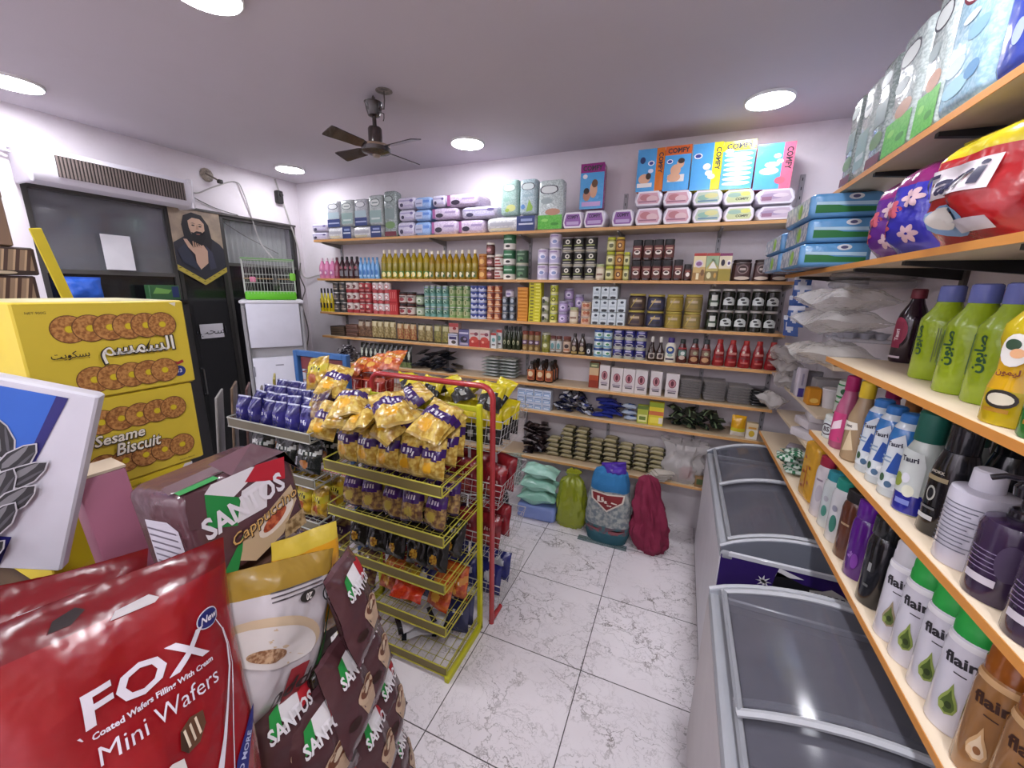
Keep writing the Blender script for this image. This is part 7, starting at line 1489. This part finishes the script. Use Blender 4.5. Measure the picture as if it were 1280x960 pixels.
rows_ = [(-.585, .365, 1.255, -10, 'one', 'top'), (-.55, .40, 1.195, -10, 'one', 'middle'), (-.53, .415, .99, -10, 'one', 'lower'), (-.565, .507, 1.24, -22, 'two', 'top'), (-.555, .548, 1.03, -22, 'two', 'middle'), (-.545, .57, .82, -32, 'two', 'bottom'),
         (-.60, .575, 1.385, -28, 'three', 'top'), (-.595, .60, 1.25, -28, 'three', 'second'), (-.59, .64, 1.05, -28, 'three', 'third'), (-.585, .67, .84, -40, 'three', 'bottom')]
for x, y, z, yw, c, w in rows_:
    o = link('hanging_sachet_bag', None); o.matrix_world = frame((x+.05, y, z-.13), yw, 20, -8) @ Matrix.Diagonal((.92, 1, .82, 1))
    for p, d in KIND['santos_bag']: link(p, d, o)
    tag(o, f'brown coffee sachet bag with flag stripe, {w} in column {c} from the camera', 'bag', 'brown sachet bags on the counter side')
# ---- brown brick pack with flag
def brick():
    b = MB(); W, H, D = .235, .205, .19
    b.rbox((0, D/2, 0), (W, D, H), '54373d/f', r=.022, seg=3)
    a = MB(); m = lambda k: mfront(-k)
    a.poly([(-.115, .035), (-.075, .02), (-.045, .09), (-.105, .102)][::1], m(.001), '54373d'); a.poly([(-.085, .02), (-.035, -.005), (-.01, .045), (-.075, .088)], m(.0014), '1f7f3c'); a.poly([(-.075, .088), (-.03, .055), (.045, .09), (.02, .1), (-.06, .101)], m(.0013), 'd3cfd3'); a.poly([(-.035, .0), (.03, .0), (.05, .07), (-.01, .06)], m(.0016), 'd3cfd3'); a.poly([(.0, .075), (.045, .055), (.085, .04), (.095, .09), (.03, .1)], m(.0018), 'a81c2c')
    a.text('SANTOS', .062, m(.0032), 'd9d4da', at=(-.008, .03), ang=.13, bold=.03, box=(.175, .046))
    a.text('Cappuccino', .034, m(.004), '2a1412', at=(.022, -.018), ang=.22, bold=.035, shear=.3); a.text('Cappuccino', .034, m(.0046), 'c9a060', at=(.021, -.0165), ang=.22, bold=.0, shear=.3)
    a.poly([(-.06, -.07), (-.03, -.03), (.03, -.012), (.095, .02), (.10, -.02), (.05, -.08), (-.02, -.1)], m(.0013), 'b8a080'); a.poly(ell(.045, -.035, .05, .022, 20, .45), m(.0018), 'd8ccc0'); a.poly(ell(.04, -.036, .034, .013, 18, .45), m(.0024), '8a3420-b8603c@90'); a.poly([(-.09, -.09), (-.06, -.06), (-.03, -.03), (-.04, -.06), (-.06, -.1)], m(.0015), '1f7f3c'); a.poly([(.06, -.06), (.11, -.05), (.11, -.09), (.05, -.095)], m(.0015), '6a5030-a8906a@80')
    f = MB(); f.add([(-.02, .0, .1), (.1, -.0, .1), (.118, -.012, .05), (.118, -.016, .047), (.045, .02, .142), (-.03, .05, .125), (-.02, .004, .1)], [(0, 1, 2, 4), (0, 4, 5), (4, 2, 3)], '5f434a/f')
    f.add([(-.115, .03, .104), (.04, .03, .108), (.045, .06, .116), (-.11, .06, .112)], [(0, 1, 2, 3)], '54373d'); f.poly([(-.11, .03), (.03, .03), (.035, .05), (-.105, .05)], lambda x, y: (x, y, .1045+.004*(y > .04)), 'c9c6c4'); f.poly([(-.11, .0), (-.04, .0), (-.035, .03), (-.105, .03)], lambda x, y: (x, y+.005, .1042), '1f7f3c')
    e = MB(); me = lambda x, y: (-.1185, x, y)
    e.poly([(.03, -.07), (.03, .03), (.06, .045), (.14, .04), (.15, -.075)][::-1], me, 'c2bec8'); 
    for i in range(6): e.poly(rect(.04, .02-.015*i, .14, .024-.015*i)[::-1], lambda x, y: (-.119, x, y), '6a6470')
    return [('brick_pack', b), ('printed_front', a), ('flap', f), ('nutrition_label', e)]
place('coffee_brick', brick(), 'brown coffee brick pack with Italian flag stripe lying on the heap', 'pack', frame((-.80, .485, 1.555), 0, 6, 3))
k = MB(); k.rbox((0, 0, -.01), (.20, .24, .20), '5c4034', r=.01); place('brown_carton', [('carton', k)], 'plain brown carton under the coffee brick pack', 'carton', Matrix.Translation((-.905, .49, 1.335)))
# ---- yellow biscuit cartons
def ring(a, m, x, y, r, k):
    n = 26; a.poly(ell(x, y, r, r, n), m(k), '6a4424', 1); a.poly(ell(x, y, r*.94, r*.94, n), m(k+.0003), 'b98448-8a5628@150', 1); a.poly(ell(x, y, r*.27, r*.27, 16), m(k+.0006), 'b08a20', 1); a.poly(ell(x, y, r*.22, r*.22, 16), m(k+.0009), 'cdb81e', 1)
def biscuit_carton(kindno):
    W, H, D = .345, .25, .36; Y1 = 'cfb735'
    b = MB(); b.rbox((0, D/2, 0), (W, D, H), Y1, r=.004, seg=1, top='bfb88a')
    a = MB(); m = lambda k: mfront(-k)
    if kindno == 0:
        for i in range(6): ring(a, m, -.085+.0385*i, .058, .035, .001+.0011*i)
        for i in range(5): ring(a, m, -.06+.0385*i, -.075, .035, .001+.0011*i)
        a.text('\uFEE2\uFEB4\uFEE4\uFEB4\uFEDF\uFE8D', .085, m(.0075), 'e6e2d6', at=(.045, -.006), bold=.02, box=(.165, .062)); a.text('\uFEE2\uFEB4\uFEE4\uFEB4\uFEDF\uFE8D', .085, m(.007), '2a2420', at=(.045, -.007), bold=.06, box=(.172, .068))
        a.text('\uFE96\uFEF3\uFEEE\uFEDC\uFEB4\uFE91', .04, m(.007), '3a3024', at=(-.095, -.006), bold=.01, box=(.07, .022))
        a.poly(ell(.132, -.085, .017, .016, 22), m(.001), '26347c'); a.text('33', .016, m(.0016), 'd8d8e8', at=(.132, -.085), bold=.02); a.poly([(.116, -.06), (.132, -.066), (.148, -.06), (.145, -.052), (.132, -.057), (.119, -.052)], m(.001), '9a2c2c'); a.text('NET 900G', .008, m(.001), '4a4420', at=(-.135, .1))
        a.poly([(.135, .118), (.15, .108), (.153, .12)], m(.001), 'e2ddc8')
    elif kindno == 1:
        for i in range(6): ring(a, m, -.095+.041*i, .06, .034, .001+.0011*i)
        for i in range(6): ring(a, m, -.115+.046*i, -.062, .034, .001+.0011*i)
        a.text('Sesame', .048, m(.0082), 'e2dccd', at=(-.025, .012), bold=.02, shear=.25, box=(.11, .03)); a.text('Sesame', .048, m(.0078), '3a3420', at=(-.025, .011), bold=.06, shear=.25, box=(.114, .034))
        a.text('Biscuit', .048, m(.0082), 'e2dccd', at=(.012, -.024), bold=.02, shear=.25, box=(.105, .034)); a.text('Biscuit', .048, m(.0078), '3a3420', at=(.012, -.025), bold=.06, shear=.25, box=(.109, .038)); a.text('Sesame Biscuit', .007, m(.001), '4a4420', at=(.125, -.112))
    else:
        a.poly([(-.17, .122), (.06, .122), (.15, .122), (.11, .06), (.0, -.02), (-.17, -.08)], m(.001), 'd0b81c'); a.poly([(.15, .122), (.171, .122), (.171, -.12), (-.1, -.12), (.0, -.02), (.11, .06)], m(.0012), 'cfcbd2'); a.text('Lemond', .058, m(.0022), '2a2468', at=(.037, .078), bold=.04, ang=.06, box=(.125, .036)); a.text('biscuit', .012, m(.0022), '6a5a20', at=(.02, .106), ang=.1)
        a.poly([(.09, .02), (.171, .09), (.171, -.02), (.12, -.05)], m(.0016), 'b9b4c0')
    return [('carton', b), ('printed_front', a)]
FXM = Matrix.Rotation(PI/2, 4, 'Z')       # front from -Y to +X
for i, (z, dy, lab) in enumerate([(1.8585, .563, 'yellow biscuit carton with Arabic lettering, topmost of its stack'), (1.606, .553, 'yellow biscuit carton with English lettering, second from the top'), (1.3535, .52, 'yellow and white biscuit carton, third from the top')]):
    place('biscuit_carton', biscuit_carton(i), lab, 'carton', Matrix.Translation((-1.40-.006*i, dy, z)) @ FXM, 'yellow biscuit cartons')
# ---- sunflower seed box, tilted in front
def seedbox():
    W, H, D = .34, .42, .03; b = MB(); b.rbox((0, D/2, 0), (W, D, H), 'd0cfd8', r=.004, seg=1, top='c6c2c8')
    a = MB(); m = lambda k: mfront(-k); x0 = -.17+.0
    a.poly([(-.168, .195), (.12, .195), (.075, .02), (-.168, .02)], m(.001), '2c62c0'); a.poly([(.11, .195), (.128, .195), (.095, .03), (.082, .03)], m(.0015), '221f6c'); a.poly([(-.168, .195), (.0, .195), (-.06, .12), (-.168, .12)], m(.0014), '201c62'); a.poly([(-.168, -.2), (.075, -.2), (.085, -.13), (-.168, -.13)], m(.0012), '221f72')
    rr = random.Random(5); k = .002
    for i, (x, y, ang) in enumerate([(.045, .085, .2), (.0, .10, .8), (.075, .05, -.5), (.03, .035, .1), (.09, .02, -.7), (-.03, .05, .6), (.06, -.01, -.3), (.0, .0, .3), (.085, -.035, -.6), (.035, -.05, .0), (-.04, -.02, .7), (.07, -.08, -.4), (.01, -.09, .4), (.05, -.12, -.2), (-.03, -.08, .2), (.015, -.15, .5), (.06, -.16, -.6), (-.08, .0, .3), (-.09, -.08, .1), (-.08, .08, -.2), (-.12, .03, .5), (-.12, -.12, -.3), (-.05, -.14, .2), (-.13, -.05, .0)]):
        tr = lambda px, py: (x+px*math.cos(ang)-py*math.sin(ang), y+px*math.sin(ang)+py*math.cos(ang))
        body = [(0, .046), (-.012, .03), (-.021, .0), (-.018, -.03), (0, -.042), (.018, -.03), (.021, .0), (.012, .03)]
        a.poly([tr(*q) for q in body], m(k), 'c0bfc4'); a.poly([tr(q[0]*.88, q[1]*.92) for q in body], m(k+.0004), '2b2b2d'); a.poly([tr(q[0]*.3-.006, q[1]*.75) for q in body], m(k+.0008), '77777a'); a.poly([tr(q[0]*.12+.009, q[1]*.7) for q in body], m(k+.0008), '55555a'); k += .0012
    return [('box', b), ('printed_front', a)]
place('seed_box', seedbox(), 'white and blue box with big sunflower seeds, tilted at the left edge', 'box', frame((-1.273+.035*.661*1, .209+.035*.669, 1.678-.012), 46, -3.7, -19.9))
k = MB(); k.rbox((0, .05, 0), (.085, .1, .385), '9a5f74', r=.006); k.box((0, .05, .195), (.086, .102, .006), 'b8a894'); place('mauve_carton', [('carton', k)], 'narrow mauve carton between the seed box and the biscuit cartons', 'carton', frame((-1.16, .405, 1.417), 8, 4, 3))
k = MB(); k.rbox((0, .08, -.04), (.3, .3, .21), '4a1c1f', r=.02); place('dark_red_carton', [('carton', k)], 'dark red carton in the shade under the seed box', 'carton', Matrix.Translation((-1.15, .06, 1.372)) @ FXM)
# ---- wafer cartons and cardboard far left
k = MB(); k.rbox((0, 0, .98), (.44, .44, 1.96), '6e5542', r=.004, seg=1); o = k.build('tall_carton', None, (-2.24, .43, .0)); tag(o, 'tall plain carton behind the biscuit cartons', 'carton')
def waferbox():
    b = MB(); W, H, D = .42, .088, .36; b.rbox((0, D/2, 0), (W, D, H), '3a2723', r=.004, seg=1); a = MB(); m = lambda k: mfront(-k)
    a.poly(rect(-.2, -.03, .2, .036), m(.001), '8d7660')
    for i in range(16): a.poly([(-.2+.025*i, -.03), (-.186+.025*i, -.03), (-.172+.025*i, .036), (-.186+.025*i, .036)], m(.0015), '4a332a'); a.poly([(-.2+.025*i, -.03), (-.195+.025*i, -.03), (-.181+.025*i, .036), (-.186+.025*i, .036)], m(.0017), 'b59a7c')
    a.poly(rect(-.2, -.042, .2, -.03), m(.0012), '2a1a18'); a.poly(ell(.13, -.037, .03, .005, 14), m(.0018), 'b8a890')
    return [('carton', b), ('printed_front', a)]
for i in range(2): place('wafer_carton', wafer_box if False else waferbox(), f'dark brown carton with wafer picture, {tier(i, 2)} of two at the left edge', 'carton', Matrix.Translation((-2.02, .43+.012*i, 2.0055+.0905*i)) @ FXM, 'wafer cartons')
k = MB(); k.rbox((0, 0, .1), (.36, .36, .2), '7b624f', r=.004, seg=1); k.box((.1805, 0, .172), (.001, .36, .05), '6c5545'); o = k.build('cardboard_box', None, (-2.2, .43, 2.141)); tag(o, 'plain brown cardboard box on top of the wafer cartons', 'box')
k = MB(); k.rbox((0, 0, 1.115), (.006, .03, 2.23), 'c8b422', r=.002, seg=1); o = k.build('yellow_strip', None, (-1.985, 1.03, .004), (R(9.7), 0, 0)); tag(o, 'yellow cardboard strip leaning beside the wafer cartons', 'strip')
# ---------------------------------------------------------------- sacks and bundles on the floor under the shelves
def sack(mb, prof, seg, sx, sy, pat, seed=0, amp=.05, p=2.6, lean=(0, 0), nz=40):
    H = prof[-1][1]; vs = []; fs = []; mats = []
    def rad(z):
        for (r0, z0), (r1, z1) in zip(prof, prof[1:]):
            if z <= z1: 
                q = (z-z0)/(z1-z0+1e-9); q = q*q*(3-2*q); return r0+(r1-r0)*q
        return prof[-1][0]
    for j in range(nz+1):
        z = H*j/nz
        for i in range(seg):
            a = 2*PI*i/seg; ca, sa = math.cos(a), math.sin(a); k = (abs(ca)**p+abs(sa)**p)**(-1/p)
            nn = noise.noise(Vector((ca*1.8+seed, sa*1.8, z*7)))+.5*noise.noise(Vector((ca*5+seed, sa*5, z*13)))+.55*(.5-abs(noise.noise(Vector((ca*3.2+seed, sa*3.2+z*3, z*5)))*2))+.3*(z/H)**2*math.sin(a*9+seed+z*8)
            r = rad(z)*k*(1+amp*nn)
            vs.append((r*ca*sx+lean[0]*z/H, r*sa*sy+lean[1]*z/H, z+.01*nn*(j > 0)))
    for j in range(nz):
        for i in range(seg):
            fs.append((j*seg+i, j*seg+(i+1) % seg, (j+1)*seg+(i+1) % seg, (j+1)*seg+i)); mats.append(pat((i+.5)/seg*2*PI, (j+.5)/nz))
    it = iter(mats+[pat(0, 0), pat(0, 1)])
    fs.append(tuple(range(seg))[::-1]); fs.append(tuple(nz*seg+i for i in range(seg)))
    mb.add(vs, fs, lambda f: next(it), smooth=True)
# rice sack with printed crest
t = thing('rice_sack', 'printed rice sack with blue top and red lettered shield, on the floor', 'sack', (-.40, 3.07, 0))
def rp_(a, z):
    fr = abs(((a-1.5*PI+PI) % (2*PI))-PI)
    if z > .72: return '2a70a4/c'
    if z < .14: return '2c5a66/c'
    if z < .24: return '6a4a54-3f6a70@30/c'
    return 'a3a6a0-6f7a80@28/c'
b = MB(); sack(b, [(.165, 0), (.185, .08), (.18, .3), (.155, .5), (.13, .6), (.07, .64)], 56, 1, .6, rp_, 3, .05); b.build('sack', t)
a = MB(); 
def sm(k): return lambda x, y: (x, -(.107-.02*max(0, (y-.34)/.2))-k-.0*x, y)
a.poly([(-.135, .47), (-.125, .40), (0, .30), (.125, .40), (.135, .47), (0, .455)], sm(.012), 'd0c8bc', 3); a.poly([(-.122, .458), (-.112, .405), (0, .317), (.112, .405), (.122, .458), (0, .443)], sm(.014), '7c1c20', 3)
a.text('\uFE8D\uFEE7\uFEF2', .13, sm(.03), 'd8c9bc', at=(0, .40), bold=.04, cut=.015, box=(.16, .075)); a.poly([(-.16, .15), (-.04, .10), (.1, .11), (.16, .16), (.1, .135), (-.02, .125)], sm(.004), '8a4a50', 3)
a.build('printed_crest', t)
c = MB(); pillow(c, .2, .12, .12, lambda u, v, s: '4a2c9a/f', 14, 14, 2, crimp=0, wr=2); o = c.build('purple_lining', t, (.03, -.02, .57), (R(-25), R(-12), 0))
f = MB(); f.rbox((-.02, -.10, .004), (.40, .07, .006), '6f8a8c/t', r=.003, seg=1); f.build('sack_hem', t)
# maroon bag
b = MB(); sack(b, [(.10, 0), (.135, .06), (.14, .2), (.115, .36), (.085, .5), (.06, .6), (.02, .63)], 64, 1, .8, lambda a, z: '7c1c3c/c', 8, .27, p=2.2, lean=(-.07, .0)); o = b.build('cloth_bag', None, (-.05, 3.06, .0)); tag(o, 'crumpled maroon cloth bag on the floor beside the rice sack', 'bag')
# green bag
b = MB(); sack(b, [(.12, 0), (.14, .05), (.125, .25), (.1, .4), (.05, .46), (.07, .5)], 56, 1, .75, lambda a, z: '8a9420/f', 5, .17); o = b.build('plastic_sack', None, (-.735, 3.16, .0)); tag(o, 'lime green plastic sack between mint bundle and rice sack', 'sack')
# mint coloured bundle on a blue one
b = MB(); b.rbox((0, 0, .07), (.36, .17, .14), '7c8fc8/f', r=.03, seg=3); o = b.build('blue_bundle', None, (-1.04, 3.13, .001), (0, 0, .05)); tag(o, 'blue wrapped bundle at the bottom, on the floor', 'bundle')
for i, (c, h) in enumerate([('8fc4b0/f', .14), ('98ccb8/f', .13), ('a2d2c0/f', .12)]):
    b = MB(); pillow(b, .36-.02*i, .19, h-.015, lambda u, v, s: c, 18, 14, i+2, crimp=0, wr=1.2); o = b.build('mint_bundle', None, (-1.04+.01*i, 3.235, .20+.125*i), (R(-90+(12 if i == 2 else 0)), R(4*i), .05)); o.location.y = 3.04; o.rotation_euler = (R(-90), R(3*i), .04); o.location.z = .205+.125*i
    tag(o, ['lowest', 'middle', 'topmost'][i]+' mint green wrapped bundle on the blue one', 'bundle', 'mint green bundles')
b = MB(); pillow(b, .22, .3, .08, lambda u, v, s: '9ab0a8/t', 14, 14, 4, crimp=.04); o = b.build('clear_wrapper', None, (-1.31, 3.10, .27), (R(-10), R(12), .9)); tag(o, 'clear plastic wrapper hanging at the left of the mint bundles', 'wrapper')
b = MB(); sack(b, [(.10, 0), (.125, .06), (.11, .16), (.05, .24), (.03, .27)], 28, 1, .8, lambda a, z: '17181a/f', 11, .25); o = b.build('black_bag', None, (-1.44, 3.05, 0)); tag(o, 'black knotted plastic bag on the floor by the red rack', 'bag')
# clear bag with red packet on the lowest shelf
t = thing('open_clear_bag', 'open clear plastic bag with a red packet at the right end of the lowest shelf', 'bag', (.13, 3.34, .531))
b = MB(); prof = [(.11, 0), (.14, .05), (.15, .14), (.12, .22), (.15, .30), (.145, .33)]
sack(b, prof, 44, 1, .75, lambda a, z: 'd4cfcc/t', 4, .3, nz=24); b.f = b.f[:-2]+[b.f[-2]]; b.m = b.m[:-1]; b.sm = b.sm[:-1]; b.build('bag_film', t)
k = MB(); k.rbox((.03, -.02, .07), (.09, .05, .1), '8c1420/f', r=.01); k.build('red_packet', t)
for i in range(5): k = MB(); k.rbox((-.16+.012*i, -.06, .012+.018*i), (.14, .1, .014), 'b3aba0', r=.003, seg=1); o = k.build('paper_stack', None, (.07, 3.33, .5312), (0, 0, .25+.05*i)); tag(o, f'flat pale packet fanned out before the clear bag, {ORD[i]} from bottom', 'packet', 'fanned flat packets')
k = MB(); k.rbox((0, 0, .04), (.075, .06, .08), '8a6a44', r=.003, seg=1); k.box((0, -.0305, .045), (.05, .001, .045), '4a5a30'); o = k.build('small_wooden_box', None, (.265, 3.27, .531)); tag(o, 'small wooden box at the very end of the lowest shelf', 'box')
